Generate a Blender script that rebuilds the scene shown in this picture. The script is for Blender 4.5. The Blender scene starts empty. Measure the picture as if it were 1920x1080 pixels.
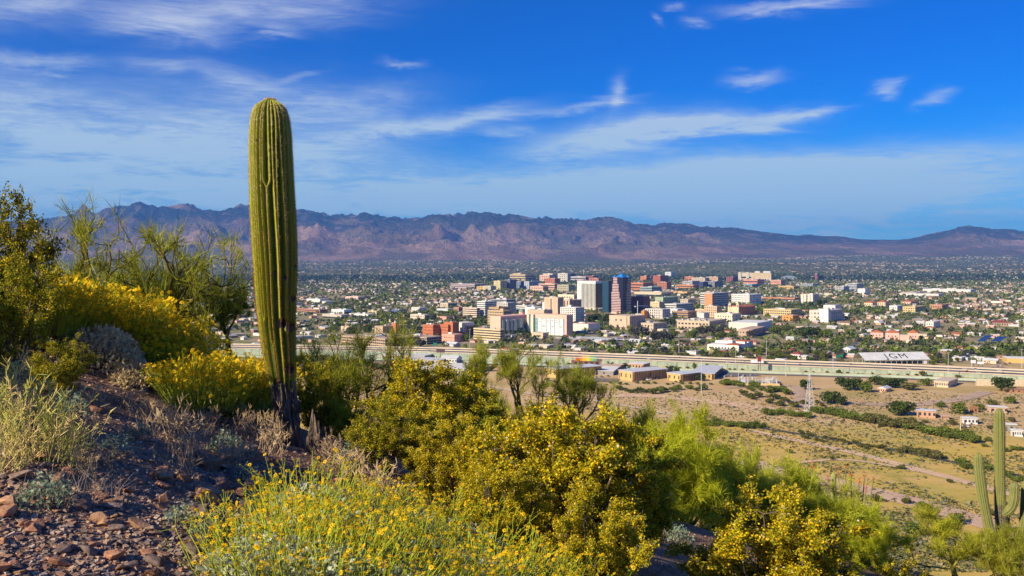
import bpy, math, random
import numpy as np
from mathutils import Vector, Matrix
R = math.radians
scene = bpy.context.scene
COL = scene.collection

# ------------------------------------------------------------------ camera
F = 1700.0            # focal length in photograph pixels (frame 1920 wide)
CXP, HZ = 960.0, 492.0
cam_d = bpy.data.cameras.new('camera')
cam_d.sensor_width = 36.0
cam_d.lens = 36.0 * F / 1920.0
cam_d.shift_y = -(540.0 - HZ) / 1920.0
cam_d.clip_start = 0.05
cam_d.clip_end = 90000.0
cam = bpy.data.objects.new('camera', cam_d)
COL.objects.link(cam)
cam.location = (0, 0, 0)
cam.rotation_euler = (R(90), 0, 0)
scene.camera = cam

# ------------------------------------------------------------------ sun, exposure
SUN_AZ, SUN_EL = -126.0, 29.0       # azimuth from the view direction (negative = to the side of the hill), elevation
sx = math.sin(R(SUN_AZ)) * math.cos(R(SUN_EL)); sy = math.cos(R(SUN_AZ)) * math.cos(R(SUN_EL)); sz = math.sin(R(SUN_EL))
sun_d = bpy.data.lights.new('sun', 'SUN')
sun_d.energy = 5.0
sun_d.angle = R(0.53)
sun_d.color = (1.0, 0.84, 0.58)
sun = bpy.data.objects.new('sun', sun_d)
COL.objects.link(sun)
sun.rotation_euler = Vector((-sx, -sy, -sz)).to_track_quat('-Z', 'Y').to_euler()
vs = scene.view_settings
vs.view_transform = 'Standard'
vs.look = 'None'
vs.gamma = 1.0
vs.exposure = 0.63
vs.use_curve_mapping = False

# ------------------------------------------------------------------ node helper
class NT:
    def __init__(s, tree): s.t = tree
    def n(s, typ, **kw):
        nd = s.t.nodes.new(typ)
        for k, v in kw.items(): setattr(nd, k, v)
        return nd
    def put(s, sock, v):
        if isinstance(v, bpy.types.NodeSocket): s.t.links.new(v, sock)
        elif v is not None:
            if hasattr(sock.default_value, '__len__') and not hasattr(v, '__len__'): v = (v,) * len(sock.default_value)
            if hasattr(v, '__len__') and len(v) == 3 and hasattr(sock.default_value, '__len__') and len(sock.default_value) == 4: v = (*v, 1)
            sock.default_value = v
    def m(s, op, a, b=None, c=None, clamp=False):
        nd = s.n('ShaderNodeMath', operation=op); nd.use_clamp = clamp
        s.put(nd.inputs[0], a)
        if b is not None: s.put(nd.inputs[1], b)
        if c is not None: s.put(nd.inputs[2], c)
        return nd.outputs[0]
    def add(s, a, b): return s.m('ADD', a, b)
    def sub(s, a, b): return s.m('SUBTRACT', a, b)
    def mul(s, a, b): return s.m('MULTIPLY', a, b)
    def div(s, a, b): return s.m('DIVIDE', a, b)
    def step(s, v, lo, hi, a=0.0, b=1.0):
        nd = s.n('ShaderNodeMapRange', interpolation_type='SMOOTHSTEP')
        s.put(nd.inputs[0], v); s.put(nd.inputs[1], lo); s.put(nd.inputs[2], hi); s.put(nd.inputs[3], a); s.put(nd.inputs[4], b)
        return nd.outputs[0]
    def xyz(s, v):
        nd = s.n('ShaderNodeSeparateXYZ'); s.put(nd.inputs[0], v); return nd.outputs
    def vec(s, x, y, z):
        nd = s.n('ShaderNodeCombineXYZ'); s.put(nd.inputs[0], x); s.put(nd.inputs[1], y); s.put(nd.inputs[2], z); return nd.outputs[0]
    def noise(s, v, scale, detail=4, rough=0.55, dist=0.0, dims='3D', color=False):
        nd = s.n('ShaderNodeTexNoise', noise_dimensions=dims)
        if v is not None: s.put(nd.inputs['Vector'], v)
        nd.inputs['Scale'].default_value = scale; nd.inputs['Detail'].default_value = detail
        nd.inputs['Roughness'].default_value = rough; nd.inputs['Distortion'].default_value = dist
        return nd.outputs['Color' if color else 'Fac']
    def mix(s, f, a, b, typ='MIX'):
        nd = s.n('ShaderNodeMix', data_type='RGBA', blend_type=typ)
        s.put(nd.inputs[0], f); s.put(nd.inputs[6], a); s.put(nd.inputs[7], b)
        return nd.outputs[2]
    def ramp(s, f, stops):
        nd = s.n('ShaderNodeValToRGB'); cr = nd.color_ramp
        while len(cr.elements) < len(stops): cr.elements.new(0.5)
        for e, (p, c) in zip(cr.elements, stops): e.position = p; e.color = (*c, 1)
        s.put(nd.inputs[0], f); return nd.outputs[0]
    def vmul(s, v, k):
        nd = s.n('ShaderNodeVectorMath', operation='MULTIPLY'); s.put(nd.inputs[0], v); s.put(nd.inputs[1], k); return nd.outputs[0]

# ------------------------------------------------------------------ sky
world = bpy.data.worlds.new('World'); scene.world = world; world.use_nodes = True
wt = world.node_tree; wt.nodes.clear(); W = NT(wt)
sky = W.n('ShaderNodeTexSky', sky_type='NISHITA')
sky.sun_disc = False
sky.sun_elevation = R(SUN_EL)
sky.sun_rotation = R(SUN_AZ)
sky.altitude = 800; sky.air_density = 1.0; sky.dust_density = 0.25; sky.ozone_density = 3.0
hs = W.n('ShaderNodeHueSaturation'); hs.inputs['Hue'].default_value = 0.497
hs.inputs['Saturation'].default_value = 1.55; hs.inputs['Value'].default_value = 1.0
wt.links.new(sky.outputs[0], hs.inputs['Color'])
geo = W.n('ShaderNodeTexCoord').outputs['Generated']
dx, dy, dz = W.xyz(geo)
az = W.m('ARCTAN2', dx, dy)
el = W.m('ARCSINE', W.m('MINIMUM', W.m('MAXIMUM', dz, -1.0), 1.0))
# warp for wispy edges
wv = W.vec(W.mul(az, 1.0), W.mul(el, 2.4), 0.0)
n1 = W.noise(wv, 5.0, 6, 0.6, 0.6)
n2 = W.noise(W.vec(W.add(W.mul(az, 1.0), 3.1), W.mul(el, 5.0), 7.0), 9.0, 7, 0.62, 0.9)
n3 = W.noise(W.vec(W.mul(az, 1.0), W.mul(el, 1.6), 4.0), 2.2, 4, 0.5, 0.3)
ax = W.add(az, W.mul(W.sub(n1, 0.5), 0.10))
ey = W.add(el, W.add(W.mul(W.sub(n1, 0.5), 0.05), W.mul(W.sub(n2, 0.5), 0.028)))
def sky_dir(px, py):
    k, v = (px - CXP) / F, (HZ - py) / F
    return math.atan(k), math.atan(v / math.sqrt(1 + k * k))
def streak(x0, y0, x1, y1, thick, amp, soft=1.0):
    a0, e0 = sky_dir(x0, y0); a1, e1 = sky_dir(x1, y1)
    L = math.hypot(a1 - a0, e1 - e0) / 2; c, s_ = (a1 - a0) / (2 * L), (e1 - e0) / (2 * L)
    mx, my = (a0 + a1) / 2, (e0 + e1) / 2
    u = W.sub(ax, mx); v = W.sub(ey, my)
    p = W.div(W.add(W.mul(u, c), W.mul(v, s_)), L)
    q = W.div(W.sub(W.mul(v, c), W.mul(u, s_)), thick / F)
    d2 = W.add(W.m('POWER', W.m('ABSOLUTE', p), 2.6), W.mul(q, q))
    return W.mul(W.m('EXPONENT', W.mul(d2, -soft)), amp)
STREAKS = [  # upper wisps, streaks, small clouds
    (150, 20, 700, -8, 34, .62), (215, 40, 420, 62, 24, .62), (-80, 25, 160, -6, 26, .6), (-60, 104, 170, 118, 11, .55), (470, 52, 560, 58, 9, .3), (90, 130, 130, 133, 6, .35),
    (225, 118, 380, 132, 14, .42), (370, 140, 510, 175, 20, .5), (500, 160, 610, 130, 6, .28), (725, 112, 790, 122, 7, .33),
    (-160, 160, 110, 185, 42, .55), (-300, 285, 560, 240, 85, .74), (-200, 350, 820, 345, 75, .50), (60, 250, 800, 320, 60, .40), (420, 215, 780, 185, 30, .42),
    (590, 256, 830, 236, 20, .5), (760, 236, 990, 206, 16, .62), (900, 245, 1000, 248, 9, .4), (980, 285, 1330, 232, 30, .72), (1150, 250, 1480, 226, 19, .66),
    (1400, 240, 1530, 212, 13, .62), (1480, 222, 1590, 200, 8, .4), (1138, 210, 1158, 150, 13, .42), (1000, 215, 1180, 190, 9, .34),
    (1375, 142, 1478, 138, 10, .46), (1635, 164, 1690, 168, 10, .38), (1735, 186, 1788, 170, 9, .36), (1380, 8, 1620, -14, 11, .5), (1215, 38, 1238, 40, 8, .4), (1285, 38, 1345, 34, 8, .42), (1245, 12, 1290, 6, 5, .3),
    (700, 380, 2100, 266, 36, .66), (900, 350, 2100, 330, 46, .50), (300, 360, 1500, 385, 45, .45), (1200, 400, 2100, 380, 40, .4)]
dens = None
for s_ in STREAKS:
    g = streak(*s_)
    dens = g if dens is None else W.add(dens, g)
# the same thin cirrus goes on over the rest of the sky
oth = W.mul(W.step(W.noise(W.vec(W.mul(dx, 1.2), W.mul(dy, 3.0), W.mul(dz, 3.0)), 2.3, 6, 0.6, 0.5), 0.5, 0.8), 0.6)
beh = W.step(W.m('ABSOLUTE', az), 0.62, 0.95)
up = W.step(el, 0.30, 0.5)
dens = W.add(dens, W.mul(oth, W.m('MAXIMUM', beh, up)))
n4 = W.noise(W.vec(W.mul(az, 1.0), W.mul(el, 9.0), 11.0), 22.0, 6, 0.65, 1.2)
tex = W.add(0.40, W.add(W.mul(W.step(n2, 0.32, 0.68), 0.52), W.mul(W.step(n4, 0.35, 0.7), 0.28)))
dens = W.mul(dens, W.mul(tex, W.add(0.72, W.mul(W.step(n3, 0.35, 0.65), 0.42))))
dens = W.add(dens, W.mul(W.step(el, 0.115, 0.0), W.mul(tex, 0.34)))
dens = W.m('MULTIPLY', dens, 1.6, clamp=True)
ccol = W.mix(W.step(el, 0.0, 0.28), (4.3, 6.6, 7.9), (5.0, 5.7, 7.4))
skyc = W.mix(1.0, hs.outputs[0], (0.02, 0.64, 1.22), 'MULTIPLY')
wcol = W.mix(W.mul(dens, 0.92), skyc, ccol)
bg = W.n('ShaderNodeBackground'); bg.inputs['Strength'].default_value = 0.071
wt.links.new(wcol, bg.inputs['Color'])
wt.links.new(bg.outputs[0], W.n('ShaderNodeOutputWorld').inputs['Surface'])
world.cycles.sampling_method = 'MANUAL'
world.cycles.sample_map_resolution = 512

cy = scene.cycles
cy.use_denoising = True
cy.max_bounces = 6; cy.diffuse_bounces = 3; cy.glossy_bounces = 2; cy.transmission_bounces = 3; cy.transparent_max_bounces = 6; cy.volume_bounces = 0
cy.sample_clamp_indirect = 4.0
cy.use_adaptive_sampling = True
cy.adaptive_threshold = 0.015

# ------------------------------------------------------------------ mesh / object helpers
def mesh(name, V, Fs, mats=None, col=None, mi=None, smooth=False):
    """V (N,3); Fs array (M,3|4) or list of them; col per-vertex (N,3)."""
    V = np.asarray(V, dtype=np.float32)
    if not isinstance(Fs, list): Fs = [Fs]
    Fs = [np.asarray(f, dtype=np.int32) for f in Fs if len(f)]
    me = bpy.data.meshes.new(name)
    me.vertices.add(len(V)); me.vertices.foreach_set('co', V.ravel())
    nl = sum(f.size for f in Fs); npoly = sum(len(f) for f in Fs)
    me.loops.add(nl); me.polygons.add(npoly)
    me.loops.foreach_set('vertex_index', np.concatenate([f.ravel() for f in Fs]))
    tot = np.concatenate([np.full(len(f), f.shape[1], np.int32) for f in Fs])
    st = np.concatenate([[0], np.cumsum(tot)[:-1]]).astype(np.int32)
    me.polygons.foreach_set('loop_start', st)
    if mi is not None: me.polygons.foreach_set('material_index', np.asarray(mi, np.int32))
    me.polygons.foreach_set('use_smooth', np.full(npoly, bool(smooth)))
    me.update(calc_edges=True)
    if col is not None:
        at = me.color_attributes.new('Col', 'FLOAT_COLOR', 'POINT')
        c4 = np.ones((len(V), 4), np.float32); c4[:, :3] = col
        at.data.foreach_set('color', c4.ravel())
    for m_ in (mats if isinstance(mats, (list, tuple)) else [mats]):
        if m_ is not None: me.materials.append(m_)
    return me
def obj(name, data, parent=None, loc=None, rot=None, scale=None, **props):
    o = bpy.data.objects.new(name, data)
    COL.objects.link(o)
    if parent is not None: o.parent = parent
    if loc is not None: o.location = loc
    if rot is not None: o.rotation_euler = rot if hasattr(rot, '__len__') else (0, 0, rot)
    if scale is not None: o.scale = scale if hasattr(scale, '__len__') else (scale,) * 3
    for k, v in props.items(): o[k] = v
    return o
def thing(name, label, cat, loc=(0, 0, 0), rot=0, group=None, data=None, scale=None):
    o = obj(name, data, None, loc, rot, scale, label=label, category=cat)
    if group: o['group'] = group
    return o
def copy_tree(o, parent=None):
    c = o.copy(); COL.objects.link(c); c.parent = parent
    for ch in KIDS.get(o.name, ()): copy_tree(ch, c)
    return c
KIDS = {}

class MB:
    """collects shapes with per-vertex colour into one mesh"""
    def __init__(s): s.V, s.Fq, s.Ft, s.C, s.n = [], [], [], [], 0
    def add(s, V, F, col=(1, 1, 1)):
        V = np.asarray(V, np.float32); F = np.asarray(F, np.int64)
        s.V.append(V); (s.Fq if F.shape[1] == 4 else s.Ft).append(F + s.n)
        s.C.append(np.broadcast_to(np.asarray(col, np.float32), (len(V), 3))); s.n += len(V)
    def box(s, x0, x1, y0, y1, z0, z1, col=(1, 1, 1)):
        s.add([(x0, y0, z0), (x1, y0, z0), (x1, y1, z0), (x0, y1, z0), (x0, y0, z1), (x1, y0, z1), (x1, y1, z1), (x0, y1, z1)], BOXF, col)
    def tube(s, P, rad, n=6, col=(1, 1, 1), cap=True):
        V, Fq = tube(P, rad, n); s.add(V, Fq, col)
        if cap:
            k = len(V); s.Ft.append(np.array([[k - n, k - n + i, k - n + i + 1] for i in range(1, n - 1)]) + s.n - k)
    def build(s, name, mat, smooth=False):
        V = np.concatenate(s.V); Fs = []
        if s.Fq: Fs.append(np.concatenate(s.Fq))
        if s.Ft: Fs.append(np.concatenate(s.Ft))
        return mesh(name, V, Fs, mat, np.concatenate(s.C), smooth=smooth)
BOXF = np.array([(0, 3, 2, 1), (4, 5, 6, 7), (0, 1, 5, 4), (1, 2, 6, 5), (2, 3, 7, 6), (3, 0, 4, 7)])
def tube(P, rad, n=6):
    P = np.asarray(P, float); rad = np.broadcast_to(np.asarray(rad, float), (len(P),))
    T = np.gradient(P, axis=0); T /= np.linalg.norm(T, axis=1)[:, None] + 1e-9
    ref = np.array([0, 0, 1.0]) if abs(T[:, 2]).mean() < 0.8 else np.array([1.0, 0, 0])
    A = np.cross(T, ref); A /= np.linalg.norm(A, axis=1)[:, None] + 1e-9; B = np.cross(T, A)
    t = np.linspace(0, 2 * np.pi, n, endpoint=False)
    V = P[:, None] + rad[:, None, None] * (np.cos(t)[None, :, None] * A[:, None] + np.sin(t)[None, :, None] * B[:, None])
    i = np.arange(len(P) - 1)[:, None] * n; j = np.arange(n)[None]; j2 = (j + 1) % n
    Fq = np.stack([i + j, i + n + j, i + n + j2, i + j2], -1).reshape(-1, 4)
    return V.reshape(-1, 3), Fq

# ------------------------------------------------------------------ materials
def mat(name, color=(.5, .5, .5), rough=0.8, attr=False, var=0.0, vscale=1.0, bump=0.0, bscale=20.0, spec=0.3, metal=0.0, trans=0.0, obj_coord=True, tint=None):
    m = bpy.data.materials.new(name); m.use_nodes = True; t = m.node_tree; N = NT(t)
    b = t.nodes['Principled BSDF']; out = t.nodes['Material Output']
    b.inputs['Roughness'].default_value = rough; b.inputs['Metallic'].default_value = metal
    b.inputs['Specular IOR Level'].default_value = spec
    tc = N.n('ShaderNodeTexCoord').outputs['Object'] if obj_coord else N.n('ShaderNodeNewGeometry').outputs['Position']
    c = None
    if attr:
        a = N.n('ShaderNodeVertexColor'); a.layer_name = 'Col'; c = a.outputs['Color']
        if tint: c = N.mix(1.0, c, tint, 'MULTIPLY')
    else: c = color
    if var > 0:
        f = N.noise(tc, vscale, 5, 0.6)
        k = N.step(f, 0.25, 0.75, 1.0 - var, 1.0 + var)
        kk = N.vec(k, k, k)
        c = N.mix(1.0, c, kk, 'MULTIPLY')
    N.put(b.inputs['Base Color'], c)
    if bump > 0:
        bp = N.n('ShaderNodeBump'); bp.inputs['Strength'].default_value = 1.0; bp.inputs['Distance'].default_value = bump
        N.put(bp.inputs['Height'], N.noise(tc, bscale, 5, 0.6)); t.links.new(bp.outputs[0], b.inputs['Normal'])
    if trans > 0:
        tr = N.n('ShaderNodeBsdfTranslucent'); N.put(tr.inputs[0], c)
        mx = N.n('ShaderNodeMixShader'); mx.inputs[0].default_value = trans
        t.links.new(b.outputs[0], mx.inputs[1]); t.links.new(tr.outputs[0], mx.inputs[2]); t.links.new(mx.outputs[0], out.inputs['Surface'])
    return m
_PM = {}
def paint(r, g, b, rough=0.8, spec=0.3, var=0.10, vscale=0.15):
    k = (round(r, 3), round(g, 3), round(b, 3), rough)
    if k not in _PM: _PM[k] = mat('paint', (r, g, b), rough, var=var, vscale=vscale, spec=spec, obj_coord=False)
    return _PM[k]
def glass(r, g, b, rough=0.12): return paint(r, g, b, rough, 0.6, 0.25, 0.3)

# ------------------------------------------------------------------ noise in numpy
def _hash(ix, iy, s):
    h = (ix.astype(np.int64) * 374761393 + iy.astype(np.int64) * 668265263 + s * 1274126177) & 0x7fffffff
    h = ((h ^ (h >> 13)) * 1274126177) & 0x7fffffff
    return ((h ^ (h >> 16)) & 0xffff) / 65535.0
def vn(x, y, s=0):
    x = np.asarray(x, float); y = np.asarray(y, float)
    ix, iy = np.floor(x), np.floor(y); fx, fy = x - ix, y - iy
    fx = fx * fx * fx * (fx * (fx * 6 - 15) + 10); fy = fy * fy * fy * (fy * (fy * 6 - 15) + 10)
    a, b, c, d = _hash(ix, iy, s), _hash(ix + 1, iy, s), _hash(ix, iy + 1, s), _hash(ix + 1, iy + 1, s)
    return (a + (b - a) * fx) * (1 - fy) + (c + (d - c) * fx) * fy
def fbm(x, y, o=4, s=0, g=0.5):
    r, a, t = 0, 1.0, 0
    for i in range(o):
        r = r + a * vn(x, y, s + i * 17); t += a; a *= g; x = np.asarray(x) * 2.03 + 1.7; y = np.asarray(y) * 2.03 + 9.1
    return r / t

# ------------------------------------------------------------------ terrain height
def sstep(v, a, b):
    t = np.clip((np.asarray(v, float) - a) / (b - a), 0, 1); return t * t * (3 - 2 * t)
PLAIN = -130.0
def hill(x, y):
    base = -1.785 - 0.33 * x - 0.108 * y
    base = np.where(base > 0, 38 * np.tanh(base / 38), base)
    y0 = 10.6 + 0.9 * np.logaddexp(0, (x + 1))
    s = np.maximum(y - y0, 0)
    drop = np.where(s < 4.2, 0.06 * s * s, 0.06 * 17.64 + 0.5 * (s - 4.2))
    return base - drop
def plain(x, y):
    k = x / np.maximum(y, 50.0)
    up = 176 + 80 * sstep(k, 0.05, 0.42)
    r = np.clip((y - 6500) / 8500, 0, 2.0)
    z = PLAIN + up * r ** 1.35
    z = z + 2.5 * (fbm(x / 160, y / 160, 3, 5) - 0.5) * (1 - sstep(y, 800, 1000)) + (60 * (fbm(x / 1500, y / 1500, 4, 9) - 0.5)) * sstep(y, 6800, 10000)
    z = z + 55 * np.exp(-((x - 2250) / 900) ** 2 - ((y - 9800) / 900) ** 2)
    return z
def ground(x, y):
    x = np.asarray(x, float); y = np.asarray(y, float)
    a, b = hill(x, y), plain(x, y)
    z = np.maximum(a, b) + 5.0 * np.log1p(np.exp(-np.abs(a - b) / 5.0)) * sstep(np.hypot(x, y), 60, 140)
    r = np.hypot(x, y)
    near = 1 - sstep(r, 60, 120)
    z = z + near * (0.16 * (fbm(x / 1.6, y / 1.6, 4, 3) - 0.5) + 0.5 * (fbm(x / 7, y / 7, 3, 31) - 0.5))
    return z
def g1(x, y): return float(ground(np.array([x]), np.array([y]))[0])
_DD = np.geomspace(2.5, 26000, 900)
def hit(px, py, dmin=2.5):
    """where the sight line of a photograph pixel meets the ground"""
    k, v = (px - CXP) / F, (HZ - py) / F
    D = _DD[_DD >= dmin]
    below = v * D < ground(k * D, D)
    i = int(np.argmax(below)) if below.any() else len(D) - 1
    lo, hi = D[max(i - 1, 0)], D[i]
    q = np.linspace(lo, hi, 80); zq = ground(k * q, q); j = int(np.argmax(v * q < zq))
    return Vector((k * q[j], q[j], zq[j]))
def hitp(px, py): return hit(px, py, 150.0)       # on the plain below the hill

# ================================================================== THE SETTING
rng = np.random.default_rng(7)
random.seed(7)

# ------------------------------------------------------------------ ground sheet
def ground_material():
    m = bpy.data.materials.new('ground'); m.use_nodes = True; t = m.node_tree; N = NT(t); b = t.nodes['Principled BSDF']
    b.inputs['Roughness'].default_value = 0.95; b.inputs['Specular IOR Level'].default_value = 0.12
    pos = N.n('ShaderNodeNewGeometry').outputs['Position']; x, y, z = N.xyz(pos)
    flat = N.vec(x, y, 0.0)
    # hillside: reddish brown gravelly soil
    h1 = N.noise(pos, 2.2, 6, 0.65); h2 = N.noise(pos, 24.0, 4, 0.7)
    hillc = N.mix(N.step(h1, 0.35, 0.68), (0.20, 0.105, 0.068), (0.32, 0.20, 0.135))
    hillc = N.mix(N.step(h2, 0.45, 0.75), hillc, (0.40, 0.29, 0.21))
    # desert apron: tan soil with dry grass and weeds
    d1 = N.noise(flat, 0.012, 6, 0.62, 0.4); d2 = N.noise(flat, 0.05, 6, 0.66); d3 = N.noise(flat, 0.3, 4, 0.7)
    des = N.mix(N.step(d1, 0.40, 0.62), (0.64, 0.42, 0.14), (0.56, 0.40, 0.085))
    des = N.mix(N.step(d2, 0.48, 0.66), des, (0.35, 0.285, 0.055))
    des = N.mix(N.mul(N.step(d3, 0.54, 0.70), 0.5), des, (0.24, 0.22, 0.06))
    des = N.mix(N.mul(N.step(N.noise(flat, 0.8, 3, 0.6), 0.55, 0.68), 0.3), des, (0.20, 0.18, 0.06))
    des = N.mix(N.mul(N.step(N.noise(flat, 0.009, 5, 0.65), 0.48, 0.60), 0.55), des, (0.36, 0.33, 0.07))
    des = N.mix(N.mul(N.step(N.noise(flat, 0.11, 3, 0.5), 0.58, 0.66), 0.5), des, (0.52, 0.36, 0.24))
    # slope just under the hill: green-yellow weeds
    des = N.mix(N.mul(N.step(y, 420, 180), 0.55), des, (0.30, 0.25, 0.07))
    # bare lots near the freeway
    lot = N.mix(N.step(N.noise(flat, 0.02, 5, 0.6), 0.35, 0.7), (0.52, 0.355, 0.165), (0.60, 0.435, 0.235))
    lot = N.mix(N.mul(N.step(N.noise(flat, 0.008, 5, 0.6), 0.53, 0.66), 0.75), lot, (0.33, 0.27, 0.075))
    side = N.div(x, N.m('MAXIMUM', y, 1.0))
    city_y = N.step(N.add(y, N.mul(N.sub(d1, 0.5), 160.0)), 1120, 1200)
    lot_y = N.step(N.add(y, N.add(N.mul(N.sub(d1, 0.5), 260.0), N.mul(side, 190.0))), 770, 815)
    c = N.mix(lot_y, des, lot)
    # city floor: yards, lots and lawns
    c1 = N.noise(flat, 0.02, 4, 0.6)
    city = N.mix(N.step(c1, 0.42, 0.60), (0.34, 0.26, 0.15), (0.17, 0.20, 0.045))
    city = N.mix(N.step(N.noise(flat, 0.045, 3, 0.6), 0.56, 0.64), city, (0.37, 0.32, 0.27))
    city = N.mix(N.mul(N.step(N.noise(N.vec(N.add(x, 900.0), y, 3.0), 0.03, 3, 0.6), 0.60, 0.66), 0.4), city, (0.12, 0.115, 0.11))
    c = N.mix(city_y, c, city)
    f1 = N.noise(flat, 0.004, 6, 0.7); f2 = N.noise(flat, 0.018, 4, 0.7)
    far = N.mix(N.step(f1, 0.38, 0.62), (0.085, 0.105, 0.032), (0.17, 0.155, 0.065))
    far = N.mix(N.mul(N.step(f2, 0.56, 0.70), 0.7), far, (0.25, 0.19, 0.115))
    c = N.mix(N.step(y, 4200, 6800), c, far)
    hz = N.step(y, 200, 110)
    c = N.mix(hz, c, N.mix(N.step(N.m('ABSOLUTE', y), 22, 60), hillc, (0.27, 0.21, 0.075)))
    N.put(b.inputs['Base Color'], c)
    bp = N.n('ShaderNodeBump'); bp.inputs['Strength'].default_value = 0.9; bp.inputs['Distance'].default_value = 0.03
    N.put(bp.inputs['Height'], N.add(N.noise(pos, 14.0, 6, 0.7), N.mul(h2, 0.5))); t.links.new(bp.outputs[0], b.inputs['Normal'])
    return m
def build_ground():
    azs = np.concatenate([np.linspace(-180, -42, 30, endpoint=False), np.linspace(-42, 40, 370, endpoint=False), np.linspace(40, 180, 30, endpoint=False)])
    rs = np.concatenate([[0.02, 0.5, 1.0, 1.6], np.linspace(2.0, 14, 170), np.geomspace(14.3, 30500, 250)])
    A, Rr = np.meshgrid(np.radians(azs), rs)
    X, Y = np.sin(A) * Rr, np.cos(A) * Rr
    Z = ground(X, Y)
    V = np.stack([X, Y, Z], -1).reshape(-1, 3)
    na = len(azs); i = np.arange(len(rs) - 1)[:, None] * na; j = np.arange(na)[None]; j2 = (j + 1) % na
    Fq = np.stack([i + j, i + j2, i + na + j2, i + na + j], -1).reshape(-1, 4)[:, ::-1]
    obj('ground', mesh('ground', V, Fq, ground_material(), smooth=True), kind='structure', label='stony hillside falling away to the desert plain')
build_ground()

# ------------------------------------------------------------------ mountains
SIL = np.array([(-500, 440), (-300, 425), (-120, 420), (0, 416), (60, 413), (100, 408), (128, 403), (145, 392), (155, 388), (163, 389), (178, 398), (200, 391), (230, 385), (252, 379), (275, 382), (300, 388), (325, 384), (342, 381), (365, 386),
    (390, 394), (410, 395), (428, 391), (438, 389), (445, 383), (452, 380), (460, 384), (480, 385), (520, 388), (560, 392), (583, 394), (600, 398), (620, 402), (650, 402), (690, 399), (720, 405), (760, 409), (790, 407), (810, 402),
    (850, 401), (880, 399), (900, 396), (930, 400), (960, 402), (1000, 407), (1040, 409), (1060, 408), (1078, 412), (1092, 409), (1108, 412), (1125, 406), (1145, 405), (1165, 411), (1190, 419), (1220, 421), (1260, 417), (1300, 421),
    (1340, 427), (1372, 425), (1400, 431), (1430, 434), (1450, 437), (1475, 440), (1500, 443), (1520, 440), (1545, 445), (1570, 444), (1600, 450), (1640, 453), (1685, 453), (1720, 447), (1745, 438), (1765, 436), (1790, 428), (1810, 423),
    (1835, 425), (1860, 430), (1885, 429), (1920, 434), (2000, 442), (2200, 455), (2500, 465)], float)
def ridged(x, y, o, s):
    r, a, t = 0, 1.0, 0; w = 1.0
    for i in range(o):
        n = 1 - np.abs(2 * vn(x, y, s + 13 * i) - 1); n = n * n * w; r = r + a * n; t += a
        w = np.clip(n * 1.6, 0, 1); a *= 0.52; x = x * 2.07 + 3.1; y = y * 2.07 + 5.7
    return r / t
def mountain_material():
    m = bpy.data.materials.new('mountain_rock'); m.use_nodes = True; t = m.node_tree; N = NT(t); b = t.nodes['Principled BSDF']
    b.inputs['Roughness'].default_value = 0.95; b.inputs['Specular IOR Level'].default_value = 0.1
    pos = N.n('ShaderNodeNewGeometry').outputs['Position']
    a = N.n('ShaderNodeVertexColor'); a.layer_name = 'Col'
    n = N.noise(pos, 0.004, 7, 0.7); n2 = N.noise(pos, 0.014, 5, 0.7)
    c = N.mix(N.mul(N.step(n, 0.54, 0.66), 0.8), a.outputs['Color'], (0.36, 0.235, 0.17))
    c = N.mix(N.mul(N.step(n2, 0.50, 0.66), 0.6), c, (0.075, 0.075, 0.05))
    N.put(b.inputs['Base Color'], c)
    bp = N.n('ShaderNodeBump'); bp.inputs['Strength'].default_value = 1.0; bp.inputs['Distance'].default_value = 150
    N.put(bp.inputs['Height'], N.add(N.noise(pos, 0.005, 8, 0.72), N.mul(N.noise(pos, 0.02, 4, .6), .25))); t.links.new(bp.outputs[0], b.inputs['Normal'])
    return m
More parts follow.
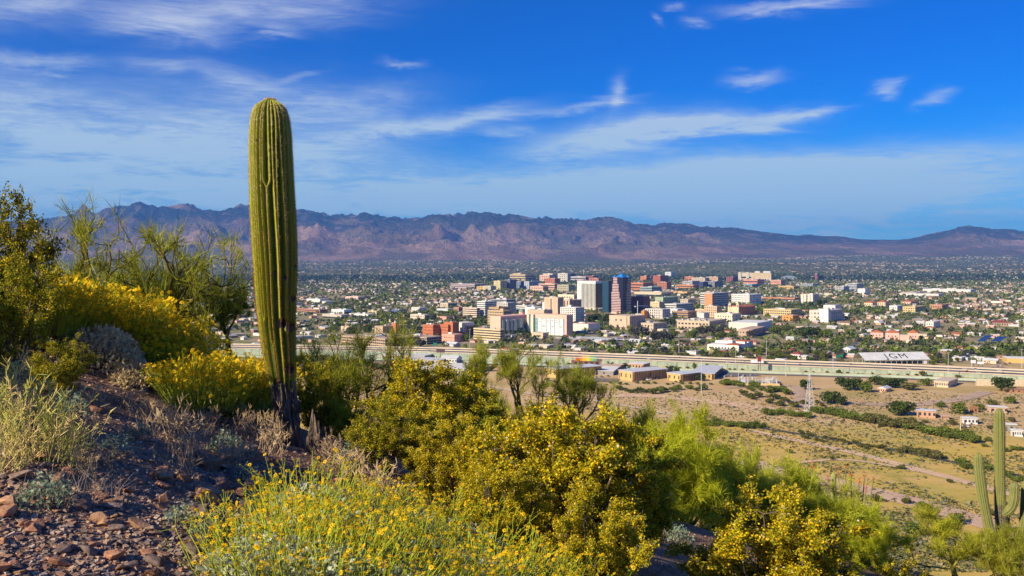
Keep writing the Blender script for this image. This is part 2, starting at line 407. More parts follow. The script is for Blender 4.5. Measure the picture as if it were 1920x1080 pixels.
def build_mountains():
    px = np.linspace(-420, 2350, 1000); k = (px - CXP) / F
    D = np.linspace(13600, 22000, 170)
    target = (HZ - np.interp(px, SIL[:, 0], SIL[:, 1])) / F            # tangent of the skyline
    K, DD = np.meshgrid(k, D); X = K * DD
    T = np.broadcast_to(target, K.shape)
    base = plain(X, DD)
    # ridges: a rugged front range and a higher wooded range behind it
    warp = 900 * (fbm(X / 3000, DD / 3000, 3, 77) - 0.5)
    rn = ridged((X * .87 + DD * .5 + warp) / 1500, (DD * .87 - X * .5 + warp) / 1250, 6, 11)
    rn2 = ridged((X * .8 - DD * .6 - warp) / 520, (DD * .8 + X * .6) / 430, 5, 41)
    fr = np.clip((DD - 14300 - 700 * (fbm(X / 2500, X * 0, 3, 3) - .5)) / 3600, 0, 1)
    up = fr ** 1.05
    back = sstep(DD, 17500, 19800)
    nw = 1 - 0.66 * sstep(DD, 16600, 18600)
    rise = (0.70 * up * (0.74 + (0.85 * (rn - .45) + 0.40 * (rn2 - 0.35)) * nw) + 0.34 * back * (0.92 + 0.16 * rn2)) * (1 - 0.5 * sstep(DD, 20300, 22500))
    rise = rise + (0.035 + 0.04 * nw) * up * (ridged(X / 230, DD / 210, 4, 91) - 0.4)
    # scale every column so its skyline meets the target
    H = T * 18600
    for it in range(4):
        Z = base + rise * np.maximum(H, 60)
        cur = (Z / DD).max(0)
        ker = np.hanning(33); ker /= ker.sum()
        ratio = np.clip((target * 18600 + 40) / (cur * 18600 + 40), 0.4, 2.5)
        ratio = np.convolve(np.pad(ratio, 16, 'edge'), ker, 'valid')
        H = H * ratio
    Z = base + rise * np.maximum(H, 60) - 4
    # albedo: brown rock in front, dark forest high up at the back
    wood = np.clip(sstep(DD, 17000, 19000) * 0.9 + sstep((Z - base) / 1100, 0.62, 0.95) * 0.5, 0, 1) * sstep(fbm(X / 700, DD / 500, 4, 55), 0.26, 0.44)
    brown = np.array((0.25, 0.15, 0.095)); pale = np.array((0.45, 0.29, 0.19)); green = np.array((0.026, 0.04, 0.026)); olive = np.array((0.135, 0.115, 0.065))
    mixv = fbm(X / 500 + 0.3 * DD / 500, DD / 900, 5, 21)[..., None]
    c = brown + (pale - brown) * sstep(mixv, 0.35, 0.65)
    c = c + (olive - c) * (0.75 * sstep(fbm(X / 900, DD / 700, 4, 5), 0.4, 0.62))[..., None]
    c = c + (green - c) * wood[..., None]
    V = np.stack([X, DD, Z], -1).reshape(-1, 3); n = len(px)
    i = np.arange(len(D) - 1)[:, None] * n; j = np.arange(n - 1)[None]
    Fq = np.stack([i + j, i + j + 1, i + n + j + 1, i + n + j], -1).reshape(-1, 4)
    mm = mountain_material()
    obj('mountains', mesh('mountains', V, Fq, mm, c.reshape(-1, 3), smooth=True), kind='structure', label='long rugged brown and blue mountain range beyond the city')
    # low pale ranges seen through the gap, much farther off
    px = np.linspace(1380, 1900, 160); k = (px - CXP) / F; D = np.linspace(26500, 29500, 24)
    K, DD = np.meshgrid(k, D); X = K * DD
    env = np.clip(1 - np.abs(DD - 28000) / 1500, 0, 1) ** 1.2
    sk = (HZ - 457 + 7 * (fbm(K * 90, K * 0, 4, 8))) / F
    Z = -20 + (sk * 28000 + 20) * env
    n = len(px); V = np.stack([X, DD, Z], -1).reshape(-1, 3)
    i = np.arange(len(D) - 1)[:, None] * n; j = np.arange(n - 1)[None]
    Fq = np.stack([i + j, i + j + 1, i + n + j + 1, i + n + j], -1).reshape(-1, 4)
    obj('far_mountains', mesh('far_mountains', V, Fq, mm, np.broadcast_to(brown, V.shape), smooth=True), kind='structure', label='faint blue mountains far away in the gap of the range')
build_mountains()

# ------------------------------------------------------------------ air
def build_haze():
    mb = MB(); mb.box(-31000, 31000, -31000, 31000, -160, 1330)
    m = bpy.data.materials.new('air'); m.use_nodes = True; t = m.node_tree; t.nodes.clear(); N = NT(t)
    v = N.n('ShaderNodeVolumePrincipled'); v.inputs['Color'].default_value = (0.13, 0.38, 1.0, 1); v.inputs['Density'].default_value = 3.4e-5
    v.inputs['Anisotropy'].default_value = 0.0
    t.links.new(v.outputs[0], N.n('ShaderNodeOutputMaterial').inputs['Volume'])
    o = obj('haze', mb.build('haze', m), kind='stuff', label='thin blue haze filling the valley air')
build_haze()

# ================================================================== CITY
TH = R(40)                      # the street grid against the view direction
CT, ST = math.cos(TH), math.sin(TH)
FOOT = []                       # (x, y, radius) kept free of scattered houses and trees
_CUBE = {}
def cube(m_):
    k = m_.name
    if k not in _CUBE:
        V = [(0, 0, 0), (1, 0, 0), (1, 1, 0), (0, 1, 0), (0, 0, 1), (1, 0, 1), (1, 1, 1), (0, 1, 1)]
        _CUBE[k] = mesh('block', V, BOXF, m_)
    return _CUBE[k]
def blk(parent, name, m_, x0, x1, y0, y1, z0, z1, **kw):
    return obj(name, cube(m_), parent, (x0, y0, z0), None, (x1 - x0, y1 - y0, z1 - z0), **kw)
def depth_of(py): return -PLAIN * F / (py - HZ)
def place(px0, pxc, px1, pyb, th=TH):
    """left corner, near corner and right corner of a block in photograph pixels -> corner, width, length"""
    d = depth_of(pyb); c, s = math.cos(th), math.sin(th)
    k0, kc, k1 = (px0 - CXP) / F, (pxc - CXP) / F, (px1 - CXP) / F
    w = max(d * (kc - k0) / (c + k0 * s), 4.0)
    den = s - k1 * c
    L = d * (k1 - kc) / den if den > 0.12 else w * 0.6
    L = min(max(L, 5.0), 90.0)
    C = Vector((kc * d, d, 0)); A = C + Vector((-c * w, s * w, 0))
    return A, w, L, d
def shell(label, cat, name, px0, pxc, px1, pyt, pyb, th=TH, group=None):
    A, w, L, d = place(px0, pxc, px1, pyb, th)
    H = (pyb - pyt) / F * d
    z = float(plain(np.array([A.x]), np.array([A.y]))[0])
    e = thing(name, label, cat, (A.x, A.y, z - 0.3), -th, group)
    c, s = math.cos(th), math.sin(th)
    FOOT.append((A.x + 0.5 * (c * w + s * L), A.y + 0.5 * (-s * w + c * L), 0.5 * math.hypot(w, L) + 3))
    return e, w, L, H, d
GLS = glass(0.035, 0.045, 0.06)
ROOFM = paint(0.42, 0.40, 0.38); ROOFW = paint(0.68, 0.67, 0.65)
def building(label, px0, pxc, px1, pyt, pyb, wall, nf=4, nb=0, ns=0, slab=0.5, pier=0.4, gl=GLS, roof=None, cat='building', name='office_building', pent=None, th=TH, wall2=None, base=0.0, group=None, proud=0.5):
    e, w, L, H, d = shell(label, cat, name, px0, pxc, px1, pyt, pyb, th, group)
    wm = paint(*wall) if not hasattr(wall, 'name') else wall
    if nf == 0 and nb == 0:
        blk(e, 'wall', wm, 0, w, 0, L, 0, H - 0.6)
    else:
        blk(e, 'glazing', gl, 0, w, 0, L, 0, H - 0.5)
        p = proud
        if nf:
            fh = (H - base) / nf; sh = fh * slab
            if base > 0: blk(e, 'plinth', wm, -p, w + p, -p, L + p, 0, base)
            for i in range(nf):
                z0 = base + i * fh + (fh - sh)
                if i == nf - 1: sh2 = max(sh, 1.2); z0 = H - sh2; blk(e, 'parapet', wm, -p - .02, w + p + .02, -p - .02, L + p + .02, z0, H)
                else: blk(e, 'floor_band', wm, -p, w + p, -p, L + p, z0, z0 + sh)
        else:
            blk(e, 'parapet', wm, -p - .02, w + p + .02, -p - .02, L + p + .02, H * 0.93, H)
        q = p - 0.06
        pm = wm if wall2 is None else paint(*wall2)
        if nb:
            bw = w / nb
            for i in range(nb + 1):
                pw = bw * pier
                x = min(max(i * bw - pw / 2, -q), w - pw + q)
                blk(e, 'pier', pm, x, x + pw, -q, 0.2, 0, H - 0.8)
        if ns:
            bw = L / ns
            for i in range(ns + 1):
                pw = bw * pier
                y = min(max(i * bw - pw / 2, -q), L - pw + q)
                blk(e, 'pier', pm, w - 0.2, w + q, y, y + pw, 0, H - 0.83)
    rm = roof or ROOFM
    blk(e, 'roof', rm, 0.4, w - 0.4, 0.4, L - 0.4, H - 0.55, H - (0.15 if nf or nb else 0) + (0.02 if nf or nb else 0.0))
    if pent is not False:
        rr = random.Random(int(px0 * 7 + pyt * 13))
        for i in range(1 if w < 18 else rr.randint(1, 3)):
            a = rr.uniform(0.15, 0.6) * w; b = rr.uniform(0.2, 0.6) * L; s_ = rr.uniform(0.12, 0.25)
            blk(e, 'roof_unit', pent and paint(*pent) or rr.choice([ROOFM, ROOFW]), a, a + s_ * w, b, b + s_ * L, H - 0.4, H + rr.uniform(1.2, 2.8) * (1 if pent is None else 1.6))
    return e, w, L, H
def prism_mesh(name, prof, L, m_):
    """profile in (x, z), extruded along y"""
    n = len(prof); V = [(x, 0, z) for x, z in prof] + [(x, L, z) for x, z in prof]
    me = bpy.data.meshes.new(name)
    me.from_pydata(V, [], [tuple(range(n))] + [tuple(range(2 * n - 1, n - 1, -1))] + [((i + 1) % n, i, n + i, n + (i + 1) % n) for i in range(n)])
    me.materials.append(m_); return me
def gable_roof(parent, m_, x0, x1, y0, y1, z, h, along='x', ov=0.6):
    if along == 'y':
        o = obj('roof', prism_mesh('roof', [(x0 - ov, z), (x1 + ov, z), ((x0 + x1) / 2, z + h)], y1 - y0 + 2 * ov, m_), parent, (0, y0 - ov, 0))
    else:
        o = obj('roof', prism_mesh('roof', [(0, z), (y1 - y0 + 2 * ov, z), ((y1 - y0) / 2 + ov, z + h)], x1 - x0 + 2 * ov, m_), parent, (x1 + ov, y0 - ov, 0), R(90))
    return o
def hip_roof(parent, m_, x0, x1, y0, y1, z, h, ov=0.6, name='roof'):
    x0 -= ov; x1 += ov; y0 -= ov; y1 += ov; r = min(x1 - x0, y1 - y0) / 2
    if x1 - x0 >= y1 - y0: a, b = (x0 + r, (y0 + y1) / 2, z + h), (x1 - r, (y0 + y1) / 2, z + h)
    else: a, b = ((x0 + x1) / 2, y0 + r, z + h), ((x0 + x1) / 2, y1 - r, z + h)
    V = [(x0, y0, z), (x1, y0, z), (x1, y1, z), (x0, y1, z), a, b]
    me = bpy.data.meshes.new(name)
    if x1 - x0 >= y1 - y0: Fs = [(0, 1, 5, 4), (1, 2, 5), (2, 3, 4, 5), (3, 0, 4), (3, 2, 1, 0)]
    else: Fs = [(0, 1, 4), (1, 2, 5, 4), (2, 3, 5), (3, 0, 4, 5), (3, 2, 1, 0)]
    me.from_pydata(V, [], Fs); me.materials.append(m_)
    return obj(name, me, parent)
RED = paint(0.42, 0.13, 0.055); DKRED = paint(0.25, 0.06, 0.045)

# ---------------------------------------------------------------- downtown towers
WHITE = (0.74, 0.72, 0.66); TAN = (0.58, 0.43, 0.31); PINK = (0.74, 0.45, 0.345); BRICK = (0.46, 0.155, 0.07); CREAM = (0.70, 0.60, 0.42)
GREY = (0.42, 0.42, 0.42); BROWN = (0.30, 0.20, 0.14); DKBRICK = (0.27, 0.10, 0.085); SAND = (0.62, 0.50, 0.37)
# tower with the blue pyramid roof
e, w, L, H, d = shell('tallest tower, pink striped with dark glass corner and blue pyramid roof', 'tower', 'office_tower', 1147, 1168, 1183, 519, 589)
pk = paint(0.66, 0.44, 0.40); bl = paint(0.03, 0.20, 0.55, 0.4); dg = glass(0.012, 0.018, 0.05)
blk(e, 'glazing', dg, 0, w, 0, L, 0, H - 1)
nf = 23; fh = H / nf
for i in range(nf):
    z0 = i * fh
    inset = 0.0 if i < 14 else (0.09 if i < 19 else 0.17)
    right = 0.80 if i < 10 else (0.70 if i < 14 else (0.62 if i < 19 else 0.50))
    blk(e, 'floor_band', pk, w * inset - .7, w * right, -0.7, L * 0.2, z0, z0 + fh * 0.52)
    blk(e, 'floor_band', pk, w - .3, w + .7, L * (0.42 + inset), L * (1.0 - inset * .6), z0, z0 + fh * 0.52)
blk(e, 'base', pk, -1.2, w * .8, -1.2, L, 0, fh * 1.2)
hip_roof(e, bl, w * .22, w * .82, L * .22, L * .82, H - 0.5, fh * 2.4, 0.8, 'pyramid_roof')
for (a, b) in ((0.0, 0.0), (0.68, 0.0), (0.0, 0.68), (0.68, 0.68)):
    hip_roof(e, bl, w * a, w * (a + .32), L * b, L * (b + .32), H - 1.2, fh * 1.2, 0.2, 'corner_roof')
# white tower with vertical fins
e, w, L, H, d = shell('white office tower with close vertical fins and bronze side face', 'tower', 'office_tower', 1083, 1116.5, 1130, 527, 582)
wt_ = paint(0.80, 0.78, 0.70); bz = glass(0.20, 0.11, 0.02, 0.25)
blk(e, 'glazing', GLS, 0, w, 0, L, 0, H - .6)
blk(e, 'side_glazing', bz, w, w + .25, 0.6, L, 0, H * .95)
blk(e, 'parapet', wt_, -.8, w + .8, -.8, L + .8, H * .915, H)
blk(e, 'end_wall', wt_, -.75, w * .2, -.75, L, 0, H * .91)
for i in range(11):
    x = w * (.22 + .78 * i / 10.5); blk(e, 'fin', wt_, x, x + w * .028, -.7, 0, 0, H * .912)
for i in range(8):
    y = L * (i + .5) / 8; blk(e, 'side_mullion', paint(.05, .045, .04), w + .25, w + .6, y, y + L * .03, 0, H * .912)
blk(e, 'podium', paint(.62, .55, .47), -6, w + 14, -9, L, 0, H * .09)
# dark blue glass tower
e, w, L, H, d = shell('dark blue glass tower squeezed between the white and the pink tower', 'tower', 'office_tower', 1129.5, 1141, 1151, 526.5, 586)
tg = glass(0.006, 0.05, 0.10, 0.18)
blk(e, 'glazing', tg, 0, w, 0, L, 0, H - .5)
blk(e, 'parapet', paint(.05, .06, .07), -.4, w + .4, -.4, L + .4, H - 2.5, H)
for i in range(5): blk(e, 'mullion', paint(.10, .16, .2), w * (i + .5) / 5, w * (i + .5) / 5 + .5, -.35, 0, 0, H - 2.4)
for i in range(16): blk(e, 'mullion', paint(.02, .08, .12), -.2, w + .2, -.2, L, H * (i + .5) / 16, H * (i + .5) / 16 + .3)

B = building
B('plain tan slab tower with a strip of dark arched windows', 1021, 1046, 1056.5, 557.5, 597, TAN, 0, 3, 4, pier=.78)
B('lower tan and dark wing behind the plain tan slab tower', 1055, 1068, 1090, 562, 592, TAN, 0, 2, 9, pier=.5)
B('white hotel block with a regular grid of small windows', 1051, 1079, 1095, 576.5, 607.5, WHITE, 9, 8, 7, slab=.45, pier=.4, roof=ROOFW, pent=WHITE)
B('white office block with black horizontal bands and wide shaded side', 895, 909.5, 931, 565, 596, (.76, .75, .72), 9, 0, 0, slab=.5, roof=ROOFW, pent=WHITE)
B('low wide beige banded annex beside the white banded block', 868, 894, 900, 577, 596.5, (.62, .5, .38), 5, 0, 0, slab=.6)
B('grey office slab with dark roof behind the white banded block', 920, 950, 967, 561.5, 587, (.33, .33, .35), 7, 0, 0, slab=.45)
B('grey white office with stepped top among the downtown blocks', 931, 952, 967, 567.5, 590, (.56, .54, .5), 6, 6, 6, slab=.5, pier=.4)
B('brown tan office block with stepped penthouse', 915, 943.5, 958, 582, 612, (.50, .37, .22), 6, 9, 0, slab=.62, pier=.3, pent=(.62, .42, .2))
B('brown upper storeys of the stepped office behind', 917, 935, 956, 576, 604, (.45, .31, .17), 5, 0, 0, slab=.6, pent=(.66, .44, .2))
B('white parking deck with blue solar canopy between downtown blocks', 966, 988, 1008, 573, 588, (.66, .65, .62), 4, 0, 0, slab=.55, roof=paint(.08, .14, .3))
B('plain white block beside the courthouse dome', 985, 1003, 1020, 576, 594, (.74, .73, .7), 3, 4, 0, slab=.8, pier=.7)
B('white low block left of the plain tan slab', 1017, 1024, 1030, 566, 594, (.76, .75, .72), 0, 0)
B('cream apartment house with red roof behind the tan slab', 1047, 1076, 1084, 552.5, 578, CREAM, 4, 6, 4, slab=.6, pier=.55, roof=DKRED)
# arched building
e, w, L, H = B('tan building with three large dark arches', 989, 1020, 1036, 581, 606, TAN, 0, 0)
for i in range(3):
    x = w * (.22 + .2 * i); r_ = w * .08; P = [(x - r_, H * .2), (x + r_, H * .2)] + [(x + r_ * math.cos(a), H * .62 + r_ * math.sin(a)) for a in np.linspace(0, math.pi, 9)]
    me = prism_mesh('arch_window', P, 0.5, paint(.09, .05, .02)); obj('arch_window', me, e, (0, -.35, 0))
# domed courthouse
e, w, L, H = B('old pink courthouse with a green tiled dome', 960, 985, 992, 590, 607, PINK, 2, 8, 4, slab=.55, pier=.6, roof=DKRED, pent=False)
dx_, dy_, r_ = w * .62, L * .4, 6.5
def lathe(prof, n=16):
    P = np.array(prof, float); t = np.linspace(0, 2 * np.pi, n, endpoint=False)
    V = np.stack([P[:, 0, None] * np.cos(t), P[:, 0, None] * np.sin(t), np.broadcast_to(P[:, 1, None], (len(P), n))], -1).reshape(-1, 3)
    i = np.arange(len(P) - 1)[:, None] * n; j = np.arange(n)[None]; j2 = (j + 1) % n
    return V, np.stack([i + j, i + j2, i + n + j2, i + n + j], -1).reshape(-1, 4)
V, Fq = lathe([(r_, 0), (r_, 6), (r_ * .93, 6.5)]); obj('drum', mesh('drum', V, Fq, paint(*PINK)), e, (dx_, dy_, H - .5))
V, Fq = lathe([(r_ * math.cos(a), r_ * 1.1 * math.sin(a)) for a in np.linspace(0, math.pi / 2 * .98, 8)]); obj('dome', mesh('dome', V, Fq, paint(.24, .30, .19), smooth=True), e, (dx_, dy_, H + 5.6))
# pink federal courthouse
e, w, L, H, d = shell('large pink courthouse with white panelled front and glass strips', 'courthouse', 'courthouse', 988, 1062.5, 1074.5, 590.5, 629.5)
pkm = paint(.76, .46, .36); wpm = paint(.74, .76, .76, .5); ggl = glass(.22, .36, .36, .2)
blk(e, 'wall', pkm, 0, w, 0, L, 0, H)
blk(e, 'curtain_wall', ggl, w * .14, w * .945, -.5, 0, 0, H * .80)
for i in range(6):
    x = w * (.30 + .107 * i); blk(e, 'panel', wpm, x, x + w * .088, -1.3, -.5, 0, H * .78)
    for z in (.12 + .25 * (i % 2), .62 - .2 * (i % 2), .70): blk(e, 'window', GLS, x + w * .012, x + w * .07, -1.5, -1.3, H * z, H * (z + .02))
for x, m_ in ((.04, paint(.66, .54, .42)), (.15, paint(.70, .58, .45))): blk(e, 'pylon', m_, w * x, w * (x + .055), -5, 0, 0, H * .97)
blk(e, 'pylon_glass', ggl, w * .10, w * .15, -3, 0, 0, H * .9)
for i in range(4): blk(e, 'window', GLS, w, w + .3, L * .8, L * .9, H * (.15 + .2 * i), H * (.2 + .2 * i))
e, w, L, H, d = shell('pink courthouse wing with a curved grey glass front over an arch', 'courthouse', 'courthouse_wing', 919, 938.5, 990, 593, 628.5)
blk(e, 'wall', pkm, 0, w, 0, L, 0, H)
for i in range(9):
    y = L * (.04 + .105 * i); blk(e, 'glass_bay', [glass(.10, .17, .20), paint(.40, .43, .46, .4)][i % 2], w, w + 3 + 6 * math.sin(i / 8 * 3.1), y, y + L * .1, 0, H * (.82))
P = [(-11, 0), (11, 0)] + [(11 * math.cos(a), 9 * math.sin(a) + 3) for a in np.linspace(0, math.pi, 11)]
obj('entrance_arch', prism_mesh('entrance_arch', P, 2, glass(.05, .10, .11)), e, (w + 12, L * .55, 0), R(60))
e, w, L, H, d = shell('small tan pavilion in front of the pink courthouse', 'pavilion', 'pavilion', 997, 1018, 1026, 624.5, 634.5)
blk(e, 'wall', paint(.60, .48, .36), 0, w, 0, L, 0, H); blk(e, 'parapet', paint(.64, .52, .40), -.4, w + .4, -.4, L + .4, H, H + .7)
for i in range(3): blk(e, 'window', GLS, w * (.2 + .25 * i), w * (.3 + .25 * i), -.2, 0, H * .3, H * .6)
# theatre / music hall
e, w, L, H = B('tan concert hall with blank upper walls and two small windows', 1144, 1181, 1209, 592.5, 618, (.56, .42, .31), 0, 4, 9, pier=.72, pent=False)
blk(e, 'blank_wall', paint(.60, .45, .33), -1, w * .86, -2, 0, H * .15, H * 1.02)
for x in (.3, .55): blk(e, 'window', GLS, w * x, w * (x + .07), -2.2, -2, H * .62, H * .75)
B('low white theatre annex with red scalloped roof edge', 1074, 1103, 1125, 607, 622, (.70, .66, .6), 0, 0, roof=paint(.5, .3, .27))
B('long tan parking garage in front of the courthouse wing', 888.5, 938, 946, 617.5, 641, (.62, .50, .30), 5, 0, 0, slab=.55, name='parking_garage', cat='garage')
# orange brick block with stepped white side
B('orange brick office block of three stepped fronts', 793, 812, 824, 609, 632, BRICK, 4, 9, 5, slab=.7, pier=.6)
B('taller orange brick office front in the middle', 823, 840, 852, 608.5, 632, BRICK, 4, 8, 4, slab=.7, pier=.6)
B('orange brick stair block beside the white stepped terraces', 833, 849, 860, 604, 632, BRICK, 4, 5, 2, slab=.75, pier=.7, roof=ROOFW)
e, w, L, H, d = shell('white stepped terraces cascading beside the orange brick block', 'building', 'terraced_building', 849, 866, 889, 605, 629)
for i in range(6):
    blk(e, 'terrace', paint(.72, .68, .62), 0, w, L * i * .15, L, H * (1 - i * .0) * (5 - i) / 6 * .0 + 0, H * (1 - i * .13) if i else H)
for i in range(6):
    for j in range(7): blk(e, 'window', GLS, w - .1, w + .4, L * (.02 + .14 * j), L * (.1 + .14 * j), H * (.1 + .15 * i) * (1 - .06 * j), H * (.17 + .15 * i) * (1 - .06 * j))
B('low pink adobe style office below the orange block', 829, 852, 868, 627, 642, (.68, .36, .26), 2, 7, 4, slab=.65, pier=.6, roof=RED)
B('dark red balconied apartment block with tan end walls', 703, 718, 766, 611.5, 630, (.50, .38, .26), 0, 2, 8, pier=.7, wall2=(.5, .38, .26), gl=paint(.13, .06, .05))
B('orange lift tower of the balconied apartment block', 734, 742, 748, 604.5, 629, (.48, .19, .09), 0, 0)
B('long concrete parking deck along the freeway', 640, 722, 790, 635, 651, (.50, .37, .26), 3, 22, 0, slab=.42, pier=.15, name='parking_garage', cat='garage', gl=paint(.06, .05, .05))
B('low wing of the concrete parking deck with open levels', 752, 800, 828, 632, 646, (.46, .35, .27), 3, 12, 0, slab=.42, pier=.15, name='parking_garage', cat='garage', gl=paint(.06, .05, .05))
# right half of downtown
B('dark red brick block with a grid of windows behind a crane', 1180, 1207, 1218, 556, 587, DKBRICK, 8, 10, 4, slab=.5, pier=.5)
B('pale grey green apartment block', 1229, 1243, 1272, 557.5, 572, (.40, .50, .32), 4, 5, 9, slab=.6, pier=.5, roof=ROOFW)
B('grey and white hotel with dark vertical panels and flat grey roof', 1210, 1242, 1256, 579.5, 598, (.60, .57, .52), 4, 8, 4, slab=.3, pier=.55, roof=paint(.3, .31, .33))
B('orange stair wall attached to the grey hotel', 1203, 1208, 1214, 582, 597.5, (.58, .24, .05), 0, 0)
B('office block half orange brick half white bands with dark side', 1313.5, 1338, 1370, 549, 578, (.66, .64, .6), 7, 0, 0, slab=.48, wall2=BRICK, roof=paint(.3, .3, .32), pent=(.35, .35, .36))
B('orange brick corner slab standing before the white banded office', 1321, 1335.5, 1339, 550, 579, (.55, .27, .13), 0, 0, pent=False)
B('long white parking structure with openings', 1372, 1405, 1427, 552, 571, (.74, .73, .70), 5, 12, 8, slab=.55, pier=.35, name='parking_garage', cat='garage', roof=ROOFW)
B('tan hotel with shaded side near the cathedral', 1321, 1344, 1352, 574, 596, (.58, .42, .28), 5, 6, 3, slab=.6, pier=.5)
B('lower pale wing beside the tan hotel', 1304, 1320, 1326, 579.5, 593, (.62, .47, .3), 3, 5, 2, slab=.6, pier=.5)
B('small white utility block beside the tan hotel', 1307, 1320, 1330, 586.5, 599.5, (.62, .61, .58), 0, 0)
# cathedral
e, w, L, H, d = shell('cream cathedral with two bell towers and red brick nave', 'cathedral', 'cathedral', 1364, 1386, 1420, 574.5, 592)
blk(e, 'nave', paint(.50, .22, .11), 0, w, 4, L, 0, H * .92); gable_roof(e, RED, 0, w, 4, L, H * .92, 4, 'y', .4)
blk(e, 'facade', paint(.70, .55, .36), 1, w - 1, 0, 4, 0, H * .95)
for x in (.08, .76):
    t_ = obj('bell_tower', cube(paint(.70, .54, .35)), e, (w * x, -1, 0), None, (w * .2, 6, H * 1.25))
    V, Fq = lathe([(2.6, 0), (2.4, 1.6), (1.5, 3.2), (.3, 4.2), (.1, 6)], 10); obj('cupola', mesh('cupola', V, Fq, paint(.66, .5, .3)), e, (w * (x + .1), 2, H * 1.25))
    blk(e, 'belfry_window', GLS, w * (x + .06), w * (x + .14), -1.3, -1, H * .95, H * 1.13)
B('pale church hall below the cathedral', 1340, 1373, 1389, 588, 602, (.72, .62, .48), 2, 7, 3, slab=.6, pier=.6)
B('yellow tan apartment row of many balconies', 1432, 1483, 1503, 580.5, 594, (.58, .46, .24), 3, 13, 6, slab=.5, pier=.4)
B('white modern hall with blank walls and shaded window side', 1518, 1552, 1592, 582, 604, (.60, .52, .46), 3, 5, 8, slab=.62, pier=.6, pent=(.74, .7, .62))
B('tall white stair block on the modern hall', 1536, 1553, 1558, 579, 604.5, (.76, .74, .7), 0, 0, pent=False)
B('white penthouse hall behind the modern hall', 1544, 1566, 1578, 572, 598, (.74, .71, .66), 0, 0, pent=False)
B('white condominium slab among dark cypresses', 1502, 1524, 1536, 551.5, 569, (.66, .6, .52), 6, 3, 4, slab=.3, pier=.6)
B('cream block with orange signs beside the apartment row', 1467, 1486, 1498, 591.5, 602, (.64, .30, .08), 2, 3, 2, slab=.6, pier=.5)
# convention centre
e, w, L, H = B('wide flat tan convention hall with green pyramid skylights', 1270, 1330, 1436, 602, 617, (.56, .44, .32), 2, 9, 12, slab=.6, pier=.4, roof=paint(.50, .41, .31), name='convention_hall', cat='hall', th=R(33))
for i in range(5): hip_roof(e, paint(.40, .47, .40), w * .1 + i * w * .18, w * .18 + i * w * .18, 2, 10, H, 3.5, 0, 'skylight')
B('white flat wing of the convention hall', 1366, 1420, 1492, 605.5, 622, (.66, .62, .56), 0, 0, roof=ROOFW, th=R(33), pent=False)
B('low arena with a broad blue roof', 1385, 1410, 1492, 617.5, 632, (.48, .35, .26), 2, 4, 10, slab=.7, pier=.5, roof=paint(.07, .12, .28), pent=False, th=R(30))
B('tan office beside the palms north of the hall', 1185, 1225, 1250, 606, 618, (.56, .45, .34), 2, 7, 3, slab=.6, pier=.5)
# white mission complex
e, w, L, H, d = shell('long white mission style complex with red tiled roofs', 'building', 'mission_complex', 1326, 1385, 1476, 644.5, 659, th=R(28))
wm = paint(.78, .75, .69)
blk(e, 'wall', wm, 0, w, 0, L, 0, H * .75)
for i, (a, b, hh) in enumerate(((0, .35, .8), (.45, .6, 1.0), (.7, 1.0, .85))):
    blk(e, 'hall', wm, w * .02, w * .98, L * a, L * b, 0, H * hh)
    hip_roof(e, RED, w * .55, w * .98, L * a + 1, L * b - 1, H * hh, 1.8, .4)
blk(e, 'bell_tower', wm, w * .5, w * .62, L * .36, L * .46, 0, H * 1.25); hip_roof(e, RED, w * .5, w * .62, L * .36, L * .46, H * 1.25, 2, .4)
for i in range(22): blk(e, 'window', GLS, w * .98, w * .98 + .4, L * (.03 + .044 * i), L * (.05 + .044 * i), H * .3, H * .5)
for i in range(9): blk(e, 'window', GLS, w * (.06 + .1 * i), w * (.1 + .1 * i), -.4, 0, H * .3, H * .5)
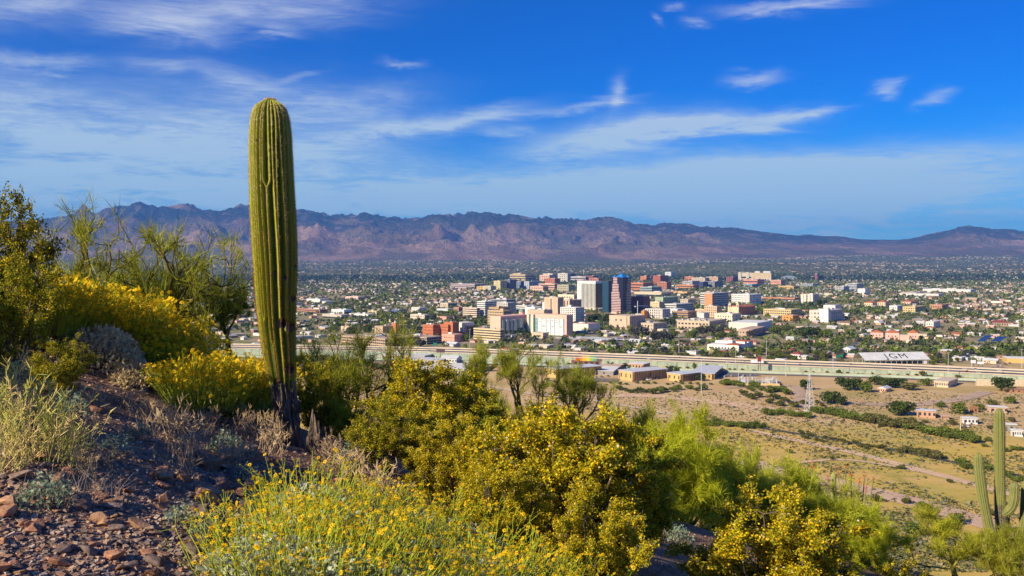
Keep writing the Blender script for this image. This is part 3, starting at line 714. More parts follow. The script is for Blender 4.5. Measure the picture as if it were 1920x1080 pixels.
# back row and university
rows = [
 ('large tan hospital slab on the far side of the city', 956, 985, 1006, 514.5, 528, (.52, .40, .24), 3), ('upper block of the large tan hospital slab', 962, 975, 990, 512.5, 527.5, (.50, .38, .22), 2),
 ('cream stepped apartment tower in the far row', 926, 938, 950, 526.5, 544, (.60, .50, .27), 5), ('dark grey apartment tower beside the cream one', 946, 956, 968, 524, 543.5, (.16, .17, .21), 5),
 ('blue grey apartment block in the far row', 962, 976, 986, 528, 542.5, (.18, .21, .28), 4), ('white and blue apartment block at the end of the far row', 983, 992, 1012, 527.5, 542.8, (.40, .43, .48), 4),
 ('long pale student block with a red striped front', 845, 890, 912, 532.5, 541.5, (.46, .38, .38), 3), ('low yellow block left of the cream tower', 894, 908, 916, 537, 544, (.56, .36, .1), 2), ('pale stepped block below the cream tower', 906, 920, 930, 536, 545.5, (.52, .48, .36), 3),
 ('wide pink block behind the white tower', 1010, 1040, 1050, 532, 544.5, (.58, .36, .25), 3), ('pink hospital block left of the antenna', 1012, 1030, 1048, 515.5, 529, (.60, .40, .30), 3), ('salmon hospital wing with pale ends', 1018, 1036, 1046, 513, 528, (.62, .48, .38), 3),
 ('grey white ribbed hospital tower', 1046, 1064, 1070, 512.5, 529.5, (.54, .51, .44), 5), ('dark glass block behind the ribbed hospital tower', 1062, 1070, 1078, 513, 527, (.03, .04, .08), 3), ('orange brick laboratory in the far row', 1022, 1040, 1050, 522, 533.5, (.44, .16, .09), 3),
 ('pale pink low block below the far row', 994, 1018, 1028, 536.5, 546.5, (.60, .40, .31), 2), ('green tinted tan office behind the tan slab tower', 1045, 1066, 1078, 534, 546, (.40, .38, .26), 3), ('long pale terminal roof left of the antenna mast', 1064, 1098, 1116, 518.5, 528, (.46, .42, .42), 2),
 ('dark brick stadium side beyond the white tower', 1098, 1112, 1122, 517, 528, (.24, .10, .09), 2), ('red brown low brick block behind the white tower', 1104, 1122, 1130, 521.5, 530, (.44, .19, .11), 2),
 ('orange brick dormitory with two blocks', 1201, 1212, 1218, 517.5, 527, (.55, .20, .08), 4), ('tall red brick dormitory of the university', 1225, 1238, 1254, 516.5, 534, (.40, .12, .06), 6), ('white laboratory behind the red dormitory', 1247, 1258, 1266, 512, 522, (.62, .63, .64), 3),
 ('long orange brick university hall', 1181, 1206, 1226, 530, 546, (.48, .20, .10), 3), ('red brick university hall with pale windows', 1232, 1250, 1258, 529, 545, (.40, .16, .10), 4), ('teal grey laboratory below the brick hall', 1200, 1222, 1240, 538, 549, (.27, .36, .35), 3),
 ('orange university block with wide front', 1268, 1300, 1310, 534, 542, (.52, .24, .12), 2), ('grey university block above the orange one', 1280, 1298, 1312, 527, 538, (.36, .35, .36), 3), ('dark blue glass student building', 1311, 1318, 1328, 528.5, 540, (.05, .05, .12), 4), ('dark grey ribbed student hall', 1322, 1340, 1358, 527.5, 539.5, (.22, .22, .25), 3),
 ('orange museum block beside the grey laboratory', 1284, 1300, 1304, 518.5, 528, (.52, .22, .11), 3), ('pale laboratory with orange ends', 1298, 1322, 1330, 520.5, 530.5, (.50, .42, .34), 3), ('tan university library left of the stadium', 1324, 1346, 1354, 519, 529, (.54, .36, .22), 3), ('maroon university gym left of the stadium', 1362, 1374, 1384, 519, 530, (.26, .09, .09), 3),
 ('pink university hall below the stadium', 1394, 1420, 1444, 524, 535, (.56, .26, .20), 2), ('second pink hall right of the first', 1446, 1464, 1472, 525, 534.5, (.58, .30, .22), 2), ('blue roofed low gym below the stadium', 1392, 1410, 1424, 533, 538, (.20, .28, .36), 1),
 ('dark maroon block on the right of the stadium', 1529, 1534, 1570, 517, 526, (.24, .08, .08), 3), ('maroon tower of the dark block', 1528, 1532, 1536, 514, 526, (.26, .10, .10), 3), ('yellow low hall right of downtown', 1460, 1488, 1498, 536.5, 543, (.56, .38, .14), 2), ('grey long dormitory right of downtown', 1502, 1524, 1538, 532, 538, (.30, .33, .36), 3),
 ('grey white apartment cluster above the right trees', 1590, 1606, 1630, 531.5, 546, (.46, .48, .50), 5), ('second grey apartment block left of the cluster', 1566, 1582, 1592, 537, 547, (.38, .37, .38), 3),
 ('long white warehouse at the right edge of the city', 1685, 1760, 1790, 551, 557, (.62, .61, .58), 0), ('second white warehouse behind the first', 1730, 1820, 1850, 543, 549.5, (.60, .59, .57), 0), ('tan flat warehouse between two avenues', 1690, 1720, 1770, 548, 553, (.52, .46, .38), 0),
 ('white gabled church hall at the right', 1608, 1622, 1630, 541, 553, (.72, .70, .68), 0), ('orange tan market hall below the brick halls', 1256, 1288, 1302, 547, 553, (.56, .36, .14), 1), ('wide tan depot roof below the brick halls', 1190, 1240, 1270, 548, 556, (.60, .48, .34), 1), ('cream apartment house by the green block', 1220, 1236, 1246, 566, 580, (.68, .56, .36), 4),
 ('white and dark loft block by the grey hotel', 1246, 1268, 1300, 570, 586, (.58, .57, .56), 4), ('pale bank block at the avenue', 1276, 1290, 1302, 561, 572, (.52, .44, .34), 3), ('white flat store by the loft block', 1255, 1270, 1284, 579, 590, (.66, .66, .66), 2),
 ('orange parking ramp among the loft blocks', 1262, 1290, 1306, 584, 597, (.40, .25, .16), 3), ('long flat tan roof behind the white parking structure', 1430, 1490, 1502, 558.5, 563, (.44, .2, .11), 1), ('overpass deck beside the condominium slab', 1536, 1570, 1580, 550.5, 554.5, (.56, .5, .42), 0),
 ('long brick school on the left plain', 556, 600, 614, 580, 587, (.40, .21, .13), 2), ('white warehouse on the left plain', 575, 600, 616, 560.5, 566.5, (.66, .65, .62), 0), ('white store with red fascia on the left plain', 648, 672, 684, 556, 562, (.62, .44, .38), 1), ('white flat depot on the left plain', 622, 645, 660, 580.5, 588.5, (.70, .70, .70), 1),
 ('blue and orange painted workshop', 734, 748, 758, 581, 587.5, (.10, .14, .32), 1), ('white apartment block by the workshop', 772, 786, 800, 576.5, 586, (.68, .66, .62), 3), ('pale tan hall with flat roof left of the banded block', 826, 840, 856, 568, 578, (.58, .48, .36), 2), ('teal roofed market hall on the left plain', 819, 842, 852, 579, 586, (.50, .55, .55), 1), ('brick building with a bright mural', 851, 860, 880, 576, 586, (.42, .22, .17), 2), ('pale yellow row left of the mural', 690, 706, 712, 583, 590, (.55, .46, .26), 1),
 ('low brown school with flat roof on the plain', 605, 640, 655, 590, 598, (.50, .44, .36), 1), ('white storage hall by the tracks', 655, 690, 704, 589, 595, (.66, .64, .60), 1), ('tan hall with red roof left of the orange block', 640, 655, 662, 612, 622, (.60, .46, .34), 1), ('pale school by the tall palms', 770, 796, 806, 590, 600, (.62, .54, .44), 2)]
for lab, a, c_, b, t_, bb, colr, nf in rows:
    wpx = b - a
    B(lab, a, c_, b, t_, bb, colr, nf, max(2, int((c_ - a) / 3.2)) if nf and wpx < 40 else (0 if nf else 0), max(2, int((b - c_) / 3.2)) if nf > 2 and wpx < 40 else 0, slab=.58, pier=.5, roof=random.choice([ROOFM, ROOFW, paint(.5, .44, .36)]), group=None)
# stadium
e, w, L, H, d = shell('concrete football stadium with a tall stair tower and tan stand', 'stadium', 'stadium', 1384, 1446, 1466, 510.5, 527, th=R(20))
cm = paint(.58, .51, .42)
blk(e, 'stand', paint(.58, .45, .26), w * .4, w, 0, L, H * .3, H * .92); blk(e, 'base', cm, 0, w, -4, L, 0, H * .3)
for x in (0, .24): blk(e, 'stair_tower', cm, w * x, w * (x + .09), -3, 10, 0, H)
blk(e, 'tower_wall', cm, 0, w * .4, 2, 12, H * .5, H * .96)
for i in range(4): blk(e, 'rib', cm, w * (.45 + .15 * i), w * (.47 + .15 * i), -1, 0, H * .3, H * .9)
blk(e, 'press_box', paint(.7, .7, .7), w * .5, w * .66, 2, 8, H * .95, H * 1.1); blk(e, 'scoreboard', paint(.7, .7, .7), w * .76, w * .97, 2, 8, H * .95, H * 1.12)
# arched gym roof behind
e, w, L, H, d = shell('blue grey arched gym roof right of the stadium', 'gym', 'gym', 1464, 1494, 1500, 517, 525.5, th=R(15))
P = [(w * (.5 - .5 * math.cos(a)), H * .35 + H * .65 * math.sin(a)) for a in np.linspace(0, math.pi, 12)]
blk(e, 'wall', paint(.4, .38, .35), 0, w, 0, L, 0, H * .35); obj('roof', prism_mesh('roof', P, L, paint(.22, .26, .33)), e)
# pink gabled trio
for i, (a, c_, b, t_, bb) in enumerate(((1632, 1656, 1668, 620, 635), (1660, 1686, 1699, 620, 638), (1702, 1722, 1735, 619.5, 639.5))):
    e, w, L, H, d = shell(['pink stucco hall with orange roof, leftmost of three', 'pink stucco hall with orange roof, middle of three', 'pink stucco hall with orange roof, rightmost of three'][i], 'hall', 'stucco_hall', a, c_, b, t_, bb, R(25), 'pink stucco halls')
    blk(e, 'wall', paint(.74, .44, .38), 0, w, 0, L, 0, H * .78); gable_roof(e, RED, 0, w, 0, L, H * .78, H * .3, 'y', .5)
    for j in range(3): blk(e, 'window', GLS, w * (.2 + .25 * j), w * (.27 + .25 * j), -.3, 0, H * .35, H * .5)
B('low pink annex in front of the gabled halls', 1684, 1704, 1712, 627.5, 638.5, (.70, .42, .35), 0, 0, th=R(25), pent=False)
# bright canopy tent with three letters
def tent():
    e, w, L, H, d = shell('long open metal canopy with three dark letters on its pale roof', 'canopy', 'canopy', 1621, 1744, 1760, 661, 682, th=R(-8))
    W_ = 30.0; hz = H * .42
    for i in range(12):
        x0, x1 = w * i / 12, w * (i + 1) / 12
        me = bpy.data.meshes.new('roof_panel'); g_ = .12
        V = [(x0 + g_, -1, hz), (x1 - g_, -1, hz), (x1 - g_, W_ / 2, H), (x0 + g_, W_ / 2, H), (x1 - g_, W_ + 1, hz), (x0 + g_, W_ + 1, hz)]
        V += [(a, b, c - .25) for a, b, c in V]
        me.from_pydata(V, [], [(0, 1, 2, 3), (3, 2, 4, 5), (7, 6, 9, 8), (8, 9, 11, 10), (0, 6, 7, 1), (5, 4, 10, 11), (0, 3, 9, 6), (3, 5, 11, 9), (1, 7, 8, 2), (2, 8, 10, 4)])
        me.materials.append(paint(.62, .63, .64, .5)); obj('roof_panel', me, e)
    for i in range(13):
        for y in (0, W_): blk(e, 'post', paint(.4, .38, .36), w * i / 12.4, w * i / 12.4 + .5, y, y + .5, 0, hz)
    blk(e, 'white_door', paint(.8, .8, .8), w * .9, w * .95, -.3, 0, 0, hz * .7)
    cu = bpy.data.curves.new('letters', 'FONT'); cu.body = 'JGM'; cu.size = 15.5; cu.extrude = .08; cu.space_character = 1.25
    to = bpy.data.objects.new('letters', cu); COL.objects.link(to)
    dg_ = bpy.context.evaluated_depsgraph_get(); me = bpy.data.meshes.new_from_object(to.evaluated_get(dg_)); bpy.data.objects.remove(to)
    me.materials.clear(); me.materials.append(paint(.06, .06, .07))
    sl = math.atan2(H - hz, W_ / 2 + 1); y_ = 2.2
    obj('lettering', me, e, (w * .345, y_, hz + (y_ + 1) * math.tan(sl) + .14), (sl, 0, 0))
tent()
# solar sheds
for i, (a, c_, b) in enumerate(((1832, 1846, 1862), (1858, 1876, 1888))):
    e, w, L, H, d = shell(['dark blue solar carport, the left of two', 'dark blue solar carport, the right of two'][i], 'carport', 'solar_carport', a, c_, b, 637, 648, group='solar carports')
    sp = paint(.03, .05, .12, .3)
    for q in range(6): obj('solar_panel', cube(sp), e, (w * q / 6, 0, H * .72), (R(6), 0, 0), (w / 6.3, L, .3))
    for q in (.1, .9):
        for q2 in (.15, .85): blk(e, 'post', paint(.4, .4, .4), w * q, w * q + .4, L * q2, L * q2 + .4, 0, H * .72)
# sheds, motels and small named buildings
def lowhouse(label, px0, pxc, px1, pyt, pyb, wall, roofm, kind='flat', name='house', cat='house', th=TH, nw=4, group=None):
    e, w, L, H, d = shell(label, cat, name, px0, pxc, px1, pyt, pyb, th, group)
    wm = paint(*wall); wh = H if kind == 'flat' else H * .66
    blk(e, 'wall', wm, 0, w, 0, L, 0, wh)
    if kind == 'flat': blk(e, 'roof', roofm, -.7, w + .7, -.7, L + .7, wh, wh + .45)
    elif kind == 'gable': gable_roof(e, roofm, 0, w, 0, L, wh, H * .34, 'x' if w > L else 'y')
    else: hip_roof(e, roofm, 0, w, 0, L, wh, H * .34)
    for i in range(nw):
        x = w * (i + .5) / nw; blk(e, 'window', GLS, x, x + min(1.6, w / nw * .5), -.15, 0, wh * .35, wh * .75)
    for i in range(max(1, nw // 2)):
        y = L * (i + .5) / max(1, nw // 2); blk(e, 'window', GLS, w, w + .15, y, y + 1.5, wh * .35, wh * .75)
    blk(e, 'door', paint(.14, .10, .08), w * .06, w * .06 + 1.2, -.12, 0, 0, wh * .72)
    return e, w, L, H
MET = paint(.58, .60, .62, .5); YT = (.55, .38, .16)
lowhouse('blue and white painted shed near the wide road', 1580, 1596, 1605, 650, 663, (.62, .64, .66), paint(.55, .6, .68), 'gable', 'shed', 'shed')
lowhouse('small white house with red roof beside the freeway', 1482, 1500, 1507, 659.5, 673, (.74, .70, .64), DKRED, 'hip')
lowhouse('white hut right of the red roofed house', 1502, 1512, 1517, 667, 673.5, (.72, .7, .68), ROOFW, 'flat', 'hut', 'hut')
for i, (lab, a, c_, b, t_, bb, th_) in enumerate((('yellow brick motel wing with long pale roof, behind the palo verde', 1022, 1042, 1128, 692, 709, 58), ('middle yellow brick motel wing with long pale roof', 1160, 1186, 1250, 697, 715, 55),
        ('right yellow motel wing with a row of posts', 1251, 1276, 1312, 701.5, 716, 52), ('short yellow motel wing beside the asphalt lot', 1294, 1335, 1352, 700.5, 712, 20))):
    e, w, L, H = lowhouse(lab, a, c_, b, t_, bb, YT, MET, 'flat', 'motel', 'motel', R(th_), 3)
    for q in range(12): blk(e, 'post', paint(.42, .28, .12), w + 2.0, w + 2.5, L * q / 12, L * q / 12 + .7, 0, H)
    for q in range(12): blk(e, 'room_door', paint(.10, .09, .09), w, w + .12, L * (q + .4) / 12, L * (q + .4) / 12 + 1.6, .3, H * .75)
    blk(e, 'walkway_roof', MET, w + .75, w + 3, -.5, L + .5, H + .02, H + .4)
lowhouse('white flat carport between the motel wings', 1112, 1150, 1168, 696, 704, (.30, .28, .26), ROOFW, 'flat', 'carport', 'carport', R(15), 1)
lowhouse('tan motel office with a raised flat roof', 1178, 1206, 1219, 683, 693, (.50, .30, .16), ROOFW, 'flat', 'motel_office', 'motel', R(30), 5)
lowhouse('terracotta motel restaurant between the wings', 1124, 1158, 1170, 687, 695, (.48, .22, .11), paint(.56, .42, .26), 'flat', 'restaurant', 'restaurant', R(25), 5)
lowhouse('long white motel row by the green wall', 715, 796, 818, 667, 676, (.52, .48, .44), MET, 'flat', 'motel', 'motel', R(20), 16)
lowhouse('lower white motel row in front', 738, 824, 840, 675.5, 683, (.52, .48, .44), MET, 'flat', 'motel', 'motel', R(18), 18)
lowhouse('white storage hall with tall doors by the billboard', 826, 856, 866, 667.5, 681, (.70, .70, .70), MET, 'gable', 'storage_hall', 'hall', R(20), 6)
lowhouse('long pale roof behind the creosote bushes', 790, 870, 900, 692, 706, (.52, .55, .58), ROOFW, 'flat', 'warehouse', 'warehouse', R(18), 12)
lowhouse('small pink house with grey roof on the bare lot', 1645, 1662, 1671, 725, 735.5, (.66, .38, .27), MET, 'gable')
lowhouse('cream bungalow with arcade on the bare lot', 1752, 1778, 1796, 715.5, 727, (.66, .52, .38), paint(.58, .48, .38), 'flat', nw=8)
lowhouse('tan house with a shiny pale metal roof', 1719, 1754, 1766, 770, 784, (.50, .30, .20), MET, 'flat', th=R(25))
lowhouse('brown long house behind the big tree', 1882, 1925, 1945, 727, 737, (.34, .18, .10), paint(.32, .19, .12), 'gable', th=R(15))
lowhouse('white flat house in the yard', 1856, 1888, 1902, 763, 774, (.56, .40, .30), ROOFW, 'flat', th=R(12))
lowhouse('white shed with a blue grey side', 1806, 1833, 1841, 783.5, 795, (.62, .64, .68), ROOFW, 'flat', 'shed', 'shed', R(15))
lowhouse('brown shelter beside the vehicles', 1821, 1834, 1840, 763, 773, (.36, .17, .08), paint(.42, .2, .08), 'flat', 'shelter', 'shelter', R(15), 1)
lowhouse('small pale bungalow at the corner of the yard', 1765, 1780, 1790, 779, 786, (.50, .32, .22), paint(.5, .36, .26), 'flat', th=R(20))
e, w, L, H = lowhouse('open white carport right of the tall cactus', 1884, 1905, 1922, 795, 809, (.25, .24, .22), ROOFW, 'flat', 'carport', 'carport', R(20), 1)
lowhouse('white camper van parked in the yard', 1897, 1918, 1930, 806, 818, (.64, .66, .68), ROOFW, 'flat', 'camper', 'camper', R(20), 5)
e, w, L, H, d = shell('long beige boundary wall at the right edge', 'wall', 'boundary_wall', 1830, 1960, 1966, 712, 724, th=R(3))
for i in range(18): blk(e, 'wall_panel', paint(.66, .55, .40), w * i / 18 + .05, w * (i + 1) / 18 - .05, 0, .4, 0, H)
for i in range(19): blk(e, 'pillar', paint(.6, .5, .36), w * i / 18 - .3, w * i / 18 + .3, -.12, .52, 0, H + .3)
e, w, L, H, d = shell('long yellow industrial wall at the right edge by the car park', 'building', 'store', 1888, 1955, 1970, 673, 682, th=R(15)); blk(e, 'wall', paint(.62, .42, .14), 0, w, 0, L, 0, H); blk(e, 'roof', ROOFW, -.4, w + .4, -.4, L + .4, H, H + .5)
lowhouse('long house with dark red roof on the right', 1858, 1895, 1906, 601, 612, (.44, .3, .24), DKRED, 'hip', nw=8, th=R(15))
lowhouse('red roofed cluster house above the white sheds', 1690, 1708, 1720, 562.5, 572, (.60, .46, .34), RED, 'hip', nw=4)
lowhouse('cream mission house with red roof left of the cluster', 1620, 1636, 1644, 564, 575, (.66, .56, .40), RED, 'hip', nw=4)
lowhouse('second cream mission house with red roof', 1645, 1660, 1668, 563, 574, (.66, .54, .36), RED, 'hip', nw=4)
B('yellow office block among the right houses', 1693, 1716, 1740, 575, 588, (.60, .47, .22), 3, 5, 5, slab=.55, pier=.5)
B('white loft house left of the yellow office', 1668, 1682, 1694, 573, 584, (.70, .68, .66), 2, 3, 3, slab=.6, pier=.5)
B('terracotta block right of the yellow office', 1744, 1766, 1778, 571, 582, (.46, .24, .15), 2, 5, 2, slab=.6, pier=.5, roof=RED)
B('white and yellow cubic house in the right barrio', 1736, 1750, 1762, 603, 615, (.72, .68, .62), 2, 3, 3, slab=.6, pier=.5)

# ---------------------------------------------------------------- freeway
FW = [hitp(*p) for p in ((-250, 655), (200, 660), (500, 666), (800, 672), (1000, 679.5), (1200, 687), (1440, 694.5), (1680, 702), (1920, 712), (2200, 724))]
def resample(P, step, smooth=True):
    P = np.array([(p[0], p[1]) for p in P], float); s = np.concatenate([[0], np.cumsum(np.hypot(*np.diff(P, axis=0).T))])
    t = np.linspace(0, s[-1], max(int(s[-1] / step), 2)); Q = np.stack([np.interp(t, s, P[:, 0]), np.interp(t, s, P[:, 1])], 1)
    if smooth and len(Q) > 7:
        for _ in range(6): Q[1:-1] = (Q[:-2] + 2 * Q[1:-1] + Q[2:]) / 4
    return Q
def normals(Q):
    T = np.gradient(Q, axis=0); T /= np.linalg.norm(T, axis=1)[:, None] + 1e-9
    return T, np.stack([-T[:, 1], T[:, 0]], 1)
def strip(name, Q, o0, o1, z0, z1, m_, parent=None, thick=None, **kw):
    """ribbon along Q between offsets o0..o1; z arrays or numbers; thick makes it a solid"""
    T, Nn = normals(Q); n = len(Q)
    A = np.c_[Q + Nn * o0, np.broadcast_to(z0, (n,))]; Bq = np.c_[Q + Nn * o1, np.broadcast_to(z1, (n,))]
    i = np.arange(n - 1)
    if thick is None:
        return obj(name, mesh(name, np.r_[A, Bq], np.stack([i, i + 1, n + i + 1, n + i], -1), m_), parent, **kw)
    A2, B2 = A.copy(), Bq.copy(); A2[:, 2] -= thick; B2[:, 2] -= thick
    Fq = np.concatenate([np.stack([i, i + 1, n + i + 1, n + i], -1), np.stack([2 * n + i, i + 2 * n + n, i + 3 * n + 1, 2 * n + i + 1], -1) , np.stack([i, 2 * n + i, 2 * n + i + 1, i + 1], -1), np.stack([n + i, n + i + 1, 3 * n + i + 1, 3 * n + i], -1), [[0, n, 3 * n, 2 * n], [n - 1, 3 * n - 1, 4 * n - 1, 2 * n - 1]]])
    return obj(name, mesh(name, np.r_[A, Bq, A2, B2], Fq, m_), parent, **kw)
FQ = resample(FW, 12)
DZ = PLAIN + np.interp(CXP + F * FQ[:, 0] / FQ[:, 1], [900, 1200, 1440, 1680, 1900], [8.4, 7.8, 5.8, 5.0, 4.2])
mint = mat('mint_concrete', (.38, .47, .38), .85, var=.12, vscale=.05, obj_coord=False)
conc = mat('pale_concrete', (.56, .48, .38), .85, var=.12, vscale=.05, obj_coord=False)
asph = mat('asphalt', (.075, .07, .068), .9, var=.2, vscale=.05, obj_coord=False)
asph2 = mat('worn_asphalt', (.17, .15, .14), .9, var=.2, vscale=.04, obj_coord=False)
dirt = mat('packed_dirt', (.46, .33, .235), .95, var=.14, vscale=.06, obj_coord=False)
fr = strip('freeway', FQ, 0, 58, DZ, DZ, conc, thick=9.6, kind='structure', label='raised freeway with pale barriers and mint green walls')
strip('carriageway', FQ, 5, 25, DZ + .05, DZ + .05, asph, fr); strip('carriageway', FQ, 33, 53, DZ + .05, DZ + .05, asph, fr)
WALLM = [mat('mint_panel', c_, .85, var=.18, vscale=.3, obj_coord=False) for c_ in ((.34, .41, .32), (.31, .375, .29), (.37, .43, .335))]
for i_ in range(len(FQ) - 1):
    a_, b_ = FQ[i_], FQ[i_ + 1]; l_ = float(np.hypot(*(b_ - a_)))
    if abs(a_[0] / a_[1]) < .66: obj('wall_panel', cube(WALLM[(i_ * 7 + i_ // 3) % 3]), fr, (a_[0], a_[1], PLAIN - .5), math.atan2(b_[1] - a_[1], b_[0] - a_[0]), (l_ - .18, -.5, DZ[i_] - PLAIN + .1)); obj('wall_pilaster', cube(WALLM[1]), fr, (a_[0], a_[1], PLAIN - .5), math.atan2(b_[1] - a_[1], b_[0] - a_[0]), (.7, -.75, DZ[i_] - PLAIN + .4))
strip('barrier', FQ, -.5, .5, DZ + 1.2, DZ + 1.2, conc, fr, thick=1.2); strip('barrier', FQ, 28.5, 29.5, DZ + 1.3, DZ + 1.3, conc, fr, thick=1.25); strip('barrier', FQ, 57, 58.3, DZ + 1.6, DZ + 1.6, conc, fr, thick=1.6)
for o_ in (8.7, 12.3, 16, 36.7, 40.3, 44): strip('lane_line', FQ, o_, o_ + .18, DZ + .09, DZ + .09, paint(.7, .7, .68), fr)
strip('low_wall', FQ, -31, -30.2, PLAIN + 2.6, PLAIN + 2.6, mint, thick=3.6, kind='structure', label='low mint green wall along the frontage road')
strip('frontage_road', FQ, -47, -35, PLAIN + .35, PLAIN + .35, asph2, kind='structure', label='grey frontage road before the low mint wall')
T_, N_ = normals(FQ)
def on_fw(px, off):
    """point on the freeway deck under photograph column px"""
    Q = FQ + N_ * off; k = Q[:, 0] / Q[:, 1]; i = int(np.argmin(np.abs(k - (px - CXP) / F)))
    return Vector((Q[i, 0], Q[i, 1], DZ[i] + .05)), math.atan2(T_[i, 1], T_[i, 0])
# vehicles
def car_mesh_set(colr, suv=False):
    h = .95 if suv else .80; ht = 1.75 if suv else 1.45
    body = MB(); prof = [(-2.2, .35), (2.2, .35), (2.25, .6), (2.1, h - .05), (1.2, h), (-1.9, h + .05), (-2.25, h - .1), (-2.25, .6)]
    pb = prism_mesh('body', [(x, z) for x, z in prof], 1.8, paint(*colr, .35))
    roof_ = prism_mesh('cabin', [(1.2, h), (.45, ht), (-1.2 if not suv else -1.9, ht), (-1.95 if not suv else -2.1, h)], 1.6, glass(.02, .025, .03))
    top = prism_mesh('roof_panel', [(.5, ht), (.4, ht + .06), (-1.15 if not suv else -1.8, ht + .06), (-1.25 if not suv else -1.9, ht)], 1.6, paint(*colr, .35))
    V, Fq = tube([(0, -.12, 0), (0, .12, 0)], .34, 10); n = len(V); V = np.r_[V, [[0, -.12, 0], [0, .12, 0]]]
    Ft = np.array([[i, (i + 1) % 10, n] for i in range(10)] + [[10 + (i + 1) % 10, 10 + i, n + 1] for i in range(10)])
    wh = mesh('wheel', V, [Fq, Ft], paint(.02, .02, .02))
    return pb, roof_, top, wh
_CARS = {}
def car(label, p, rz, colr, suv=False, group=None, cat='car', name='car', sc=1.0):
    k = (colr, suv)
    if k not in _CARS: _CARS[k] = car_mesh_set(colr, suv)
    pb, rf, tp, wh = _CARS[k]
    e = thing(name, label, cat, p, rz, group, scale=sc)
    obj('body', pb, e, (0, -.9, 0)); obj('cabin', rf, e, (0, -.8, 0)); obj('roof_panel', tp, e, (0, -.8, 0))
    for x in (-1.35, 1.35):
        for y in (-.85, .85): obj('wheel', wh, e, (x, y, .34))
    return e
cars = [(1213, 15, (.75, .75, .75), 'silver car under the tall light mast'), (1245, 12, (.5, .52, .55), 'grey car left of the palms on the freeway'), (1279, 40, (.10, .12, .16), 'dark car on the far carriageway'), (1303, 40, (.05, .06, .07), 'black car on the far carriageway behind the lorry'), (1318, 40, (.10, .16, .3), 'blue car on the far carriageway'),
    (1360, 14, (.7, .7, .7), 'white car just left of the lorry'), (1500, 12, (.14, .17, .24), 'dark blue car right of the lorry'), (1594, 40, (.45, .03, .03), 'red pickup on the far carriageway'), (1601, 40, (.06, .06, .06), 'black car beside the red pickup'), (1704, 12, (.7, .7, .7), 'white car in front of the long canopy'), (1808, 40, (.6, .62, .65), 'silver car right of the canopy'), (1822, 16, (.45, .03, .04), 'red car near the white signs'), (1836, 40, (.25, .3, .36), 'grey car above the red one'), (1844, 12, (.65, .66, .68), 'pale car right of the red one'), (1877, 40, (.7, .7, .7), 'white car near the right edge'), (1886, 12, (.04, .04, .05), 'black car above the boundary wall'),
    (1089, 40, (.5, .05, .04), 'red car above the striped building'), (1096, 40, (.7, .7, .7), 'white car beside the red one at the ramp'), (1033, 12, (.25, .28, .3), 'dark grey car over the green wall'), (1030, 40, (.7, .7, .7), 'white car over the green wall'), (945, 40, (.7, .7, .7), 'white car behind the palo verde'), (951, 38, (.65, .66, .7), 'pale car behind the palo verde'), (800, 14, (.2, .22, .25), 'dark car above the motel rows'), (842, 40, (.2, .2, .22), 'dark car above the billboard'), (770, 40, (.65, .55, .1), 'yellow green car by the parking deck')]
for px_, off, c_, lab in cars:
    p, rz = on_fw(px_, off); car(lab, p, rz if off > 28 else rz + math.pi, c_, suv=hash(lab[0:2]) % 2 == 0 if False else (px_ % 3 == 0), group='cars on the freeway', sc=1.12)
p, rz = on_fw(1413, 14); e = thing('lorry', 'white articulated lorry with dark cab on the freeway', 'lorry', p, rz)
blk(e, 'trailer', paint(.78, .78, .78, .5), -8.5, 6.2, -1.3, 1.3, 1.2, 4.2); blk(e, 'cab', paint(.03, .06, .05, .4), 7.0, 9.6, -1.25, 1.25, .6, 3.7); blk(e, 'bonnet', paint(.03, .06, .05, .4), 9.6, 11.4, -1.1, 1.1, .6, 2.1); blk(e, 'windscreen', GLS, 9.58, 9.75, -1.1, 1.1, 2.3, 3.4)
V, Fq = tube([(0, -.15, 0), (0, .15, 0)], .5, 10); whm = mesh('wheel', V, [Fq, np.array([[0, i, i + 1] for i in range(1, 9)])], paint(.02, .02, .02))
for x in (-7.6, -6.3, 5.0, 7.6, 10.4):
    for y in (-1.1, 1.1): obj('wheel', whm, e, (x, y, .5))
# striped building at the underpass
e, w, L, H, d = shell('low dark red building with a rainbow striped fascia at the underpass', 'building', 'striped_building', 1071, 1150, 1158, 671, 684.5, th=R(4))
blk(e, 'wall', paint(.25, .11, .10), 0, w, 0, L, 0, H * .6)
for i, c_ in enumerate([(.62, .12, .03), (.72, .25, .03), (.75, .45, .03), (.7, .6, .05), (.3, .5, .1), (.12, .42, .3)]): blk(e, 'fascia_stripe', paint(*c_), w * .1 + w * .085 * i, w * .1 + w * .085 * (i + 1), -.5, L + .3, H * .58, H * .92)
blk(e, 'fascia', paint(.2, .09, .09), w * .62, w, -.45, L, H * .55, H * .85)
for i in range(7): blk(e, 'window', GLS, w * (.06 + .13 * i), w * (.13 + .13 * i), -.2, 0, H * .1, H * .45)

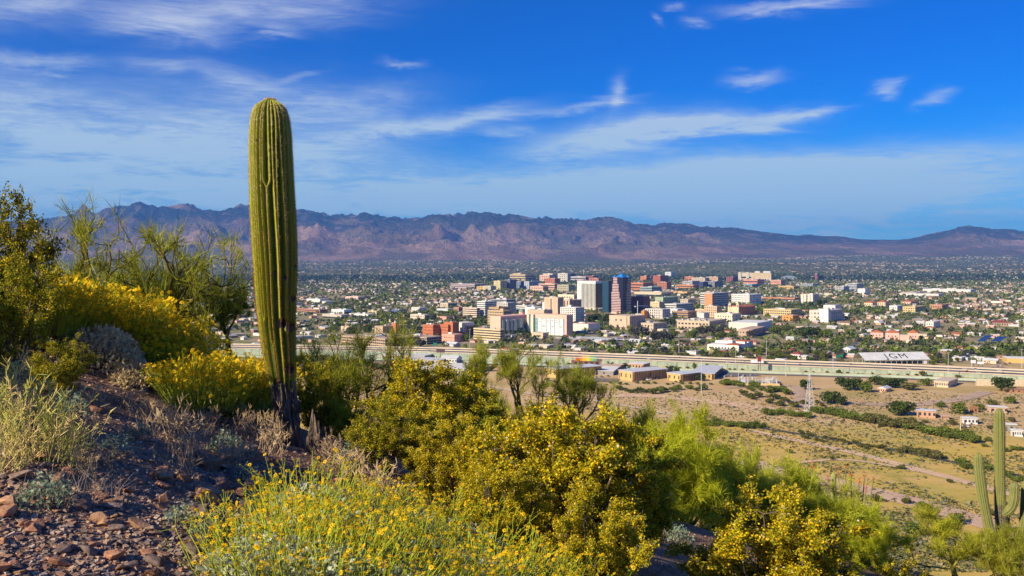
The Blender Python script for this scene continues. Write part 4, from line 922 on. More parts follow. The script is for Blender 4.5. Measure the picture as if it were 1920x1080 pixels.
# ---------------------------------------------------------------- tracks, roads and lots on the plain
def drape(name, pix, width, m_, lift=.25, label=None, step=10, fixed=None):
    Q = resample([hitp(*p) for p in pix], step)
    T, Nn = normals(Q)
    nseg = 4; cols = []
    for j in range(nseg + 1):
        P = Q + Nn * ((j / nseg - .5) * width * (1 + .12 * (fbm(Q[:, :1] / 15, Q[:, 1:] / 15, 3, 6 + j) - .5)))
        cols.append(np.c_[P, ground(P[:, 0], P[:, 1]) + lift])
    V = np.concatenate(cols); n = len(Q); i = np.arange(n - 1)
    Fq = np.concatenate([np.stack([j * n + i, j * n + i + 1, (j + 1) * n + i + 1, (j + 1) * n + i], -1) for j in range(nseg)])
    return obj(name, mesh(name, V, Fq, m_), kind='structure', **({'label': label} if label else {}))
trail = mat('pale_trail', (.62, .43, .27), .95, var=.15, vscale=.1, obj_coord=False)
road_d = mat('dirt_road', (.56, .385, .265), .95, var=.12, vscale=.08, obj_coord=False)
drape('dirt_road', [(1380, 862), (1490, 889), (1560, 905), (1630, 920), (1720, 944), (1820, 972), (1930, 1008), (2050, 1050)], 19, road_d, .35, 'wide dirt road winding below the hill')
drape('path', [(1340, 788), (1400, 800), (1480, 811), (1560, 824), (1640, 837), (1720, 853), (1800, 870), (1930, 896), (2050, 920)], 5.5, asph, .4, 'narrow black asphalt path across the desert')
drape('trail', [(1400, 806), (1450, 818), (1540, 835), (1620, 853), (1700, 876), (1780, 895), (1880, 925), (1990, 950)], 9, trail, .3, 'pale sandy trail beside the asphalt path')
drape('trail', [(1500, 868), (1580, 856), (1660, 872), (1750, 890)], 5, trail, .34, 'faint side trail through dry grass')
drape('dirt_track', [(900, 722), (1000, 741), (1080, 747), (1150, 757), (1230, 772), (1310, 787)], 7, mat('curb_track', (.60, .47, .33), .95, var=.1, vscale=.1, obj_coord=False), .5, 'pale track curving round the bare lot')
drape('dirt_track', [(1090, 744), (1180, 740), (1290, 747), (1390, 760), (1500, 775)], 22, trail, .3, 'broad bare track before the motels')
drape('road', [(1360, 727), (1420, 724), (1495, 722), (1500, 740), (1510, 765)], 12, dirt, .4, 'dirt lane beside the substation')
drape('road', [(1480, 752), (1600, 757), (1700, 762), (1800, 750), (1850, 735)], 16, dirt, .4, 'bare dirt lane across the open lots')
drape('asphalt_lot', [(1250, 708), (1350, 704), (1420, 703)], 26, asph2, .45, 'asphalt lot beside the motel')
drape('asphalt_lot', [(1085, 712), (1160, 714)], 30, asph2, .42, 'grey motel car park')
drape('avenue', [(1548, 690), (1572, 668), (1600, 650), (1640, 625), (1690, 600), (1760, 575)], 17, asph2, .45, 'wide avenue running into the right barrio')
drape('avenue', [(1215, 662), (1228, 648), (1205, 636), (1160, 628), (1100, 627)], 20, asph2, .5, 'curving street round the large parking lot')
drape('parking_lot', [(1040, 640), (1110, 642), (1185, 645)], 95, asph2, .45, 'large grey parking lot before the courthouse', 14)
drape('bare_lot', [(1060, 657), (1150, 658), (1215, 659)], 38, dirt, .55, 'bare dirt lot beside the ramp')
drape('parking_lot', [(1288, 640), (1330, 637), (1380, 636)], 50, asph2, .45, 'tree dotted car park of the convention hall')
drape('bare_lot', [(1600, 688), (1760, 692), (1900, 694)], 60, mat('dark_lot', (.27, .2, .15), .95, var=.15, vscale=.05, obj_coord=False), .5, 'dark bare lot under the long canopy')
for i, (a, b) in enumerate((((560, 600), (900, 612)), ((560, 572), (880, 566)), ((1440, 560), (1900, 568)), ((1500, 622), (1900, 634)), ((1250, 620), (1300, 560)), ((700, 628), (640, 560)))):
    drape('street', [a, ((a[0] + b[0]) / 2, (a[1] + b[1]) / 2), b], 13, asph2, .5, step=25)

# shade canopies and posts in the big lot
def canopies():
    wm = paint(.52, .55, .60, .5)
    for i in range(7):
        a = hitp(1030 + 13 * i, 636.5 - .3 * i); b = hitp(1105 + 13 * i, 641.5 - .1 * i)
        L = (b - a).length; ang = math.atan2(b.y - a.y, b.x - a.x)
        e = thing('shade_canopy', 'row of pale shade canopy in the large parking lot, number %s from the pavilion' % ['first', 'second', 'third', 'fourth', 'fifth', 'sixth', 'last'][i], 'canopy', a, ang, 'parking shade canopies')
        for q in range(8): blk(e, 'canopy_panel', wm, L * q / 8 + .2, L * (q + 1) / 8 - .2, -2.2, 2.2, 3.2, 3.5)
        for q in range(5): blk(e, 'post', paint(.5, .5, .5), L * (q + .2) / 5, L * (q + .2) / 5 + .3, -.15, .15, 0, 3.2)
    for i in range(34):
        p = hitp(1068 + (i % 17) * 7.2, 646.5 + 4 * (i // 17)); e = thing('traffic_barrel', 'small orange traffic barrel standing in the large parking lot', 'barrel', p, 0, 'orange barrels in the lot')
        V, Fq = lathe([(.5, 0), (.5, .2), (.42, .25), (.36, 1.5), (.2, 1.55), (.15, 1.75)], 8); obj('drum', mesh('drum', V, Fq, paint(.70, .14, .04)), e)
canopies()

# ---------------------------------------------------------------- poles, signs, lattice tower, substation
def pole(label, px_, pyt, pyb, rad=.22, colr=(.55, .55, .55), arms=0, name='light_pole', cat='light pole', lamp=True):
    p = hitp(px_, pyb); h = (pyb - pyt) / F * p.y
    mb = MB(); mb.tube([(0, 0, 0), (0, 0, h * .5), (0, 0, h)], [rad, rad * .8, rad * .55], 8)
    e = thing(name, label, cat, p); obj('mast', mb.build('mast', paint(*colr)), e)
    if lamp:
        for s in (-1, 1): blk(e, 'lamp', paint(.5, .5, .5), min(0, s * 1.8), max(0, s * 1.8), -.2, .2, h - .3, h)
    for i in range(arms): blk(e, 'crossarm', paint(*colr), -1.6, 1.6, -.1, .1, h - .8 - 1.3 * i, h - .55 - 1.3 * i)
    return e
for (px_, t_, b_, lab) in ((1315, 675, 737, 'tall grey mast before the motel lot, nearest of the masts'), (1385, 681, 719, 'grey light mast at the left of the substation'), (1473.5, 672, 706, 'grey light mast behind the substation'), (1273, 627, 663, 'light mast at the ramp corner'), (1379.5, 656, 690, 'light mast at the left of the red sign'), (1437, 634, 672, 'light mast before the white mission complex'),
        (1562, 661, 703, 'light mast at the wide avenue'), (1617, 661, 686, 'light mast left of the long canopy'), (1778, 661, 710, 'light mast right of the long canopy'), (1671, 684, 706, 'short light mast below the canopy'), (1822, 670, 691, 'light mast near the white signs'), (1112.5, 639, 660, 'white pole in the bare dirt lot'), (881, 617, 655, 'light mast beside the tan garage'), (1916, 655, 690, 'light mast at the right frame edge')):
    pole(lab, px_, t_, b_, .35)
for (px_, t_, b_, lab) in ((763.5, 646, 694, 'rusty brown utility pole before the motel rows'), (969.5, 654, 712, 'rusty brown utility pole behind the palo verde'), (1483, 722, 748, 'brown utility pole at the lane corner'), (1662, 744, 769, 'thin utility pole on the bare lot'), (1750, 751, 770, 'thin utility pole beside the shiny roof'), (1537, 736, 757, 'short utility pole left of the round tree'), (1899, 765, 792, 'utility pole right of the white shed'), (1431, 752, 771, 'lone short post in the desert')):
    pole(lab, px_, t_, b_, .28, (.20, .09, .05), 1, 'utility_pole', 'utility pole', False)
pole('thick pale yellow pole rising from the desert scrub', 1801, 781, 822, .45, (.66, .52, .24), 0, 'yellow_pole', 'pole', False)
def lattice():
    p = hitp(1518, 771); h = (771 - 702) / F * p.y; m_ = paint(.50, .50, .52, .6)
    e = thing('transmission_tower', 'grey steel lattice tower standing on the desert edge', 'pylon', p, R(25))
    hw = lambda z: 2.6 * (1 - z / h) + .45
    for sx_ in (-1, 1):
        for sy_ in (-1, 1):
            mb = MB(); mb.tube([(sx_ * hw(0), sy_ * hw(0), 0), (sx_ * .45, sy_ * .45, h)], .22, 4); obj('leg', mb.build('leg', m_), e)
    n = 9
    for i in range(n):
        z0, z1 = h * i / n, h * (i + 1) / n; a, b = hw(z0), hw(z1)
        mb = MB()
        for q in range(4):
            c0 = [(-1, -1), (1, -1), (1, 1), (-1, 1)][q]; c1 = [(-1, -1), (1, -1), (1, 1), (-1, 1)][(q + 1) % 4]
            mb.tube([(c0[0] * a, c0[1] * a, z0), (c1[0] * b, c1[1] * b, z1)], .12, 4); mb.tube([(c1[0] * a, c1[1] * a, z0), (c0[0] * b, c0[1] * b, z1)], .12, 4)
        obj('brace', mb.build('brace', m_), e)
    for z, l in ((.72, 4.5), (.84, 4.0), (.95, 3.2)): 
        mb = MB(); mb.tube([(-l, 0, h * z), (0, 0, h * z + .5), (l, 0, h * z)], .2, 4); obj('crossarm', mb.build('crossarm', m_), e)
    blk(e, 'footing', paint(.55, .53, .5), -4, 4, -3, 3, -.3, .5)
lattice()
def sign(label, px_, pyt, pyb, w, h, colr, posts=2, name='billboard', cat='billboard', ground_z=None):
    p = hitp(px_, pyb); H = (pyb - pyt) / F * p.y
    e = thing(name, label, cat, p, R(-8))
    blk(e, 'panel', paint(*colr, .5), -w / 2, w / 2, -.25, .25, H - h, H); blk(e, 'panel_frame', paint(.08, .08, .08), -w / 2 - .2, w / 2 + .2, .25, .5, H - h - .2, H + .2)
    for i in range(posts): x = 0 if posts == 1 else (-w * .3 + w * .6 * i); blk(e, 'post', paint(.12, .10, .09), x - .3, x + .3, -.2, .24, 0, H - h)
sign('dark red sign on two posts before the lorry', 1424, 668.5, 697, 4, 6, (.25, .03, .04)); sign('dark billboard on a single mast by the storage hall', 826, 655, 676, 11, 4, (.10, .06, .06), 1)
sign('dark billboard seen through the palo verde', 964, 654.5, 692, 11, 5, (.05, .05, .08), 1); sign('green road sign above the parking deck lane', 816, 643, 654, 6, 4, (.02, .20, .14), 2, 'road_sign', 'road sign')
sign('green road sign at the avenue, left one', 1571, 665.5, 674, 4.5, 4, (.02, .16, .10), 2, 'road_sign', 'road sign'); sign('green road sign at the avenue, right one', 1577.5, 664, 673, 4.5, 4, (.02, .18, .10), 2, 'road_sign', 'road sign')
sign('white sign panel above the freeway barrier', 1825, 675, 692, 6, 4, (.78, .78, .8), 1, 'road_sign', 'road sign'); sign('wide white sign panel right of the first', 1838.5, 678, 692, 8, 3, (.75, .76, .78), 2, 'road_sign', 'road sign')
def substation():
    e, w, L, H, d = shell('electrical substation of grey apparatus behind a yellow wall', 'substation', 'substation', 1356, 1462, 1496, 717.5, 723.5, th=R(9))
    L = min(L, 75); ym = paint(.62, .46, .20)
    for q in range(14): blk(e, 'wall_panel', ym, w * q / 14, w * (q + 1) / 14 - .1, 0, .4, 0, H * .8)
    blk(e, 'yard', paint(.34, .31, .28), .5, w - .5, .5, L, .3, .5); blk(e, 'side_fence', paint(.05, .06, .12), w, w + .5, 0, L, 0, H)
    rr = random.Random(4); gm = [paint(.48, .49, .52, .5), paint(.33, .34, .37, .5), paint(.60, .6, .6, .5)]
    for i in range(70):
        x, y = w * rr.uniform(.28, .97), L * rr.uniform(.05, .95); hh = rr.uniform(2, 6.5); s = rr.uniform(.3, 1.3)
        blk(e, 'transformer', rr.choice(gm), x, x + s, y, y + s, .5, .5 + hh)
        if i % 3 == 0: blk(e, 'busbar', gm[0], x - 3, x + 3, y + .1, y + .35, .5 + hh, .8 + hh)
    blk(e, 'control_house', paint(.60, .50, .38), w * .78, w * .92, L * .6, L * .75, .5, 5)
substation()
# construction crane over the dark brick block
p = hitp(1195.5, 590); e = thing('tower_crane', 'slim blue and white tower crane before the dark brick block', 'crane', p, R(10)); mb = MB(); mb.tube([(0, 0, 0), (0, 0, 34)], .9, 4); obj('mast', mb.build('mast', paint(.55, .55, .6)), e); mb = MB(); mb.tube([(-7, 0, 21), (0, 0, 22), (28, 0, 21)], .8, 4); obj('jib', mb.build('jib', paint(.12, .18, .42)), e); blk(e, 'counterweight', paint(.7, .7, .7), -8, -5, -1, 1, 19, 22)
p = hitp(1094.5, 530); e = thing('antenna_mast', 'red and white antenna mast behind the white tower', 'antenna', p); mb = MB(); mb.tube([(0, 0, 0), (0, 0, 55)], 1.6, 4); obj('lower_mast', mb.build('lower_mast', paint(.55, .16, .1)), e); mb = MB(); mb.tube([(0, 0, 55), (0, 0, 85)], 1.2, 4); obj('upper_mast', mb.build('upper_mast', paint(.7, .7, .7)), e)

# ---------------------------------------------------------------- trees of the plain and city
def quads_at(C, size, nrm=None, rg=rng, aspect=1.0):
    """random facing quads centred on C"""
    n = len(C); u = rg.normal(size=(n, 3)); u /= np.linalg.norm(u, axis=1)[:, None]
    v = np.cross(u, rg.normal(size=(n, 3)) if nrm is None else nrm); v /= np.linalg.norm(v, axis=1)[:, None] + 1e-9
    s = np.broadcast_to(np.asarray(size, float), (n,))[:, None]
    V = np.stack([C - u * s, C - v * s * aspect, C + u * s, C + v * s * aspect], 1).reshape(-1, 3)
    return V, np.arange(4 * n).reshape(-1, 4)
leafm = mat('tree_leaves', attr=True, rough=.7, trans=.25, spec=.2)
leafo = mat('far_leaves', attr=True, rough=.85, spec=.1)
barkm = mat('bark', (.12, .09, .06), .95, var=.3, vscale=2)
def crown_pts(n, rg, lobes=9, flat=.8):
    c = rg.normal(size=(lobes, 3)); c /= np.linalg.norm(c, axis=1)[:, None]; c *= rg.uniform(.25, .68, (lobes, 1)); c[:, 2] = np.abs(c[:, 2]) * .9 - .12
    k = rg.integers(0, lobes, n); d = rg.normal(size=(n, 3)); d /= np.linalg.norm(d, axis=1)[:, None]
    r = rg.uniform(.30, .48, lobes)[k] * rg.uniform(.55, 1.05, n) ** .6
    P = c[k] + d * r[:, None]; P[:, 2] *= flat
    return P, k
def tree_mesh(seed, n, colr, size=.09, flat=1.0):
    rg = np.random.default_rng(seed); P, k = crown_pts(n, rg, 11, flat); P[:, 2] += .66
    V, Fq = quads_at(P, rg.uniform(.6, 1.3, n) * size, rg=rg)
    lob = rg.uniform(.7, 1.25, 11)[k]; c = np.array(colr)[None] * (lob * rg.uniform(.7, 1.3, n))[:, None]; c[:, 0] *= rg.uniform(.85, 1.3, n)
    tr = MB(); tr.tube([(0, 0, -.1), (.02, 0, .3), (.0, .03, .7)], [.07, .05, .03], 6)
    for q in range(4):
        a = q * 1.7; tr.tube([(0, 0, .3), (.2 * math.cos(a), .2 * math.sin(a), .6), (.38 * math.cos(a), .38 * math.sin(a), .85)], [.04, .03, .012], 5)
    return mesh('crown', V, Fq, leafm, np.repeat(c, 4, 0)), tr.build('trunk', barkm)
TREES = {'dark': [tree_mesh(100 + i, 900, (.075, .115, .016)) for i in range(3)], 'green': [tree_mesh(110 + i, 800, (.145, .20, .024)) for i in range(3)],
         'olive': [tree_mesh(120 + i, 700, (.15, .155, .04)) for i in range(3)], 'grey': [tree_mesh(130 + i, 700, (.075, .08, .065), flat=1.0) for i in range(2)], 'shrub': [tree_mesh(140 + i, 500, (.12, .14, .025), .11, .75) for i in range(3)]}
def tree(label, px_, pyb, wpx, hpx, kind='green', group=None, name='tree', cat='tree', p=None):
    p = p or hitp(px_, pyb); i = int(px_ * 3) % len(TREES[kind]); cm_, tm = TREES[kind][i]
    w = wpx / F * p.y; h = hpx / F * p.y
    e = thing(name, label, cat, (p.x, p.y, p.z), (px_ * 1.7) % 6.28, group)
    e.scale = (w / 1.7, w / 1.7, h / 1.45)
    obj('crown', cm_, e); obj('trunk', tm, e)
    FOOT.append((p.x, p.y, w * .4))
    return e
for a in ((1558, 757.5, 36, 29, 'dark', 'dark round tree on the bare lot, left half of a pair'), (1577, 759, 26, 19, 'dark', 'lower dark tree on the bare lot, right half of a pair'), (1691, 779, 50, 32, 'dark', 'big round dark tree beside the shiny metal roof'), (1586, 731, 40, 28, 'dark', 'dark tree at the left end of the long row'), (1603, 731, 34, 26, 'dark', 'second dark tree of the long row'), (1622, 735, 28, 22, 'green', 'lighter tree left of the pink house'), (1644, 722, 32, 20, 'dark', 'dark tree behind the pink house'), (1668, 727, 36, 22, 'dark', 'dark tree right of the pink house'), (1684, 726, 34, 20, 'dark', 'dark tree left of the long olive shrubs'), (1706, 731, 40, 16, 'olive', 'low olive tree left of the cream bungalow'), (1736, 723, 26, 15, 'green', 'green tree beside the cream bungalow'), (1878, 734, 40, 33, 'dark', 'big dark tree before the beige wall'),
        (1799, 776, 30, 24, 'green', 'bright green tree by the vehicles in the yard'), (1509, 731, 24, 24, 'dark', 'dark tree beside the steel lattice tower'), (1765, 764, 20, 12, 'green', 'small green tree at the yard fence'), (1860, 762, 26, 16, 'olive', 'olive tree in the yard behind the white house'), (1836, 768, 22, 12, 'green', 'green bush tree between the shelters'), (1895, 756, 24, 14, 'green', 'green tree behind the white flat house'), (1268, 704, 13, 20, 'green', 'upright tree behind the motel wings'), (1255, 706, 14, 22, 'grey', 'grey green tall tree at the motel wing'), (1313, 714, 20, 14, 'dark', 'dark shrubby tree before the right motel wing'), (1172, 690, 16, 10, 'grey', 'grey tree by the motel office'),
        (1302, 693, 9, 14, 'green', 'young tree by the mint wall'), (1325, 694, 9, 14, 'green', 'second young tree by the mint wall'), (1730, 706, 16, 13, 'olive', 'pale tree on the freeway bank under the canopy'), (1797, 711, 15, 10, 'olive', 'pale tree on the freeway bank by the mast'), (1573, 701, 11, 9, 'green', 'small round tree on the freeway bank'), (1520, 692, 12, 10, 'olive', 'pale shrubby tree on the freeway bank'),
        (1205, 633, 34, 24, 'grey', 'large grey eucalyptus beside the concert hall'), (1188, 630, 24, 18, 'grey', 'grey eucalyptus before the concert hall'), (1228, 641, 30, 22, 'grey', 'dark grey tree at the street bend'), (1246, 642, 34, 24, 'grey', 'broad grey tree at the street bend'), (1262, 634, 26, 16, 'green', 'green tree behind the street bend'), (1270, 660, 26, 14, 'olive', 'olive shrubby tree at the ramp'), (1316, 629, 20, 20, 'grey', 'grey tree before the convention hall, left'), (1334, 629, 22, 20, 'grey', 'grey tree before the convention hall, middle'), (1352, 628, 20, 18, 'grey', 'grey tree before the convention hall, right'), (1300, 634, 26, 18, 'green', 'bright green tree in the convention car park'), (1354, 634, 26, 14, 'green', 'green tree below the arena'), (1372, 636, 24, 14, 'green', 'green tree below the arena corner'), (1408, 634, 18, 16, 'grey', 'bare looking tree at the arena wall'), (1454, 626, 30, 16, 'green', 'green tree row right of the arena'), (1476, 622, 26, 14, 'green', 'green tree at the end of the arena'),
        (1510, 634, 36, 26, 'dark', 'big dark tree east of the arena'), (1528, 632, 28, 22, 'dark', 'second big dark tree east of the arena'), (1548, 634, 30, 18, 'green', 'green tree right of the big dark trees'), (1482, 655, 34, 18, 'olive', 'olive tree behind the mission complex'), (1570, 648, 30, 18, 'green', 'green tree on the avenue bend'), (1535, 656, 26, 16, 'green', 'green tree left of the avenue'),
        (1105, 607, 14, 20, 'dark', 'dark park tree right of the white hotel'), (1118, 604, 22, 20, 'dark', 'dark park tree under the white tower'), (1133, 606, 20, 18, 'dark', 'park tree under the blue tower'), (1143, 606, 20, 22, 'dark', 'park tree beside the striped tower'), (1156, 606, 16, 20, 'dark', 'park tree right of the striped tower base'), (1119, 590, 9, 15, 'olive', 'pale tall tree before the white tower'), (1240, 615, 12, 20, 'dark', 'dark cypress like tree, left of three'), (1250, 612, 12, 20, 'dark', 'dark cypress like tree, middle of three'), (1262, 612, 12, 18, 'dark', 'dark cypress like tree, right of three'), (1535, 577, 14, 20, 'dark', 'dark cypress by the condominium slab'), (1520, 578, 10, 16, 'dark', 'second dark cypress by the condominium'), (1546, 574, 10, 16, 'dark', 'third dark cypress by the condominium'),
        (1075, 632, 12, 8, 'green', 'bright green shrub tree at the courthouse corner'), (1090, 632, 16, 8, 'green', 'green hedge like tree beside the courthouse corner'), (872, 640, 22, 16, 'green', 'green tree right of the pink adobe office'), (860, 640, 16, 14, 'dark', 'dark tree behind the pink adobe office'), (790, 650, 26, 14, 'grey', 'grey tree at the end of the parking deck'), (844, 661, 12, 8, 'green', 'green tree on the freeway verge'), (690, 626, 18, 20, 'dark', 'dark tree left of the balconied block'), (660, 630, 22, 22, 'dark', 'dark tree on the left plain'), (776, 618, 22, 12, 'green', 'green tree right of the balconied block')):
    tree(a[5], *a[:5])
# palms
def palm_mesh(seed):
    rg = np.random.default_rng(seed); mb = MB(); mb.tube([(0, 0, -.3), (.1, 0, 4), (.15, .1, 9)], [.35, .28, .25], 7, (.16, .12, .08)); cr = MB()
    for i in range(34):
        a = rg.uniform(0, 6.28); e_ = rg.uniform(-.9, 1.1); l = rg.uniform(1.8, 2.8); d = np.array([math.cos(a) * math.cos(e_), math.sin(a) * math.cos(e_), math.sin(e_)]); s = np.array([-math.sin(a), math.cos(a), 0]) * .45
        o = np.array([.15, .1, 9.0]); m1 = o + d * l * .6; t1 = o + d * l - np.array([0, 0, .7]); cr.add([o, m1 + s, t1, m1 - s], [(0, 1, 2, 3)], np.array((.06, .085, .02)) * rg.uniform(.7, 1.4))
    return mb.build('trunk', barkm), cr.build('fronds', leafm)
PALM = [palm_mesh(1), palm_mesh(2)]
for i, (px_, b_, h_) in enumerate(((957, 638, 20), (966, 640, 22), (973, 641, 24), (980, 641, 22), (986, 642, 26), (992, 640, 20), (950, 637, 18), (1180, 706, 22), (1149, 690, 12), (1140, 690, 13), (1146, 691, 11), (1010, 642, 14), (1062, 640, 10), (1139, 618, 22), (1145, 622, 14), (745, 631, 12), (722, 632, 14), (910, 603, 12), (800, 612, 16), (812, 610, 15), (1460, 606, 12), (1300, 600, 14))):
    p = hitp(px_, b_); e = thing('palm_tree', ['fan palm standing by the courthouse glass front', 'fan palm among the motel and downtown streets'][0 if i < 7 else 1], 'palm tree', p, i * 1.3, ['courthouse palms', 'street palms'][0 if i < 7 else 1], scale=h_ / F * p.y / 10.5)
    obj('trunk', PALM[i % 2][0], e); obj('fronds', PALM[i % 2][1], e)

# desert shrubs big enough to pick out
SH = []
WHERE = ['below the motel wings', 'by the right motel wing', 'in the hedge above the black path', 'before the substation', 'along the dirt lane', 'left of the lattice tower', 'in the long hedge below the lattice tower', 'in the hedge below the big round tree', 'in the hedge by the yellow pole', 'along the black path', 'clumped beside the black path', 'near the right saguaro', 'in the open desert by the yard', 'below the yard', 'beside the dark tree pair',
    'on the freeway verge by the motels', 'on the freeway verge below the canopy', 'on the freeway verge at the right', 'before the mission complex', 'beyond the freeway by the avenue', 'before the long canopy', 'on the bare lot by the ramp', 'by the freeway below the tan garage', 'before the left motel wing', 'in front of the motel wings', 'behind the motel wings', 'left of the white motel rows', 'below the white motel rows', 'under the green wall']
NLINE = [0]
def shrub_line(a, b, n, wpx, jit, kind='shrub', hr=.55):
    wh = WHERE[NLINE[0] % len(WHERE)]; NLINE[0] += 1
    rr = random.Random(int(a[0] + a[1]))
    for i in range(n):
        t = (i + rr.uniform(-.3, .3)) / max(n - 1, 1); SH.append((a[0] + (b[0] - a[0]) * t + rr.uniform(-4, 4), a[1] + (b[1] - a[1]) * t + rr.uniform(-jit, jit), wpx * rr.uniform(.7, 1.3), hr, kind, wh))
shrub_line((1165, 734), (1245, 737), 10, 20, 3); shrub_line((1245, 735), (1320, 730), 6, 18, 3, 'green'); shrub_line((1310, 796), (1430, 802), 16, 20, 3, 'green'); shrub_line((1360, 724), (1480, 736), 16, 20, 5, 'green'); shrub_line((1390, 745), (1500, 760), 10, 20, 7); shrub_line((1440, 775), (1520, 782), 10, 20, 4, 'green')
shrub_line((1520, 772), (1620, 788), 18, 24, 4, 'green'); shrub_line((1610, 788), (1720, 806), 18, 26, 5, 'olive'); shrub_line((1700, 802), (1830, 826), 20, 26, 5, 'green'); shrub_line((1500, 818), (1660, 845), 18, 13, 5); shrub_line((1690, 848), (1760, 858), 8, 24, 4, 'olive'); shrub_line((1800, 872), (1930, 905), 12, 20, 6, 'green'); shrub_line((1640, 790), (1900, 800), 12, 16, 14, 'olive'); shrub_line((1770, 815), (1930, 850), 12, 18, 8, 'green'); shrub_line((1530, 757), (1560, 772), 4, 12, 2)
shrub_line((1250, 690), (1420, 696), 14, 7, 1); shrub_line((1500, 699), (1760, 706), 18, 7, 1.5); shrub_line((1780, 711), (1900, 716), 8, 8, 1); shrub_line((1360, 655), (1480, 668), 14, 14, 4, 'olive'); shrub_line((1480, 680), (1620, 690), 8, 11, 3, 'olive'); shrub_line((1640, 690), (1900, 702), 10, 12, 2, 'olive'); shrub_line((1000, 660), (1240, 664), 9, 10, 3, 'olive'); shrub_line((860, 660), (1010, 655), 10, 13, 4, 'olive')
for (a, b, c_, k) in ((1700, 945, 22, 'shrub'), (1730, 958, 30, 'green'), (1795, 982, 34, 'green'), (1712, 1004, 44, 'green'), (1860, 967, 18, 'shrub'), (1640, 940, 26, 'olive'), (1905, 1000, 22, 'green'), (1690, 880, 16, 'shrub'), (1560, 862, 14, 'shrub'), (1480, 850, 16, 'olive'), (1780, 905, 14, 'shrub')): SH.append((a, b, c_, .62, k, 'near the wide dirt road'))
# parked cars
PC = [((.6, .6, .6), 'silver'), ((.05, .05, .06), 'black'), ((.7, .7, .68), 'white'), ((.35, .03, .03), 'red'), ((.10, .14, .25), 'blue'), ((.28, .26, .22), 'tan')]
rr_ = random.Random(12)
for (a, b, n, wh) in (((1288, 634), (1350, 631), 12, 'in the convention car park'), ((1292, 641), (1375, 638), 12, 'in the lower row of the convention car park'), ((1188, 717), (1246, 709), 7, 'beside the middle motel wing'), ((1268, 717), (1300, 712), 4, 'beside the right motel wing'), ((1085, 711), (1150, 706), 6, 'in the motel car park'), ((1788, 774), (1822, 772), 4, 'in the dirt yard by the shelter'), ((1802, 803), (1826, 800), 3, 'below the white shed'), ((1575, 660), (1640, 628), 6, 'along the wide avenue'), ((1830, 700), (1900, 680), 9, 'in the car park at the right edge'), ((1360, 707), (1420, 704), 5, 'on the asphalt lot by the substation'), ((745, 682), (830, 688), 7, 'before the white motel row')):
    for i in range(n):
        t = (i + rr_.uniform(-.2, .2)) / n; c_, cn = rr_.choice(PC); p = hitp(a[0] + (b[0] - a[0]) * t, a[1] + (b[1] - a[1]) * t); lab = '%s car parked %s' % (cn, wh)
        if free(p.x, p.y, -4) if 'free' in globals() else True: car(lab, (p.x, p.y, p.z + .5), rr_.choice([-TH, R(50)]), c_, rr_.random() < .4, lab + ' group')
shrub_line((1030, 716), (1150, 722), 9, 10, 3); shrub_line((1160, 720), (1350, 722), 14, 9, 2, 'green'); shrub_line((1040, 690), (1250, 694), 9, 12, 3, 'green'); shrub_line((560, 676), (720, 690), 12, 22, 5, 'olive'); shrub_line((720, 690), (960, 704), 12, 20, 6, 'olive'); shrub_line((850, 668), (1060, 684), 8, 10, 2, 'green')
def plant_shrubs():
  for i, (a, b, w_, hr, k, wh) in enumerate(SH):
    lab = {'shrub': 'dusky green creosote shrub ', 'green': 'bright green mesquite bush ', 'olive': 'olive brown bush '}[k] + wh
    tree(lab, a, b, w_, w_ * hr, k, lab + ' group', 'desert_shrub', 'shrub')
plant_shrubs()

# scrub nobody could count
def scatter_blobs(name, X, Y, rad, hgt, colr, nq, label, sz=.6, base=0.0):
    n = len(X); Z = ground(X, Y); k = np.repeat(np.arange(n), nq); m_ = n * nq
    d = rng.normal(size=(m_, 3)); d /= np.linalg.norm(d, axis=1)[:, None]; d[:, 2] = np.abs(d[:, 2]) if base == 0 else d[:, 2]; d *= rng.uniform(.5, 1.0, (m_, 1))
    C = np.c_[X, Y, Z][k] + d * np.c_[rad, rad, hgt][k]; C[:, 2] += (base * hgt)[k]
    V, Fq = quads_at(C, rad[k] * sz * rng.uniform(.6, 1.2, m_))
    c = colr[k] * rng.uniform(.7, 1.3, (m_, 1))
    return obj(name, mesh(name, V, Fq, leafo, np.repeat(c, 4, 0)), kind='stuff', label=label)
def desert_scrub():
    n = 24000; py = rng.uniform(735, 1075, n * 3); px = rng.uniform(1000, 1960, n * 3)
    d = -PLAIN * F / (py - HZ); x = (px - CXP) / F * d
    keep = (fbm(x / 45, d / 45, 4, 12) + rng.uniform(-.12, .12, len(x)) > .44) & (d > 380); x, d = x[keep][:n], d[keep][:n]; n = len(x)
    pal = np.array([(.10, .105, .03), (.075, .085, .025), (.15, .15, .07), (.19, .17, .09), (.13, .15, .11)]); c = pal[rng.integers(0, 5, n)] * rng.uniform(.8, 1.25, (n, 1))
    r = rng.uniform(.35, 1.0, n) * (1 + .8 * (rng.random(n) < .15))
    scatter_blobs('desert_scrub', x, d, r, r * .8, c, 5, 'small scattered desert scrub on the tan plain')
    n = 500; y = rng.uniform(45, 380, 9000); k = rng.uniform(-.1, .6, 9000); x = k * y; z = ground(x, y); vis = (-z / y > .27); x, y = x[vis][:3000], y[vis][:3000]; n = len(x)
    c = pal[rng.integers(0, 5, n)] * np.array((1.25, 1.2, .9)) * rng.uniform(.8, 1.25, (n, 1)); r = rng.uniform(.15, .5, n)
    scatter_blobs('slope_scrub', x, y, r, r * .8, c, 12, 'low weeds and scrub on the lower slope')
desert_scrub()

